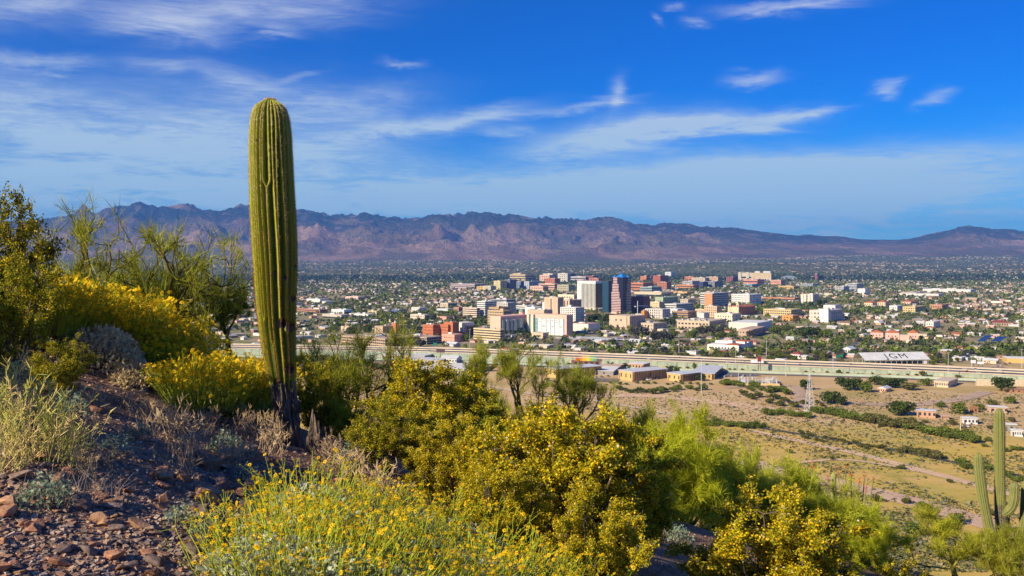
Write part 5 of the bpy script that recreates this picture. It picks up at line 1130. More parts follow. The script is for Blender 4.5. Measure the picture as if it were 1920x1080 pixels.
# ---------------------------------------------------------------- houses
HW = [('white', (.70, .68, .64)), ('cream', (.62, .52, .38)), ('tan', (.48, .35, .24)), ('pink', (.60, .36, .28)), ('brown', (.32, .20, .14)), ('pale grey', (.50, .50, .50))]
HR = [('white flat roof', 'flat', ROOFW), ('grey flat roof', 'flat', paint(.36, .36, .37)), ('red hipped roof', 'hip', RED), ('pale metal gable', 'gable', MET), ('brown gable', 'gable', paint(.24, .15, .11)), ('grey hipped roof', 'hip', paint(.30, .29, .29))]
def house_template(iw, ir):
    w, L, H = 13 + 3 * (iw % 3), 9 + 2 * (ir % 3), 3.4; wm = paint(*HW[iw][1]); parts = []
    mb = MB(); mb.box(0, w, 0, L, 0, H); mb.box(w * .62, w * .98, -3.5, 0, 0, H * .9); parts.append(('wall', mb.build('wall', wm), (0, 0, 0)))
    kind, rm = HR[ir][1], HR[ir][2]
    o = None
    if kind == 'flat': mb = MB(); mb.box(-.4, w + .4, -.4, L + .4, H, H + .5); mb.box(w * .2, w * .3, L * .4, L * .55, H + .5, H + 1.4); me = mb.build('roof', rm); loc = (0, 0, 0); rot = 0
    elif kind == 'gable': me = prism_mesh('roof', [(-.6, H), (L + .6, H), (L / 2, H + 2.3)], w + 1.2, rm); loc = (w + .6, 0, 0); rot = R(90)
    else:
        o = hip_roof(None, rm, 0, w, 0, L, H, 2.0); me = o.data; bpy.data.objects.remove(o); loc = (0, 0, 0); rot = 0
    parts.append(('roof', me, loc, rot)); g_ = cube(GLS); dm = cube(paint(.16, .10, .08))
    for x in (.12, .42): parts.append(('window', g_, (w * x, -.12, 1.1), 0, (1.6, .12, 1.2)))
    for y in (.3, .65): parts.append(('window', g_, (w, L * y, 1.1), 0, (.12, 1.6, 1.2)))
    parts.append(('door', dm, (w * .3, -.1, 0), 0, (1.0, .1, 2.1)))
    return parts
_HT = {}
def free(x, y, pad=6):
    return all((x - a) ** 2 + (y - b) ** 2 > (r + pad) ** 2 for a, b, r in FOOT)
FQk = FQ[:, 0] / FQ[:, 1]
def beyond_freeway(x, y): return y > np.interp(x / y, FQk[np.argsort(FQk)], FQ[np.argsort(FQk), 1]) + 85
FA = np.array(FOOT)
def clear_mask(x, y, pad=4):
    ok = np.ones(len(x), bool)
    for a, b, r in FA: ok &= (x - a) ** 2 + (y - b) ** 2 > (r + pad) ** 2
    return ok
def city():
    n = 26000
    y = np.sqrt(rng.uniform(1150 ** 2, 7400 ** 2, n)); k = rng.uniform(-.56, .6, n); x = k * y
    # snap roughly to street blocks of the rotated grid
    u = x * CT - y * ST; v = x * ST + y * CT
    u = np.round(u / 26) * 26 + rng.uniform(-3, 3, n); v = np.round(v / 34) * 34 + rng.uniform(-4, 4, n)
    x = u * CT + v * ST; y = -u * ST + v * CT
    ok = (np.mod(u, 130) > 16) & (np.mod(v, 260) > 18) & (y > 1150); x, y = x[ok], y[ok]
    key = np.round(x) * 100003 + np.round(y); _, idx = np.unique(np.round(np.c_[x, y] / 12), axis=0, return_index=True); x, y = x[idx], y[idx]
    ok = clear_mask(x, y, 7) & beyond_freeway(x, y); x, y = x[ok], y[ok]
    k = x / y
    dn = fbm(x / 500, y / 500, 3, 61); ok = rng.random(len(x)) < np.clip(np.where(y < 3000, .42, .14) + 1.0 * (dn - .3), .06, .9); x, y, k = x[ok], y[ok], k[ok]
    # near ones in view become houses of their own
    vis = (k > -.22) & (k < .57); score = y + np.where(k < .1, 250, 0) + np.where(vis, 0, 9e9); order = np.argsort(score)
    near = order[:295]; rest = order[295:]
    zones = [(-1, 'left of the orange brick block'), (.0, 'between the freeway and downtown'), (.2, 'near the convention hall'), (.32, 'east of the arena trees'), (.42, 'around the pink stucco halls'), (.50, 'in the barrio at the far right')]
    for i in near:
        iw, ir = int(rng.integers(0, 6)), int(rng.choice([0, 0, 0, 1, 1, 2, 3, 3, 4, 5]))
        if (iw, ir) not in _HT: _HT[(iw, ir)] = house_template(iw, ir)
        zn = [z for a, z in zones if k[i] >= a][-1]
        lab = '%s house with %s %s' % (HW[iw][0], HR[ir][0], zn)
        s = float(rng.uniform(.8, 1.25)); e = thing('house', lab, 'house', (x[i], y[i], float(plain(x[i], y[i])) - .05), -TH + float(rng.choice([0, R(90), R(180), 0])), lab + ' group', scale=s)
        for q in _HT[(iw, ir)]: obj(q[0], q[1], e, q[2], q[3] if len(q) > 3 else None, q[4] if len(q) > 4 else None)
    # the rest: real little boxes with roofs, one mass
    x, y = x[rest], y[rest]; n = len(x)
    fx, fy = [], []
    yy = np.sqrt(rng.uniform(7200 ** 2, 15000 ** 2, 30000)); kk = rng.uniform(-.56, .6, 30000); xx = kk * yy
    ok = rng.random(30000) < np.clip((fbm(xx / 900, yy / 900, 4, 88) - .42) * 1.3, .02, .40) * (.55 + .45 * sstep(yy, 9000, 12000)); xx, yy = xx[ok], yy[ok]
    X = np.r_[x, xx]; Y = np.r_[y, yy]; farm = np.r_[np.zeros(len(x)), np.ones(len(xx))]
    Z = plain(X, Y); N_h = len(X)
    w = rng.uniform(9, 20, N_h) * (1 + .35 * farm); L = rng.uniform(8, 14, N_h) * (1 + .2 * farm); H = rng.uniform(3.2, 5.2, N_h) * (1 + .35 * farm)
    big = rng.random(N_h) < .05; w[big] *= 2.4; L[big] *= 1.8; H[big] *= 1.4
    wc = np.array([c for _, c in HW])[rng.integers(0, 6, N_h)]; rc = np.array([(.60, .59, .57), (.50, .48, .45), (.36, .35, .34), (.45, .40, .35), (.36, .12, .06), (.3, .2, .15), (.5, .52, .55), (.33, .32, .32)])[rng.integers(0, 8, N_h)]
    fa = farm > 0; wc[fa] = np.array([(.46, .34, .20), (.52, .40, .26), (.40, .28, .17), (.5, .44, .36)])[rng.integers(0, 4, fa.sum())]; rc[fa] = np.array([(.40, .32, .23), (.44, .38, .30), (.34, .18, .10), (.36, .31, .25)])[rng.integers(0, 4, fa.sum())]
    ang = -TH + np.where(rng.random(N_h) < .5, 0, np.pi / 2) + np.where(fa, rng.uniform(-1, 1, N_h), 0)
    pit = np.where(rng.random(N_h) < .45, rng.uniform(1.2, 2.6, N_h), .3)
    ux = np.array([-1, 1, 1, -1]); uy = np.array([-1, -1, 1, 1])
    def rot(px_, py_): return X[:, None] + px_ * np.cos(ang)[:, None] - py_ * np.sin(ang)[:, None], Y[:, None] + px_ * np.sin(ang)[:, None] + py_ * np.cos(ang)[:, None]
    bx, by = rot(ux * w[:, None] / 2, uy * L[:, None] / 2); rx, ry = rot(ux * (w[:, None] / 2 + .5), uy * (L[:, None] / 2 + .5)); gx, gy = rot(np.array([-1, 1]) * (w[:, None] / 2 * .6), np.zeros((N_h, 2)))
    Vv = np.concatenate([np.stack([bx, by, np.broadcast_to((Z - .5)[:, None], bx.shape)], -1), np.stack([bx, by, np.broadcast_to((Z + H)[:, None], bx.shape)], -1), np.stack([rx, ry, np.broadcast_to((Z + H)[:, None], rx.shape)], -1), np.stack([gx, gy, np.broadcast_to((Z + H + pit)[:, None], gx.shape)], -1)], 1)
    off = np.arange(N_h)[:, None, None] * 14
    Q = (np.array([(0, 1, 5, 4), (1, 2, 6, 5), (2, 3, 7, 6), (3, 0, 4, 7), (8, 9, 13, 12), (10, 11, 12, 13)])[None] + off).reshape(-1, 4); T3 = (np.array([(9, 10, 13), (11, 8, 12)])[None] + off).reshape(-1, 3)
    C = np.concatenate([np.repeat(wc[:, None], 8, 1), np.repeat(rc[:, None], 6, 1)], 1).reshape(-1, 3)
    obj('distant_houses', mesh('distant_houses', Vv.reshape(-1, 3), [Q, T3], mat('house_mass', attr=True, rough=.85), C), kind='stuff', label='thousands of far houses of the city and foothills')
city()
def city_trees():
    n = 62000; y = np.sqrt(rng.uniform(1140 ** 2, 8200 ** 2, n)); k = rng.uniform(-.58, .62, n); x = k * y
    yn = np.sqrt(rng.uniform(1140 ** 2, 3000 ** 2, 9000)); xn = rng.uniform(-.2, .6, 9000) * yn; x = np.r_[x, xn]; y = np.r_[y, yn]; k = x / y; n = len(x)
    dn = fbm(x / 260, y / 260, 4, 71); ok = clear_mask(x, y, 0) & beyond_freeway(x, y) & (rng.random(n) < np.clip((dn - .30) * 3.6, .12, 1))
    x, y, k = x[ok], y[ok], k[ok]
    vis = (k > -.2) & (k < .57); order = np.argsort(np.where(vis, y, 9e9)); near = order[:230]; rest = order[230:]
    kinds = ['green', 'green', 'olive', 'dark', 'grey']; names = {'green': 'bright green street tree among the houses', 'olive': 'olive green street tree among the houses', 'dark': 'dark green street tree among the houses', 'grey': 'grey green street tree among the houses'}
    for i in near:
        kd = kinds[int(rng.integers(0, 5))]; s = rng.uniform(6, 11); p = Vector((x[i], y[i], float(plain(x[i], y[i]))))
        zn = [z for a, z in ((-1, 'left of the orange brick block'), (.0, 'around downtown'), (.2, 'near the convention hall'), (.32, 'east of the arena'), (.42, 'around the pink stucco halls'), (.50, 'in the right barrio')) if k[i] >= a][-1]
        tree(names[kd].replace('among the houses', zn), float(i), 0, s / p.y * F, s * .8 / p.y * F, kd, kd + ' street trees ' + zn, 'street_tree', 'tree', p)
    x, y = x[rest], y[rest]; n = len(x)
    pal = np.array([(.11, .165, .02), (.155, .205, .03), (.055, .08, .018), (.13, .14, .045), (.065, .08, .045), (.05, .072, .02)]); c = pal[rng.integers(0, 6, n)] * rng.uniform(.75, 1.3, (n, 1))
    r = rng.uniform(2.6, 5.4, n); h = r * rng.uniform(.75, 1.2, n)
    nr = y < 3200
    scatter_blobs('city_trees', x[nr], y[nr], r[nr], h[nr], c[nr], 22, 'mass of street and garden trees through the city', .42, .9)
    scatter_blobs('far_city_trees', x[~nr], y[~nr], r[~nr] * 1.35, h[~nr] * 1.2, c[~nr], 6, 'mass of far trees over the city', .62, .8)
    # tall dark river trees and foothill scrub
    n = 14000; y = rng.uniform(5200, 8600, n); k = rng.uniform(-.58, .62, n); x = k * y
    band = np.exp(-((y - 6900 - 700 * (fbm(x / 1500, x * 0, 3, 4) - .5)) / 700) ** 2); ok = rng.random(n) < band; x, y = x[ok], y[ok]; n = len(x)
    r = rng.uniform(5, 9, n); scatter_blobs('river_trees', x, y, r, r * rng.uniform(1.0, 1.6, n), np.array((.03, .045, .02)) * rng.uniform(.7, 1.4, (n, 1)), 9, 'dark band of tall trees along the dry river', .62, .9)
    n = 26000; y = np.sqrt(rng.uniform(7600 ** 2, 15000 ** 2, n)); k = rng.uniform(-.58, .62, n); x = k * y; r = rng.uniform(4, 9, n)
    scatter_blobs('foothill_scrub', x, y, r, r * .7, np.array((.07, .078, .03)) * rng.uniform(.6, 1.5, (n, 1)), 4, 'scrub and trees dotted over the foothills', .8, .3)
city_trees()

# ================================================================== FOREGROUND HILLSIDE
def at(px, y, dz=0.0):
    x = (px - CXP) / F * y; return Vector((x, y, g1(x, y) + dz))
plantm = mat('plant_leaves', attr=True, rough=.6, trans=.38, spec=.2, tint=(1.22, 1.18, 1.0))
stemm = mat('plant_stems', attr=True, rough=.85, spec=.15)
def ribbons(P, D, L, w, rg):
    """thin pointed blades: root P, unit direction D"""
    n = len(P); s = np.cross(D, rg.normal(size=(n, 3))); s /= np.linalg.norm(s, axis=1)[:, None] + 1e-9
    L = np.broadcast_to(L, (n,))[:, None]; w = np.broadcast_to(w, (n,))[:, None]
    V = np.stack([P - s * w, P + s * w, P + D * L], 1).reshape(-1, 3)
    return V, np.arange(3 * n).reshape(-1, 3)
def unit(v): return v / (np.linalg.norm(v, axis=-1, keepdims=True) + 1e-9)
def leaves_at(P, D, L, w, rg):
    """rhombic leaves growing along D"""
    n = len(P); s = unit(np.cross(D, rg.normal(size=(n, 3)))); L = np.broadcast_to(L, (n,))[:, None]; w = np.broadcast_to(w, (n,))[:, None]
    V = np.stack([P, P + D * L * .5 + s * w, P + D * L, P + D * L * .5 - s * w], 1).reshape(-1, 3)
    return V, np.arange(4 * n).reshape(-1, 4)

# ---------------------------------------------------------------- rib surface of a saguaro
def rib_surface(path, radii, nrib, depth=.16, nv=None, sub=10, forks=(), tip=True, twist=0.0, seed=0):
    """path (n,3) base to tip; ribs run along it; forks = (height 0..1, rib index) where one rib splits in two going up"""
    rg = np.random.default_rng(seed); P = np.asarray(path, float); n = len(P)
    T = unit(np.gradient(P, axis=0)); A = unit(np.cross(T, np.array([0, 1.0, 0.02]))); Bv = np.cross(A, T)
    s = np.linspace(0, 1, n); na = nrib * sub
    th = np.linspace(0, 2 * np.pi, na, endpoint=False)
    base = (np.arange(nrib) + rg.uniform(-.16, .16, nrib)) * 2 * np.pi / nrib
    cen = base[None] + .05 * np.sin(s[:, None] * 5 + rg.uniform(0, 6, nrib)[None]) + .03 * (rg.normal(size=nrib))[None] * s[:, None]
    act = np.ones((n, nrib))
    for h, i in forks:          # below h, rib i closes onto rib i+1
        t = np.clip((s - h) / .03, 0, 1); t = t * t * (3 - 2 * t); j = (i + 1) % nrib
        diff = (cen[:, j] - cen[:, i] + np.pi) % (2 * np.pi) - np.pi
        mid = cen[:, i] + diff * .5
        ci, cj = cen[:, i].copy(), cen[:, j].copy()
        cen[:, i] = mid + (ci - mid) * t; cen[:, j] = mid + (ci + diff - mid) * t
    d = (th[None, :, None] - cen[:, None, :] + np.pi) % (2 * np.pi) - np.pi
    wv = np.pi / nrib
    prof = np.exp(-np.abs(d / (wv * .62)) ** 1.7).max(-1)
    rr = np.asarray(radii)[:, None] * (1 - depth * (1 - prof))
    V = P[:, None] + rr[..., None] * (np.cos(th)[None, :, None] * A[:, None] + np.sin(th)[None, :, None] * Bv[:, None])
    V = V.reshape(-1, 3); i = np.arange(n - 1)[:, None] * na; j = np.arange(na)[None]; j2 = (j + 1) % na
    Fq = np.stack([i + j, i + j2, i + na + j2, i + na + j], -1).reshape(-1, 4)
    Ft = np.array([[(n - 1) * na + q, (n - 1) * na + (q + 1) % na, len(V)] for q in range(na)]); V = np.r_[V, P[-1:] + T[-1:] * .004]
    return V, Fq, Ft, cen, prof, (P, A, Bv, T, np.asarray(radii))
def spines_on(info, cen, spacing, lspine, rg, n_per=9, lo=0.02, hi=1.0, wid=.0011):
    P, A, Bv, T, rad = info; L = np.r_[0, np.cumsum(np.linalg.norm(np.diff(P, axis=0), axis=1))]; Ps, Ds, Cs = [], [], []
    for i in range(cen.shape[1]):
        q = np.arange(L[-1] * lo + rg.uniform(0, spacing), L[-1] * hi, spacing); f = np.interp(q, L, np.arange(len(L)))
        i0 = np.clip(f.astype(int), 0, len(L) - 2); t = (f - i0)[:, None]
        g = lambda a: a[i0] * (1 - t) + a[i0 + 1] * t
        a = np.interp(f, np.arange(len(L)), cen[:, i])[:, None]; r = np.interp(f, np.arange(len(L)), rad)[:, None]
        N_ = np.cos(a) * g(A) + np.sin(a) * g(Bv); pos = g(P) + N_ * r * .995; Tt = g(T); S = np.cross(Tt, N_)
        for k in range(n_per):
            d = N_ * rg.uniform(.35, 1, (len(q), 1)) + Tt * rg.normal(0, .6, (len(q), 1)) + S * rg.normal(0, .7, (len(q), 1)); Ps.append(pos); Ds.append(unit(d)); Cs.append(q / L[-1])
    return np.concatenate(Ps), np.concatenate(Ds), np.concatenate(Cs)
def cactus_material(name, a, b, scar=.0):
    m = bpy.data.materials.new(name); m.use_nodes = True; t = m.node_tree; N = NT(t); bs = t.nodes['Principled BSDF']
    bs.inputs['Roughness'].default_value = .55; bs.inputs['Specular IOR Level'].default_value = .25
    tc = N.n('ShaderNodeTexCoord').outputs['Object']
    at_ = N.n('ShaderNodeVertexColor'); at_.layer_name = 'Col'; v = N.xyz(at_.outputs['Color'])
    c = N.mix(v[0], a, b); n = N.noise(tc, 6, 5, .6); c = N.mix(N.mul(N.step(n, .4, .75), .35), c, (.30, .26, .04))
    c = N.mix(N.mul(N.step(N.noise(tc, 18, 4, .6), .66, .72), scar), c, (.05, .04, .03))
    c = N.mix(v[1], c, N.mix(N.step(N.noise(tc, 14, 5, .7), .35, .65), (.045, .038, .032), (.17, .135, .105)))
    N.put(bs.inputs['Base Color'], c)
    bp = N.n('ShaderNodeBump'); bp.inputs['Strength'].default_value = .5; bp.inputs['Distance'].default_value = .01; N.put(bp.inputs['Height'], N.noise(tc, 40, 4, .6)); t.links.new(bp.outputs[0], bs.inputs['Normal'])
    return m
def main_saguaro():
    Y = 10.0; s = Y / F
    py = np.array([860, 833, 790, 750, 722, 700, 660, 611, 560, 500, 450, 400, 330, 280, 250, 225, 208, 198, 191, 187.5, 185.5], float)
    cx = np.array([548, 547, 540, 534, 530, 528, 524, 519.5, 517.5, 516.5, 514.5, 512, 509, 507.5, 507, 506.5, 506, 506, 506, 506, 506])
    wd = np.array([52, 41, 43, 46, 48, 52, 60, 67, 74, 80.5, 83, 83.5, 81.5, 79.5, 77, 72, 63, 52, 38, 22, 7.])
    z = (HZ - py) * s; x = (cx - CXP) * s
    e = thing('saguaro_cactus', 'tall single columnar saguaro with a woody grey base on the rocky slope', 'cactus', (x[1], Y, g1(x[1], Y)))
    bx, by, bz = e.location
    zz = np.concatenate([np.linspace(z[3], z[12], 150), np.linspace(z[12], z[-1], 60)[1:]]); o = np.argsort(z)
    X = np.interp(zz, z[o], x[o]); Wd = np.interp(zz, z[o], wd[o]) * s / 2
    for _ in range(4): X[1:-1] = (X[:-2] + 2 * X[1:-1] + X[2:]) / 4; Wd[1:-1] = (Wd[:-2] + 2 * Wd[1:-1] + Wd[2:]) / 4
    path = np.c_[X - bx, np.zeros(len(X)), zz - bz]; H = zz[-1] - zz[0]
    frac = lambda p: ((HZ - p) * s - zz[0]) / H
    nr = 33
    # rib angles: 0 = +x (away from the sun side), camera faces -y
    forks = [(frac(372), 24), (frac(555), 22), (frac(640), 20), (frac(610), 27), (frac(480), 11), (frac(230), 18), (frac(640), 3), (frac(520), 15), (frac(660), 29), (frac(655), 25)]
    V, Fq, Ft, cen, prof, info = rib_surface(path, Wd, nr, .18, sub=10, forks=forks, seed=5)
    # dry scabs at the foot, waist and a few woodpecker holes
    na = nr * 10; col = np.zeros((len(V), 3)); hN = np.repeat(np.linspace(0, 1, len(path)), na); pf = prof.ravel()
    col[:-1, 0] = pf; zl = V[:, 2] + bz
    edge = (HZ - 722) * s + .045 * np.sin(np.arctan2(V[:, 1], V[:, 0] - .0) * 9) + .03 * (vn(V[:, 0] * 30, V[:, 2] * 10) - .5)
    col[:, 1] = np.clip((edge - zl) / .02, 0, 1)
    for (hx, hy, hr) in ((536, 605, 6.5), (548, 613, 6), (541, 520, 3.5), (522, 513, 3.2), (510, 302, 1.8), (518, 300, 1.8), (545, 690, 6), (520, 716, 3.5), (530, 715, 3), (552, 560, 4), (491, 268, 1.5), (500, 226, 1.5), (556, 500, 3.5)):
        d = np.hypot(V[:, 0] + bx - (hx - CXP) * s, (zl - (HZ - hy) * s) * .8) / (hr * s); m_ = (V[:, 1] < 0)
        k = np.clip(1.35 - d, 0, 1) * m_; col[:, 1] = np.maximum(col[:, 1], np.clip(k * 2, 0, 1)); V[:, 1] += .035 * k * (hr / 4)
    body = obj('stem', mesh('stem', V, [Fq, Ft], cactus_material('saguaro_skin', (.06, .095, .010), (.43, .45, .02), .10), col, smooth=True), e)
    rg = np.random.default_rng(3); P, D, h = spines_on(info, cen, .021, .03, rg, 6, frac(722) + .02, .985)
    L = rg.uniform(.012, .034, len(P)) * np.where(h > .93, 1.25, 1); Vs, Fs = ribbons(P, D, L, .0015, rg)
    pale = np.array((.80, .66, .40)); red = np.array((.40, .16, .07)); k = np.clip((h[:, None] - .45) * 2.2 + rg.normal(0, .25, (len(P), 1)), 0, 1); c = red + (pale - red) * k
    obj('spines', mesh('spines', Vs, Fs, stemm, np.repeat(c, 3, 0)), body, kind='stuff')
    # areoles: small woolly pads along every rib
    Pa, Da, ha = spines_on(info, cen, .024, .03, rg, 1, frac(722) + .02, .985); Va, Fa = quads_at(Pa + Da * .003, .0046, rg=rg); ka = np.clip((ha[:, None] - .35) * 1.8, 0, 1); ca_ = np.array((.30, .13, .06)) + (np.array((.72, .62, .42)) - np.array((.30, .13, .06))) * ka
    obj('areoles', mesh('areoles', Va, Fa, stemm, np.repeat(ca_, 4, 0)), body, kind='stuff')
    # woolly crown
    n = 900; a = rg.uniform(0, 6.28, n); r = np.sqrt(rg.random(n)) * .07; P = np.c_[path[-1, 0] + r * np.cos(a), r * np.sin(a), path[-1, 2] - 1.6 * r ** 2]; D = unit(np.c_[np.cos(a) * r * 6, np.sin(a) * r * 6, np.ones(n)] + rg.normal(0, .5, (n, 3)))
    Vs, Fs = ribbons(P, D, rg.uniform(.01, .022, n), .0014, rg); obj('crown_wool', mesh('crown_wool', Vs, Fs, stemm, np.broadcast_to((.66, .52, .38), Vs.shape)), body, kind='stuff')
    # corky base
    zz = np.linspace(z[1] - .45, z[4] + .03, 60); X = np.interp(zz, z[o], x[o]); X[zz < z[0]] = x[0]; Wd = np.interp(zz, z[o], wd[o]) * s / 2 * 1.01 + .05 * np.clip((z[1] - zz) / .3, 0, 1)
    path = np.c_[X - bx, np.zeros(60), zz - bz]; V, Fq, Ft, cen, prof, info = rib_surface(path, Wd, 15, .24, sub=9, seed=9)
    na = 135; a = np.tile(np.arange(na), 60); hh = np.repeat(np.arange(60), na); cr = fbm(a / 9.0 % 15, hh / 5.0, 4, 3); V[:-1, :2] *= 1; V[:-1] += (info[1][hh] * np.cos(a / na * 6.283)[:, None] + info[2][hh] * np.sin(a / na * 6.283)[:, None]) * (.05 * (cr - .5))[:, None]
    m = bpy.data.materials.new('cork'); m.use_nodes = True; N = NT(m.node_tree); bs = m.node_tree.nodes['Principled BSDF']; bs.inputs['Roughness'].default_value = .95; tc = N.n('ShaderNodeTexCoord').outputs['Object']
    N.put(bs.inputs['Base Color'], N.mix(N.step(N.noise(N.vmul(tc, (1, 1, .35)), 12, 6, .7), .38, .62), (.032, .024, .02), (.23, .165, .12)))
    bp = N.n('ShaderNodeBump'); bp.inputs['Distance'].default_value = .03; N.put(bp.inputs['Height'], N.noise(N.vmul(tc, (1, 1, .4)), 18, 6, .7)); m.node_tree.links.new(bp.outputs[0], bs.inputs['Normal'])
    obj('woody_base', mesh('woody_base', V, [Fq, Ft], m, smooth=True), e)
    # dead stump beside it
    p = at(594, 9.8); st = MB(); rg = np.random.default_rng(2)
    e2 = thing('stump', 'dead grey splintered stump at the foot of the tall saguaro', 'stump', p)
    for i in range(9):
        a = i * .7; r = .085; h = rg.uniform(.25, .5) * (1.35 if i == 6 else 1); b = np.array([r * math.cos(a), r * math.sin(a), -.1]); t_ = b + np.array([rg.normal(0, .02), rg.normal(0, .02), h + .1])
        mb = MB(); mb.tube([b, (b + t_) / 2 + rg.normal(0, .01, 3), t_], [.05, .042, .006], 5); obj('splinter', mb.build('splinter', m), e2)
    mb = MB(); mb.tube([(0, 0, -.15), (0, 0, .2), (0, 0, .26)], [.12, .11, .04], 10); obj('core', mb.build('core', m), e2)
main_saguaro()

def saguaro_limb(parent, name, pts, r, nrib, m_, rough_to=None, seed=0, spine=True):
    pts = np.asarray(pts, float); t = np.linspace(0, 1, len(pts)); n = 60; q = np.linspace(0, 1, n); P = np.stack([np.interp(q, t, pts[:, i]) for i in range(3)], 1)
    for _ in range(30): P[1:-1] = (P[:-2] + 2 * P[1:-1] + P[2:]) / 4
    L = np.r_[0, np.cumsum(np.linalg.norm(np.diff(P, axis=0), axis=1))]; tl = L[-1] - L
    rad = r * np.sqrt(np.clip(1 - (1 - np.clip(tl / (r * 1.5), 0, 1)) ** 2, .02, 1)); rad = rad * (1 + .05 * np.sin(q * 17 + seed)) * np.interp(q, [0, .08, .3], [.8, .9, 1])
    # denser rings at the tip
    V, Fq, Ft, cen, prof, info = rib_surface(P, rad, nrib, .13, sub=7, seed=seed)
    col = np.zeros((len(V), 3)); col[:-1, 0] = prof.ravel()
    if rough_to: col[:, 1] = np.clip((rough_to + .12 * (vn(V[:, 0] * 20, V[:, 2] * 6, 3) - .5) - V[:, 2]) / .04, 0, .85)
    o = obj(name, mesh(name, V, [Fq, Ft], m_, col, smooth=True), parent)
    if spine:
        rg = np.random.default_rng(seed); Pp, D, h = spines_on(info, cen, .05, .03, rg, 5); Vs, Fs = ribbons(Pp, D, rg.uniform(.02, .045, len(Pp)), .002, rg)
        obj('spines', mesh('spines', Vs, Fs, stemm, np.broadcast_to((.42, .36, .22), Vs.shape)), o, kind='stuff')
    return o
def right_saguaro():
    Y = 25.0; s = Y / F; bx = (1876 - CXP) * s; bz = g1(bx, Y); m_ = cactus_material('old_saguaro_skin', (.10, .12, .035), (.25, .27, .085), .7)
    e = thing('saguaro_cactus', 'old many armed saguaro with a brown scarred trunk at the right edge', 'cactus', (bx, Y, bz))
    W_ = lambda px, py, dy=0.0: ((px - CXP) * s - bx, dy, (HZ - py) * s - bz)
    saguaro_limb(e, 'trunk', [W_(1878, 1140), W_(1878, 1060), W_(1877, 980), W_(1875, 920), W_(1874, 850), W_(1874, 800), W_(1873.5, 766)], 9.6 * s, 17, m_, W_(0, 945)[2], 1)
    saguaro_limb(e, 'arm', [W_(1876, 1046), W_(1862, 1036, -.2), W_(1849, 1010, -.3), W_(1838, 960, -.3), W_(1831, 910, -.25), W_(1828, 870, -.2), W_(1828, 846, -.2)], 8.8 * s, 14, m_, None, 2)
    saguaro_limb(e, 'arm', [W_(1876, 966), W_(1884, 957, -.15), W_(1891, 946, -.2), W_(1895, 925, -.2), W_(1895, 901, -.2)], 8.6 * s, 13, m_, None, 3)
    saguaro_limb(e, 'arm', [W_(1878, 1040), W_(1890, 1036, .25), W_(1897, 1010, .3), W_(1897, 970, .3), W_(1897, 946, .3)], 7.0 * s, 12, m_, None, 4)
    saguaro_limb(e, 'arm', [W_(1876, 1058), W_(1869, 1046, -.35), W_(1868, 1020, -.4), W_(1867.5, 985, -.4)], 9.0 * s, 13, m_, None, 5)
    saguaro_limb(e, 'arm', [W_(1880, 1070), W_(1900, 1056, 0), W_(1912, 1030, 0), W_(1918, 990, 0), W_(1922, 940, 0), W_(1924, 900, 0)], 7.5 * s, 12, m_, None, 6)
right_saguaro()
def small_saguaro():
    Y = 34.0; s = Y / F; bx = (1563 - CXP) * s; bz = g1(bx, Y); m_ = cactus_material('young_saguaro_skin', (.16, .19, .05), (.36, .39, .12), .2)
    e = thing('saguaro_cactus', 'short young saguaro beside the red tipped ocotillo', 'cactus', (bx, Y, bz))
    saguaro_limb(e, 'stem', [(0, 0, -.3), (0, 0, 1), (0, 0, ((HZ - 884) * s - bz) * .6), (0, 0, (HZ - 884) * s - bz)], 5.2 * s, 13, m_, None, 7, False)
small_saguaro()

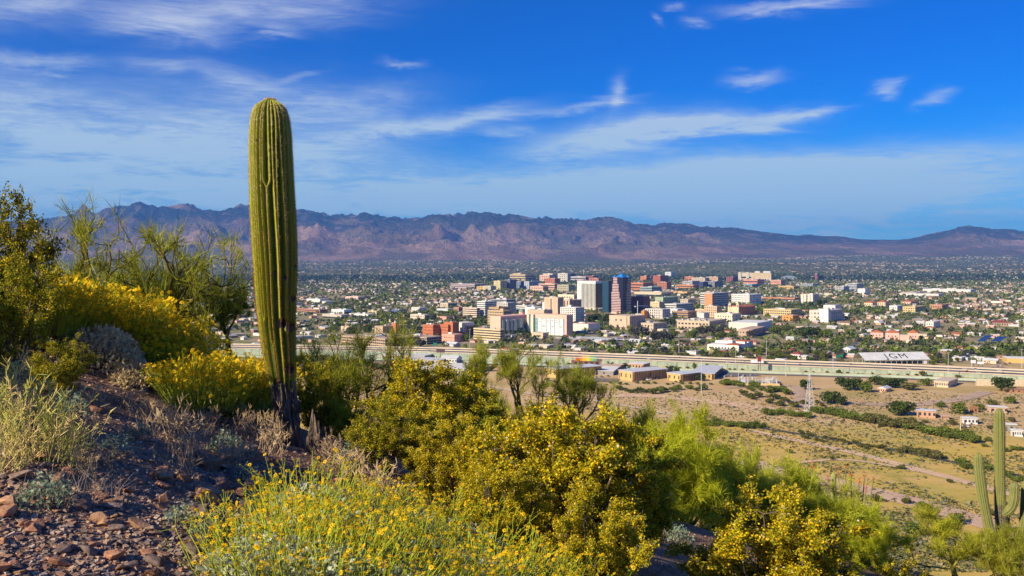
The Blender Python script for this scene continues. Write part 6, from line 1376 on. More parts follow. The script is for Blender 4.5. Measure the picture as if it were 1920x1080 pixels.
# ---------------------------------------------------------------- creosote
def creosote_set(seed, n_leaf=26000, fl=.30, green=(.24, .25, .018), tone=1.0, stems=15):
    """unit bush: height 1, radius .6"""
    rg = np.random.default_rng(seed); mb = MB(); tips = []
    for i in range(stems):
        a = i * 2.4 + rg.uniform(-.4, .4); lean = rg.uniform(.1, 1.0); tip = np.array([math.cos(a) * .52 * lean, math.sin(a) * .52 * lean, rg.uniform(.62, 1.0) * (1 - .28 * lean ** 2)])
        b = np.array([math.cos(a) * .05, math.sin(a) * .05, -.08]); q = np.linspace(0, 1, 6)[:, None]; mid = b * .5 + tip * .5 + np.array([math.cos(a), math.sin(a), -.6]) * .06 * lean
        P = (1 - q) ** 2 * b + 2 * q * (1 - q) * mid + q ** 2 * tip; P[1:-1] += rg.normal(0, .014, (4, 3)); mb.tube(P, np.linspace(.012, .004, 6), 5, (.13, .10, .08), False)
        for j in range(7):
            t = rg.uniform(.3, 1.0); o = P[0] * 0 + np.array([np.interp(t, np.linspace(0, 1, 6), P[:, k]) for k in range(3)]); d = unit(np.array([math.cos(a), math.sin(a), .9]) * .6 + rg.normal(0, .62, 3)); l = rg.uniform(.12, .26); e_ = o + d * l
            mb.tube([o, (o + e_) / 2 + rg.normal(0, .012, 3), e_], [.005, .004, .002], 4, (.13, .105, .08), False)
            for k in range(5):
                t2 = rg.uniform(.25, 1); o2 = o + d * l * t2; d2 = unit(d * .7 + rg.normal(0, .6, 3) + np.array([0, 0, .3])); tips.append((o2, d2, rg.uniform(.05, .15)))
    for o2, d2, l in tips[::3]: mb.tube([o2, o2 + d2 * l], [.002, .001], 3, (.15, .12, .06), False)
    O = np.array([t[0] for t in tips]); D = np.array([t[1] for t in tips]); L = np.array([t[2] for t in tips]); k = rg.integers(0, len(tips), n_leaf)
    t = rg.random(n_leaf); P = O[k] + D[k] * (L[k] * t)[:, None] + rg.normal(0, .017, (n_leaf, 3)); ld = unit(D[k] * .5 + rg.normal(0, .8, (n_leaf, 3))); P[:, 2] = np.maximum(P[:, 2], .02)
    V, Fq = leaves_at(P, ld, rg.uniform(.015, .030, n_leaf), rg.uniform(.0045, .0085, n_leaf), rg)
    g = np.array(green) * tone; ylw = np.array((.52, .47, .018)) * tone; c = g + (ylw - g) * (rg.random((n_leaf, 1)) ** 1.6) * .75; c *= rg.uniform(.7, 1.3, (n_leaf, 1)); c *= rg.uniform(.75, 1.2, len(tips))[k][:, None]
    nf = int(n_leaf * fl * .5); kf = rg.integers(0, len(tips), nf); Pf = O[kf] + D[kf] * (L[kf] * rg.uniform(.3, 1.1, nf))[:, None] + rg.normal(0, .018, (nf, 3)); Vf, Ff = quads_at(Pf, rg.uniform(.0048, .0090, nf), rg=rg)
    fc = np.where(rg.random((nf, 1)) < .1, np.array((.62, .58, .45)), np.array((.82, .58, .014)) * rg.uniform(.75, 1.2, (nf, 1)))
    return mb.build('branches', stemm), mesh('leaves', V, Fq, plantm, np.repeat(c, 4, 0)), mesh('flowers', Vf, Ff, plantm, np.repeat(fc, 4, 0))
CRE = {'a': creosote_set(1, 44000, .75), 'b': creosote_set(2, 60000, .8, stems=20), 'c': creosote_set(3, 26000, .45, (.11, .15, .014)), 'd': creosote_set(4, 36000, .12, (.11, .12, .012), .85, stems=20)}
def creosote(label, px, y, H, Rr, kind, rot=0.0, x=None):
    p = at(px, y) if x is None else Vector((x, y, g1(x, y)))
    e = thing('creosote_bush', label, 'bush', p, rot, scale=(Rr / .62, Rr / .62, H))
    b, l, f = CRE[kind]; obj('branches', b, e); obj('leaves', l, e, kind='stuff'); obj('flowers', f, e, kind='stuff')
creosote('tall dark creosote at the upper left frame edge', -10, 9.6, 1.62, .74, 'd', 1)
creosote('yellow flowering creosote below the dark one at the left edge', 18, 8.6, 1.05, .56, 'c', 2)
creosote('low shaded creosote on the left slope', 108, 8.2, .5, .34, 'c', 3)
creosote('open yellow green creosote right of the tall saguaro', 800, 12.4, 1.38, 1.0, 'a', .5)
creosote('small yellow creosote in front of the open one', 800, 10.4, .62, .5, 'b', 2.2)
creosote('broad dense yellow flowering creosote in the centre foreground', 1065, 8.4, 1.45, 1.0, 'b', .2)
creosote('second layer of the dense creosote, lower and nearer', 1120, 7.2, .82, .5, 'a', 4.2)
creosote('golden creosote at the bottom right of centre', 1462, 8.8, 1.28, .95, 'b', 3.1)
creosote('yellow creosote left of the dense centre one', 955, 8.6, 1.12, .6, 'b', 1.3)
creosote('yellow creosote behind the right of the dense centre one', 1165, 9.2, 1.25, .62, 'a', 2.6)
creosote('olive creosote between the open one and the flower mass', 860, 9.4, .85, .55, 'a', 3.7)
creosote('low olive creosote in front of the stump', 715, 9.8, .75, .5, 'c', 1.7)
creosote('low yellow creosote above the flower mass', 930, 7.3, .75, .5, 'a', .7)
creosote('small golden creosote at the bottom right', 1690, 9.4, 1.05, .5, 'a', 5.0)
creosote('dark green bush between the palo verdes', 985, 14.5, 1.5, .6, 'd', .4)
creosote('green bush behind the foot of the tall saguaro', 596, 13.0, 1.05, .42, 'c', .9)
for i, (x_, y_, H_, R_) in enumerate(((-5.7, 5.4, 1.25, .7), (-6.9, 6.9, 1.2, .7), (-8.3, 8.9, 1.3, .8))): creosote(['shade giving creosote just outside the left edge', 'second creosote outside the left edge', 'creosote behind the viewer on the slope', 'creosote higher up the slope outside the frame'][i], 0, y_, H_, R_, 'a', i, x_)

# ---------------------------------------------------------------- palo verde
def paloverde_set(seed, n_twig=26000, lv=4, up=.55, spread=.55, tone=(.23, .25, .022), bark=(.17, .18, .035), mains=5, dens=1.0, lmax=.12, fill=False):
    rg = np.random.default_rng(seed); mb = MB(); ends = []
    def grow(o, d, l, r, level):
        k = 4; P = [o]; dd = d
        for i in range(k):
            dd = unit(dd + rg.normal(0, .16, 3) + np.array([0, 0, .06 * up])); P.append(P[-1] + dd * l / k)
        mb.tube(P, np.linspace(r, r * .55, k + 1), 5 if level < 2 else 4, np.array(bark) * rg.uniform(.7, 1.2) * (1.0 if level else .75), False)
        if level >= lv or (fill and level >= 1): ends.append((np.array(P), dd))
        if level >= lv: return
        for j in range(3):
            t = rg.uniform(.35, 1.0) if j else 1.0; f = t * k; i0 = min(int(f), k - 1); oo = P[i0] + (P[i0 + 1] - P[i0]) * (f - i0)
            nd = unit(dd * .7 + rg.normal(0, spread, 3) + np.array([0, 0, up * .28])); grow(oo, nd, l * rg.uniform(.58, .85), r * .58, level + 1)
    for i in range(mains):
        a = i * 6.28 / mains + rg.uniform(-.4, .4); grow(np.array([.02 * math.cos(a), .02 * math.sin(a), -.06]), unit(np.array([math.cos(a) * spread * 1.4, math.sin(a) * spread * 1.4, up * 1.6 + .35])), rg.uniform(.26, .38), .02, 0)
    E = np.array([e[0] for e in ends]); ED = np.array([e[1] for e in ends]); k = rg.integers(0, len(E), n_twig); t = rg.random(n_twig) * (E.shape[1] - 1.001); i0 = t.astype(int); fr_ = (t - i0)[:, None]
    P = E[k, i0] * (1 - fr_) + E[k, i0 + 1] * fr_ + rg.normal(0, .012, (n_twig, 3)); D = unit(ED[k] * .7 + rg.normal(0, .5, (n_twig, 3)) + np.array([0, 0, .3 * up]))
    V, Ft = ribbons(P, D, rg.uniform(.3, 1.0, n_twig) * lmax, rg.uniform(.0011, .0021, n_twig), rg)
    c = np.array(tone) * rg.uniform(.55, 1.35, (n_twig, 1)) * rg.uniform(.65, 1.25, len(E))[k][:, None]
    zz = np.concatenate([V[:, 2], E[..., 2].ravel()]); rr_ = np.percentile(np.hypot(V[:, 0], V[:, 1]), 96)
    return mb.build('branches', stemm), mesh('twigs', V, Ft, plantm, np.repeat(c, 3, 0)), float(np.percentile(zz, 99.7)), float(rr_)
PV = {'airy': paloverde_set(11, 10500, 4, .75, .50, (.31, .34, .03), (.13, .11, .03), 7, lmax=.10), 'pale': paloverde_set(12, 20000, 4, .85, .42, (.38, .40, .035), (.26, .24, .04), 3, lmax=.075), 'pale2': paloverde_set(13, 9500, 4, .95, .38, (.32, .35, .035), (.20, .17, .04), 3, lmax=.075),
      'dense': paloverde_set(14, 60000, 4, .5, .62, (.42, .47, .03), (.42, .42, .05), 8, lmax=.10, fill=True), 'dense2': paloverde_set(15, 52000, 4, .55, .6, (.44, .49, .045), (.38, .39, .06), 8, lmax=.10, fill=True), 'dark': paloverde_set(16, 20000, 4, .75, .45, (.22, .25, .025), (.09, .075, .025), 4, lmax=.09)}
def paloverde(label, px, y, pytop, wpx, kind, rot=0.0, base_px=None):
    p = at(px, y); b, t, zt, rt = PV[kind]; H = (HZ - pytop) / F * y - p.z; Rr = wpx / F * y / 2
    sh = Rr / rt; sv = min(H / zt, (2.2 if 'dense' in kind else 1.2) * sh); lift = max(H - sv * zt, 0) / sv
    e = thing('palo_verde', label, 'tree', p, rot, scale=(sh, sh, sv)); obj('branches', b, e, (0, 0, lift)); obj('twigs', t, e, (0, 0, lift), kind='stuff')
    if lift > .05:
        rg = np.random.default_rng(int(px)); mb = MB(); m1 = np.array([rg.normal(0, .12), rg.normal(0, .12), lift * .5])
        for q in range(2): mb.tube([(rg.normal(0, .03), rg.normal(0, .03), -.1), m1 + rg.normal(0, .05, 3), (0, 0, lift)], [.034, .028, .022], 6, (.13, .12, .035), False)
        obj('trunk', mb.build('trunk', stemm), e)
paloverde('airy palo verde with dark bare branches left of the tall saguaro', 282, 13.6, 388, 370, 'airy', .3)
paloverde('small palo verde leaning out beside the tall saguaro', 425, 14.6, 512, 130, 'dark', 2.0)
paloverde('dark branched palo verde right of the tall saguaro', 658, 14.4, 598, 250, 'airy', 2.6)
paloverde('low green palo verde behind the saguaro base', 590, 14.5, 655, 110, 'pale', 3.0)
paloverde('pale feathery palo verde in front of the parking garage', 880, 15.5, 640, 150, 'pale', .6)
paloverde('slender palo verde in front of the green freeway wall', 990, 16, 640, 150, 'pale2', 2.4)
paloverde('slender palo verde before the yellow motel', 1078, 17, 678, 150, 'pale2', 4.1)
paloverde('faint palo verde between the motel and the dense one', 1190, 18, 752, 150, 'pale', 5.0)
paloverde('feathery palo verde behind the centre creosote', 935, 15, 735, 150, 'dense2', 3.6)
paloverde('bright palo verde between the slender ones', 1030, 16, 775, 140, 'dense', 2.6)
paloverde('bright palo verde left of the large dense one', 1130, 16.5, 770, 150, 'dense2', .8)
paloverde('low feathery palo verde right of the dark branched one', 735, 14.5, 690, 150, 'pale', 1.2)
paloverde('bright palo verde at the right of the large dense one', 1370, 18.5, 830, 170, 'dense2', 5.5)
paloverde('low bright palo verde behind the stump', 640, 13.2, 745, 120, 'dense2', 4.0)
paloverde('low bright palo verde between the two creosotes', 915, 12.6, 800, 140, 'dense', 1.0)
paloverde('low palo verde left of the centre creosote', 1000, 12.6, 815, 130, 'dense2', 2.2)
paloverde('yellow green palo verde behind the open creosote', 820, 14.5, 745, 170, 'dense', 5.2)
paloverde('low palo verde filling the slope right of centre', 1180, 13.5, 850, 150, 'dense', 3.3)
paloverde('large dense bright green palo verde right of centre', 1262, 16.5, 765, 310, 'dense', .2)
paloverde('second bright palo verde behind the dense one', 1200, 20, 790, 170, 'dense2', 1.4)
paloverde('wide low bright palo verde above the golden creosote', 1490, 19.5, 872, 290, 'dense2', 2.9)
paloverde('low palo verde at the right of the wide one', 1600, 18, 940, 190, 'dense', 4.4)
paloverde('thin palo verde at the foot of the many armed saguaro', 1800, 20.5, 958, 260, 'pale', 1.9)
paloverde('second thin palo verde under the right saguaro', 1905, 19.5, 985, 170, 'pale2', .9)

# ---------------------------------------------------------------- brittlebush
def brittle_set(seed, n_leaf=900, n_stem=130, fl=True, R_=.42, silver=(.46, .52, .44), tall=.44, petal=.017):
    rg = np.random.default_rng(seed); a = rg.uniform(0, 6.28, n_leaf); r = R_ * np.sqrt(rg.random(n_leaf)); h = .30 * np.sqrt(np.clip(1 - (r / R_) ** 2, 0, 1)) * rg.uniform(.35, 1.1, n_leaf)
    P = np.c_[r * np.cos(a), r * np.sin(a), h]; D = unit(np.c_[np.cos(a) * r, np.sin(a) * r, np.full(n_leaf, .25)] + rg.normal(0, .25, (n_leaf, 3))); V, Fq = leaves_at(P, D, rg.uniform(.035, .07, n_leaf), rg.uniform(.010, .019, n_leaf), rg)
    V[2::4] += np.array([0, 0, -.01]); c = np.array(silver) * rg.uniform(.65, 1.25, (n_leaf, 1)); lv = mesh('leaves', V, Fq, plantm, np.repeat(c, 4, 0))
    st, fw = MB(), MB()
    for i in range(n_leaf // 22):
        aa = rg.uniform(0, 6.28); rr_ = R_ * rg.uniform(.3, .9); st.tube([(0, 0, -.05), (rr_ * .5 * math.cos(aa), rr_ * .5 * math.sin(aa), .1), (rr_ * math.cos(aa), rr_ * math.sin(aa), .22)], [.006, .004, .002], 4, (.20, .17, .12), False)
    if fl:
        for i in range(n_stem):
            aa = rg.uniform(0, 6.28); rr_ = R_ * math.sqrt(rg.random()); b = np.array([rr_ * math.cos(aa), rr_ * math.sin(aa), .12]); d = unit(np.array([math.cos(aa) * rr_ * 1.2, math.sin(aa) * rr_ * 1.2, .7]) + rg.normal(0, .14, 3)); l = rg.uniform(.55, 1.0) * tall; t = b + d * l * .75
            cg = np.array((.34, .40, .03)) * rg.uniform(.7, 1.3); st.tube([b, b + d * l * .4 + rg.normal(0, .008, 3), t], [.0032, .0026, .002], 3, cg, False)
            for j in range(rg.integers(1, 4)):
                e_ = t + unit(d + rg.normal(0, .4, 3)) * l * .25 * rg.uniform(.6, 1.2); st.tube([t, e_], [.0018, .0014], 3, cg, False)
                nrm = unit(np.array([0, 0, 1.0]) + rg.normal(0, .55, 3)); u = unit(np.cross(nrm, [.3, .9, .1])); w_ = np.cross(nrm, u); bud = rg.random() < .3
                if bud: Vb = [e_ + u * .008, e_ + w_ * .008, e_ - u * .008, e_ - w_ * .008, e_ + nrm * .01, e_ - nrm * .008]; fw.add(Vb, [(0, 1, 4), (1, 2, 4), (2, 3, 4), (3, 0, 4), (1, 0, 5), (2, 1, 5), (3, 2, 5), (0, 3, 5)], np.array((.36, .42, .03)))
                else:
                    ps = petal * rg.uniform(.75, 1.2); Vb, Fb = [], []
                    for q in range(7):
                        an = q * .8976; dq = u * math.cos(an) + w_ * math.sin(an); sq = -u * math.sin(an) + w_ * math.cos(an); k0 = len(Vb); Vb += [e_ + dq * .004, e_ + dq * ps * .6 + sq * ps * .3 - nrm * .001, e_ + dq * ps - nrm * .003, e_ + dq * ps * .6 - sq * ps * .3 - nrm * .001]; Fb.append((k0, k0 + 1, k0 + 2, k0 + 3))
                    fw.add(Vb, Fb, np.array((.86, .60, .010)) * rg.uniform(.75, 1.1)); dk = [e_ + u * .006 + nrm * .003, e_ + w_ * .006 + nrm * .003, e_ - u * .006 + nrm * .003, e_ - w_ * .006 + nrm * .003, e_ + nrm * .008]; fw.add(dk, [(0, 1, 4), (1, 2, 4), (2, 3, 4), (3, 0, 4)], np.array((.66, .36, .008)))
    return lv, st.build('stems', stemm), fw.build('flowers', plantm) if fl else None
BR = [brittle_set(21, 950, 130), brittle_set(22, 800, 150), brittle_set(23, 1000, 110), brittle_set(24, 800, 600, True, .42, (.26, .32, .13), .5, .025)]
SV = [brittle_set(31, 340, 0, False, .24, (.22, .30, .24)), brittle_set(32, 220, 0, False, .2, (.24, .32, .27)), brittle_set(33, 1900, 0, False, .45, (.58, .50, .35))]
def brittle(label, px, y, k, s=1.0, rot=0.0, sets=None, group=None, name='brittlebush', sz=None):
    p = at(px, y); lv, st, fw = (sets or BR)[k]; e = thing(name, label, 'bush', p, rot, group, scale=(s, s, s * (sz or 1)))
    obj('leaves', lv, e, kind='stuff'); obj('stems', st, e, kind='stuff')
    if fw: obj('flowers', fw, e, kind='stuff')
bl_ = [(480, 4.9), (525, 5.6), (560, 4.9), (620, 5.2), (670, 5.0), (760, 5.2), (850, 5.0), (940, 5.3), (580, 5.8), (640, 6.1), (700, 5.9), (790, 6.2), (880, 5.9), (960, 6.2), (590, 6.7), (680, 6.8), (770, 6.8), (860, 6.9), (1010, 5.1), (1040, 5.6), (1100, 5.3)]
ORD = ['leftmost', 'second', 'third', 'fourth', 'fifth', 'sixth', 'seventh', 'eighth', 'ninth', 'tenth', 'eleventh', 'twelfth', 'thirteenth', 'fourteenth', 'fifteenth', 'sixteenth', 'seventeenth', 'eighteenth', 'nineteenth', 'twentieth', 'twenty-first', 'twenty-second', 'twenty-third', 'twenty-fourth']
def nth(items, i): k = sorted(items).index(items[i]); return ORD[k] if k == 0 else ORD[k] + ' from the left'
def row_label(i): r = lambda y: 0 if y < 5.5 else (1 if y < 6.5 else 2); row = [q for q in bl_ if r(q[1]) == r(bl_[i][1])]; return 'silver leaved yellow brittlebush of the flower mass, %s in the %s row' % (nth(row, row.index(bl_[i])), ['front', 'middle', 'back'][r(bl_[i][1])])
for i, (px_, y_) in enumerate(bl_): brittle(row_label(i), px_, y_, i % 3, .80 + .16 * ((i * 7) % 5) / 5, i * 1.9, group='front brittlebush mass')
for i, (px_, y_, s_, lab) in enumerate(((120, 11.0, 1.25, 'golden brittlebush behind the left creosote'), (215, 11.6, 1.35, 'golden brittlebush below the airy palo verde'), (290, 11.8, 1.2, 'golden brittlebush right of the pale dry bush'), (385, 10.0, 1.05, 'leafy golden brittlebush on the slope left of the saguaro'), (445, 10.7, 1.1, 'golden brittlebush just left of the saguaro'), (335, 11.4, 1.05, 'golden brittlebush behind the leafy one'), (70, 10.4, 1.2, 'golden brittlebush at the left slope edge'), (480, 11.2, 1.0, 'small golden brittlebush behind the saguaro'))): brittle(lab, px_, y_, 3, s_ * .95, i * 1.1, sz=1.22)
brittle('pale dry grey bush on the left slope', 190, 10.4, 2, 1.0, 0, SV, name='dry_bush', sz=1.5)
brittle('second pale dry bush beside the first', 250, 10.2, 2, .65, 2, SV, name='dry_bush', sz=1.4)
for i, (px_, y_, s_, k, lab) in enumerate(((85, 5.2, .62, 0, 'silvery green brittlebush seedling at the bottom left'), (338, 5.45, .5, 1, 'small silvery seedling left of the flower mass'), (385, 5.4, .5, 1, 'tiny silvery seedling beside the flower mass'), (462, 7.4, .55, 1, 'small teal seedling in the shade below the saguaro'), (128, 7.6, .7, 0, 'silver seedling under the shaded creosote'), (215, 6.7, .55, 1, 'shaded silver seedling on the left slope'), (422, 8.4, .7, 0, 'silver seedling among rocks left of the saguaro'), (462, 8.3, .55, 1, 'silver seedling right of the dark boulder'), (255, 7.6, .5, 0, 'silver seedling in the dark hollow'), (1275, 12.2, .8, 0, 'silver seedling on the shaded soil at right'), (1255, 12.8, .7, 1, 'teal seedling at the edge of the shaded soil'), (660, 9.6, .8, 0, 'silver seedling right of the stump'))): brittle(lab, px_, y_, k, s_, i, SV, name='silver_seedling')

# ---------------------------------------------------------------- wild mustard, dry stalks, dead twigs
def stalks_set(seed, n, H, spread, cols, pods=True, wid=.0035):
    rg = np.random.default_rng(seed); mb = MB(); cols = np.array(cols)
    for i in range(n):
        a = rg.uniform(0, 6.28); b = np.array([math.cos(a), math.sin(a), 0]) * spread * .4 * math.sqrt(rg.random()); b[2] = -.02; d = unit(np.array([rg.normal(0, .35), rg.normal(0, .35), 1.0])); l = H * rg.uniform(.45, 1); c = cols[rg.integers(0, len(cols))] * rg.uniform(.75, 1.25)
        m1 = b + d * l * .5 + rg.normal(0, .02, 3); t = b + d * l + rg.normal(0, .05, 3); mb.tube([b, m1, t], [wid, wid * .8, wid * .4], 3, c, False)
        if pods:
            for j in range(6):
                q = rg.uniform(.35, 1); o = m1 + (t - m1) * q; e_ = o + unit(d * .8 + rg.normal(0, .5, 3)) * rg.uniform(.04, .09); mb.tube([o, (o + e_) / 2, e_], [.0025, .004, .0012], 3, c * rg.uniform(.9, 1.2), False)
    return mb.build('stalks', stemm)
MU = [stalks_set(41 + i, 46, .55, .5, [(.48, .46, .10), (.58, .48, .17), (.36, .40, .10), (.60, .46, .20)]) for i in range(2)]
DS = [stalks_set(51 + i, 26, .36, .45, [(.46, .33, .18), (.54, .41, .25), (.34, .25, .16)], True, .0028) for i in range(3)]
TW = [stalks_set(61 + i, 60, .22, .7, [(.24, .20, .18), (.30, .26, .23), (.19, .16, .14)], False, .0016) for i in range(2)]
def stalk(label, name, cat, px_, y_, me, s_, rot, group): e = thing(name, label, cat, at(px_, y_), rot, group, scale=s_); obj('stalks', me, e, kind='stuff')
MUP = [12, 55, 105, 145, 25, 80, 5]
for i, (px_, y_, s_) in enumerate(((12, 6.2, .95), (55, 5.9, .95), (105, 6.0, .8), (145, 6.2, .55), (25, 6.8, .95), (80, 6.6, .8), (5, 5.6, .7))): stalk('yellow green dried mustard clump at the left edge, %s' % nth(MUP, i), 'wild_mustard', 'weed', px_, y_, MU[i % 2], s_, i * 1.3, 'mustard clumps at the left')
DWP = [500, 512, 490, 610, 640, 665, 695, 720, 625, 345, 360, 300, 395, 270, 240, 335, 650, 680, 455, 130, 180, 430, 190, 160]
for i, (px_, y_, s_) in enumerate(((500, 9.3, 1.0), (512, 9.0, .9), (490, 9.7, .8), (610, 9.2, .9), (640, 9.0, 1.0), (665, 8.6, 1.0), (695, 8.4, 1.0), (720, 8.2, .9), (625, 8.5, .9), (345, 8.4, 1.0), (360, 7.6, .9), (300, 8.0, 1.0), (395, 9.0, .8), (270, 8.8, .8), (240, 9.0, .8), (335, 6.9, .7), (650, 10.2, .9), (680, 10.6, 1.0), (455, 9.4, .8), (130, 9.0, .7), (180, 8.4, .7), (430, 7.8, .7), (190, 6.2, .5), (160, 5.9, .45))): stalk('straw coloured dry weed clump on the rocky slope, %s' % nth(DWP, i), 'dry_weed', 'weed', px_, y_, DS[i % 3], s_, i * 1.7, 'dry weeds on the slope')
for i, (px_, y_, s_) in enumerate(((115, 5.5, .9), (165, 5.5, .8), (410, 7.9, 1.0), (440, 7.6, .9), (250, 7.8, .9), (330, 8.8, 1.0), (280, 9.2, 1.0), (360, 9.4, .9), (210, 7.2, .7), (620, 10.0, 1.1), (700, 9.6, 1.0))): stalk('tangle of grey dead twigs on the ground', 'dead_twigs', 'twigs', px_, y_, TW[i % 2], s_, i * 2.1, 'grey twig tangles')
# ocotillo with red tips
def ocotillo():
    Y = 33.0; rg = np.random.default_rng(8)
    for i, (bpx, tips_, lab) in enumerate(((1545, ((1521, 873), (1530, 884), (1537, 896), (1548, 894)), 'red tipped ocotillo left of the young saguaro'), (1600, ((1590, 880), (1605, 896), (1612, 906), (1627, 896), (1640, 899), (1571, 886), (1625, 915)), 'red tipped ocotillo right of the young saguaro'))):
        p = at(bpx, Y); e = thing('ocotillo', lab, 'ocotillo', p); s = Y / F
        for q, (tx, ty) in enumerate(tips_):
            t = np.array([(tx - bpx) * s, rg.uniform(-.5, .5), (HZ - ty) * s - p.z]); m1 = t * np.array([.35, .4, .5]); mb = MB(); mb.tube([(0, 0, -.2), m1, t], [.05, .04, .02], 5, (.17, .19, .10)); obj('cane', mb.build('cane', stemm), e)
            P = t + rg.normal(0, .04, (22, 3)) * np.array([1, 1, 2.2]); V, Fq = quads_at(P, rg.uniform(.012, .03, 22), rg=rg); obj('bloom', mesh('bloom', V, Fq, plantm, np.broadcast_to((.62, .07, .02), V.shape)), e, kind='stuff')
ocotillo()

# ---------------------------------------------------------------- rocks
def rock_mesh(seed):
    rg = np.random.default_rng(seed); import bmesh
    bm = bmesh.new(); n = 11 + seed % 5
    P = rg.normal(size=(n, 3)); P = unit(P) * rg.uniform(.75, 1.05, (n, 1)) * np.array([1, .78, .5])
    for p in P: bm.verts.new(p)
    bmesh.ops.convex_hull(bm, input=bm.verts); lo = [v for v in bm.verts if not v.link_faces]
    for v in lo: bm.verts.remove(v)
    bmesh.ops.bevel(bm, geom=list(bm.edges), offset=.035, segments=1, affect='EDGES')
    me = bpy.data.meshes.new('rock'); bm.to_mesh(me); bm.free(); return me
def rock_material(i, a, b):
    m = bpy.data.materials.new('rock'); m.use_nodes = True; N = NT(m.node_tree); bs = m.node_tree.nodes['Principled BSDF']; bs.inputs['Roughness'].default_value = .9; bs.inputs['Specular IOR Level'].default_value = .2
    tc = N.n('ShaderNodeTexCoord').outputs['Object']; oi = N.n('ShaderNodeObjectInfo').outputs['Random']
    c = N.mix(N.step(N.noise(tc, 1.6, 5, .65), .35, .65), a, b); c = N.mix(N.mul(N.step(N.noise(tc, 9, 5, .7), .55, .7), .5), c, (.06, .045, .04)); k = N.add(.7, N.mul(oi, .6)); c = N.mix(1.0, c, N.vec(k, k, k), 'MULTIPLY')
    N.put(bs.inputs['Base Color'], c); bp = N.n('ShaderNodeBump'); bp.inputs['Distance'].default_value = .008; N.put(bp.inputs['Height'], N.noise(tc, 3, 5, .6)); m.node_tree.links.new(bp.outputs[0], bs.inputs['Normal']); return m
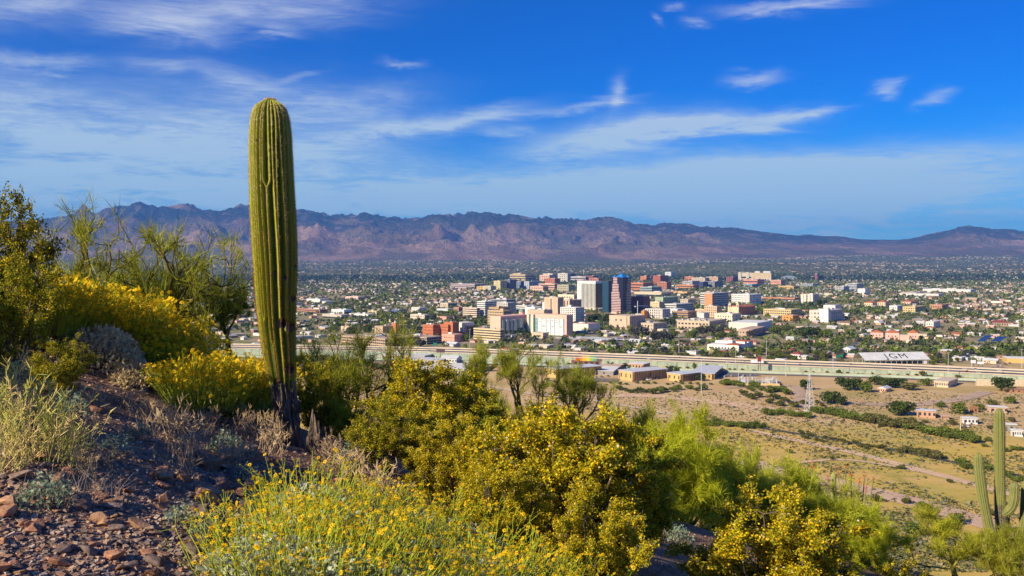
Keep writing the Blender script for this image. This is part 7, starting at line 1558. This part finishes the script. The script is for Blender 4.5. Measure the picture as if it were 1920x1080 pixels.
def rocks():
    mats = [rock_material(0, (.29, .135, .08), (.42, .225, .14)), rock_material(1, (.25, .17, .125), (.38, .28, .215)), rock_material(2, (.36, .19, .10), (.48, .29, .175)), rock_material(3, (.12, .085, .075), (.21, .155, .135))]
    ms = []
    for i in range(16):
        me = rock_mesh(200 + i); me.materials.append(mats[i % 4]); ms.append(me)
    rr = random.Random(5)
    def put(label, px_, py_, wpx, me, group=None, rot=None, zs=1.0):
        p = hit(px_, py_); w = wpx / F * p.y / 2
        thing('rock', label, 'rock', (p.x, p.y, p.z + w * .2), rot or (rr.uniform(-.35, .35), rr.uniform(-.35, .35), rr.uniform(0, 6.28)), group, me, (w, w * rr.uniform(.8, 1.1), w * zs * rr.uniform(.8, 1.2)))
    for (a, b, w, k, lab, zs) in ((150, 952, 76, 3, 'grey tan boulder with a black broken face', 1.1), (165, 1038, 46, 7, 'dark brown rounded rock beside the silver seedling', 1.3), (108, 1058, 68, 0, 'flat red slab below the silver seedling', .5), (452, 930, 42, 2, 'pale orange block among the rocks under the saguaro', 1.4), (303, 888, 48, 0, 'dark red rock beside the dry weed', 1.0), (360, 958, 30, 8, 'tan rock on the bare gravel', 1.0), (300, 1052, 32, 9, 'tan cube shaped rock at the bottom', 1.3), (440, 892, 50, 3, 'dark rock in the shade below the saguaro', .9), (28, 1062, 48, 4, 'red slab at the bottom left corner', .5), (275, 1040, 46, 0, 'rusty red rock near the bottom', .7), (505, 912, 44, 9, 'flat tan rock below the saguaro', .6), (230, 705, 26, 2, 'upright brown block on the upper slope', 1.6), (185, 770, 44, 3, 'dark boulder under the silver seedling on the left', 1.2), (275, 700, 18, 2, 'small orange rock on the upper slope', 1.0), (450, 790, 40, 3, 'dark grey boulder left of the saguaro', 1.0), (1232, 1010, 24, 9, 'tan rock on the shaded soil at right', .8)):
        put(lab, a, b, w, ms[k], zs=zs)
    n = 0
    while n < 284:
        px_ = rr.uniform(-5, 640); py_ = rr.uniform(660, 1079) if rr.random() < .5 else rr.uniform(860, 1079)
        if py_ < 655 + max(0, px_ - 250) * .42: continue
        if px_ > 420 and py_ > 960: continue
        w = rr.choice([12, 15, 18, 22, 28, 36, 46, 60]) * (1.15 if 380 < px_ < 560 and 860 < py_ < 950 else 1.0) * (.75 if py_ < 760 else 1.0)
        i = rr.randrange(16); z = 'on the bare gravel at the bottom left' if py_ > 930 else ('under the foot of the tall saguaro' if px_ > 360 else 'on the upper left slope')
        lab = '%s rock lying %s' % (['rusty red', 'grey brown', 'orange tan', 'dark'][i % 4], z); put(lab, px_, py_, w, ms[i], lab + 's', zs=rr.uniform(.7, 1.3)); n += 1
    # gravel
    N_ = 15000; px_ = rng.uniform(-20, 660, N_); py_ = rng.uniform(650, 1090, N_); k = (px_ - CXP) / F; v = (HZ - py_) / F
    y = np.full(N_, 4.0)
    for _ in range(40): y = np.clip(y * .5 + .5 * np.clip(ground(k * y, y) / v, 2, 14), 2.5, 14)
    x = k * y; ok = np.abs(ground(x, y) - v * y) < .08; x, y = x[ok], y[ok]
    N2 = 3000; xe = rng.uniform(1.0, 4.5, N2); ye = rng.uniform(9, 14.5, N2); x = np.r_[x, xe]; y = np.r_[y, ye]; z = ground(x, y); n = len(x)
    s = rng.lognormal(-4.75, .5, n); s = np.clip(s, .004, .022); base = np.array([(-1, -1, -1), (1, -1, -1), (1, 1, -1), (-1, 1, -1), (-1, -1, 1), (1, -1, 1), (1, 1, 1), (-1, 1, 1)], float) * np.array([1, .8, .5])
    V = base[None] * rng.uniform(.45, 1.1, (n, 8, 3)) * s[:, None, None]; a = rng.uniform(0, 6.28, n); t = rng.normal(0, .35, n)
    ca, sa, ct, st_ = np.cos(a)[:, None], np.sin(a)[:, None], np.cos(t)[:, None], np.sin(t)[:, None]; X, Y_, Z = V[..., 0], V[..., 1], V[..., 2]; X, Z = X * ct + Z * st_, -X * st_ + Z * ct; X, Y_ = X * ca - Y_ * sa, X * sa + Y_ * ca
    V = np.stack([X + x[:, None], Y_ + y[:, None], Z + (z + s * .2)[:, None]], -1).reshape(-1, 3); Fq = (BOXF[None] + (np.arange(n) * 8)[:, None, None]).reshape(-1, 4)
    pal = np.array([(.36, .20, .13), (.29, .20, .15), (.44, .29, .19), (.19, .14, .12), (.42, .33, .26)]); c = pal[rng.integers(0, 5, n)] * rng.uniform(.7, 1.25, (n, 1))
    obj('gravel', mesh('gravel', V, Fq, mat('gravel', attr=True, rough=.9, var=.2, vscale=20, obj_coord=False), np.repeat(c, 8, 0)), kind='stuff', label='loose reddish gravel covering the slope')
rocks()
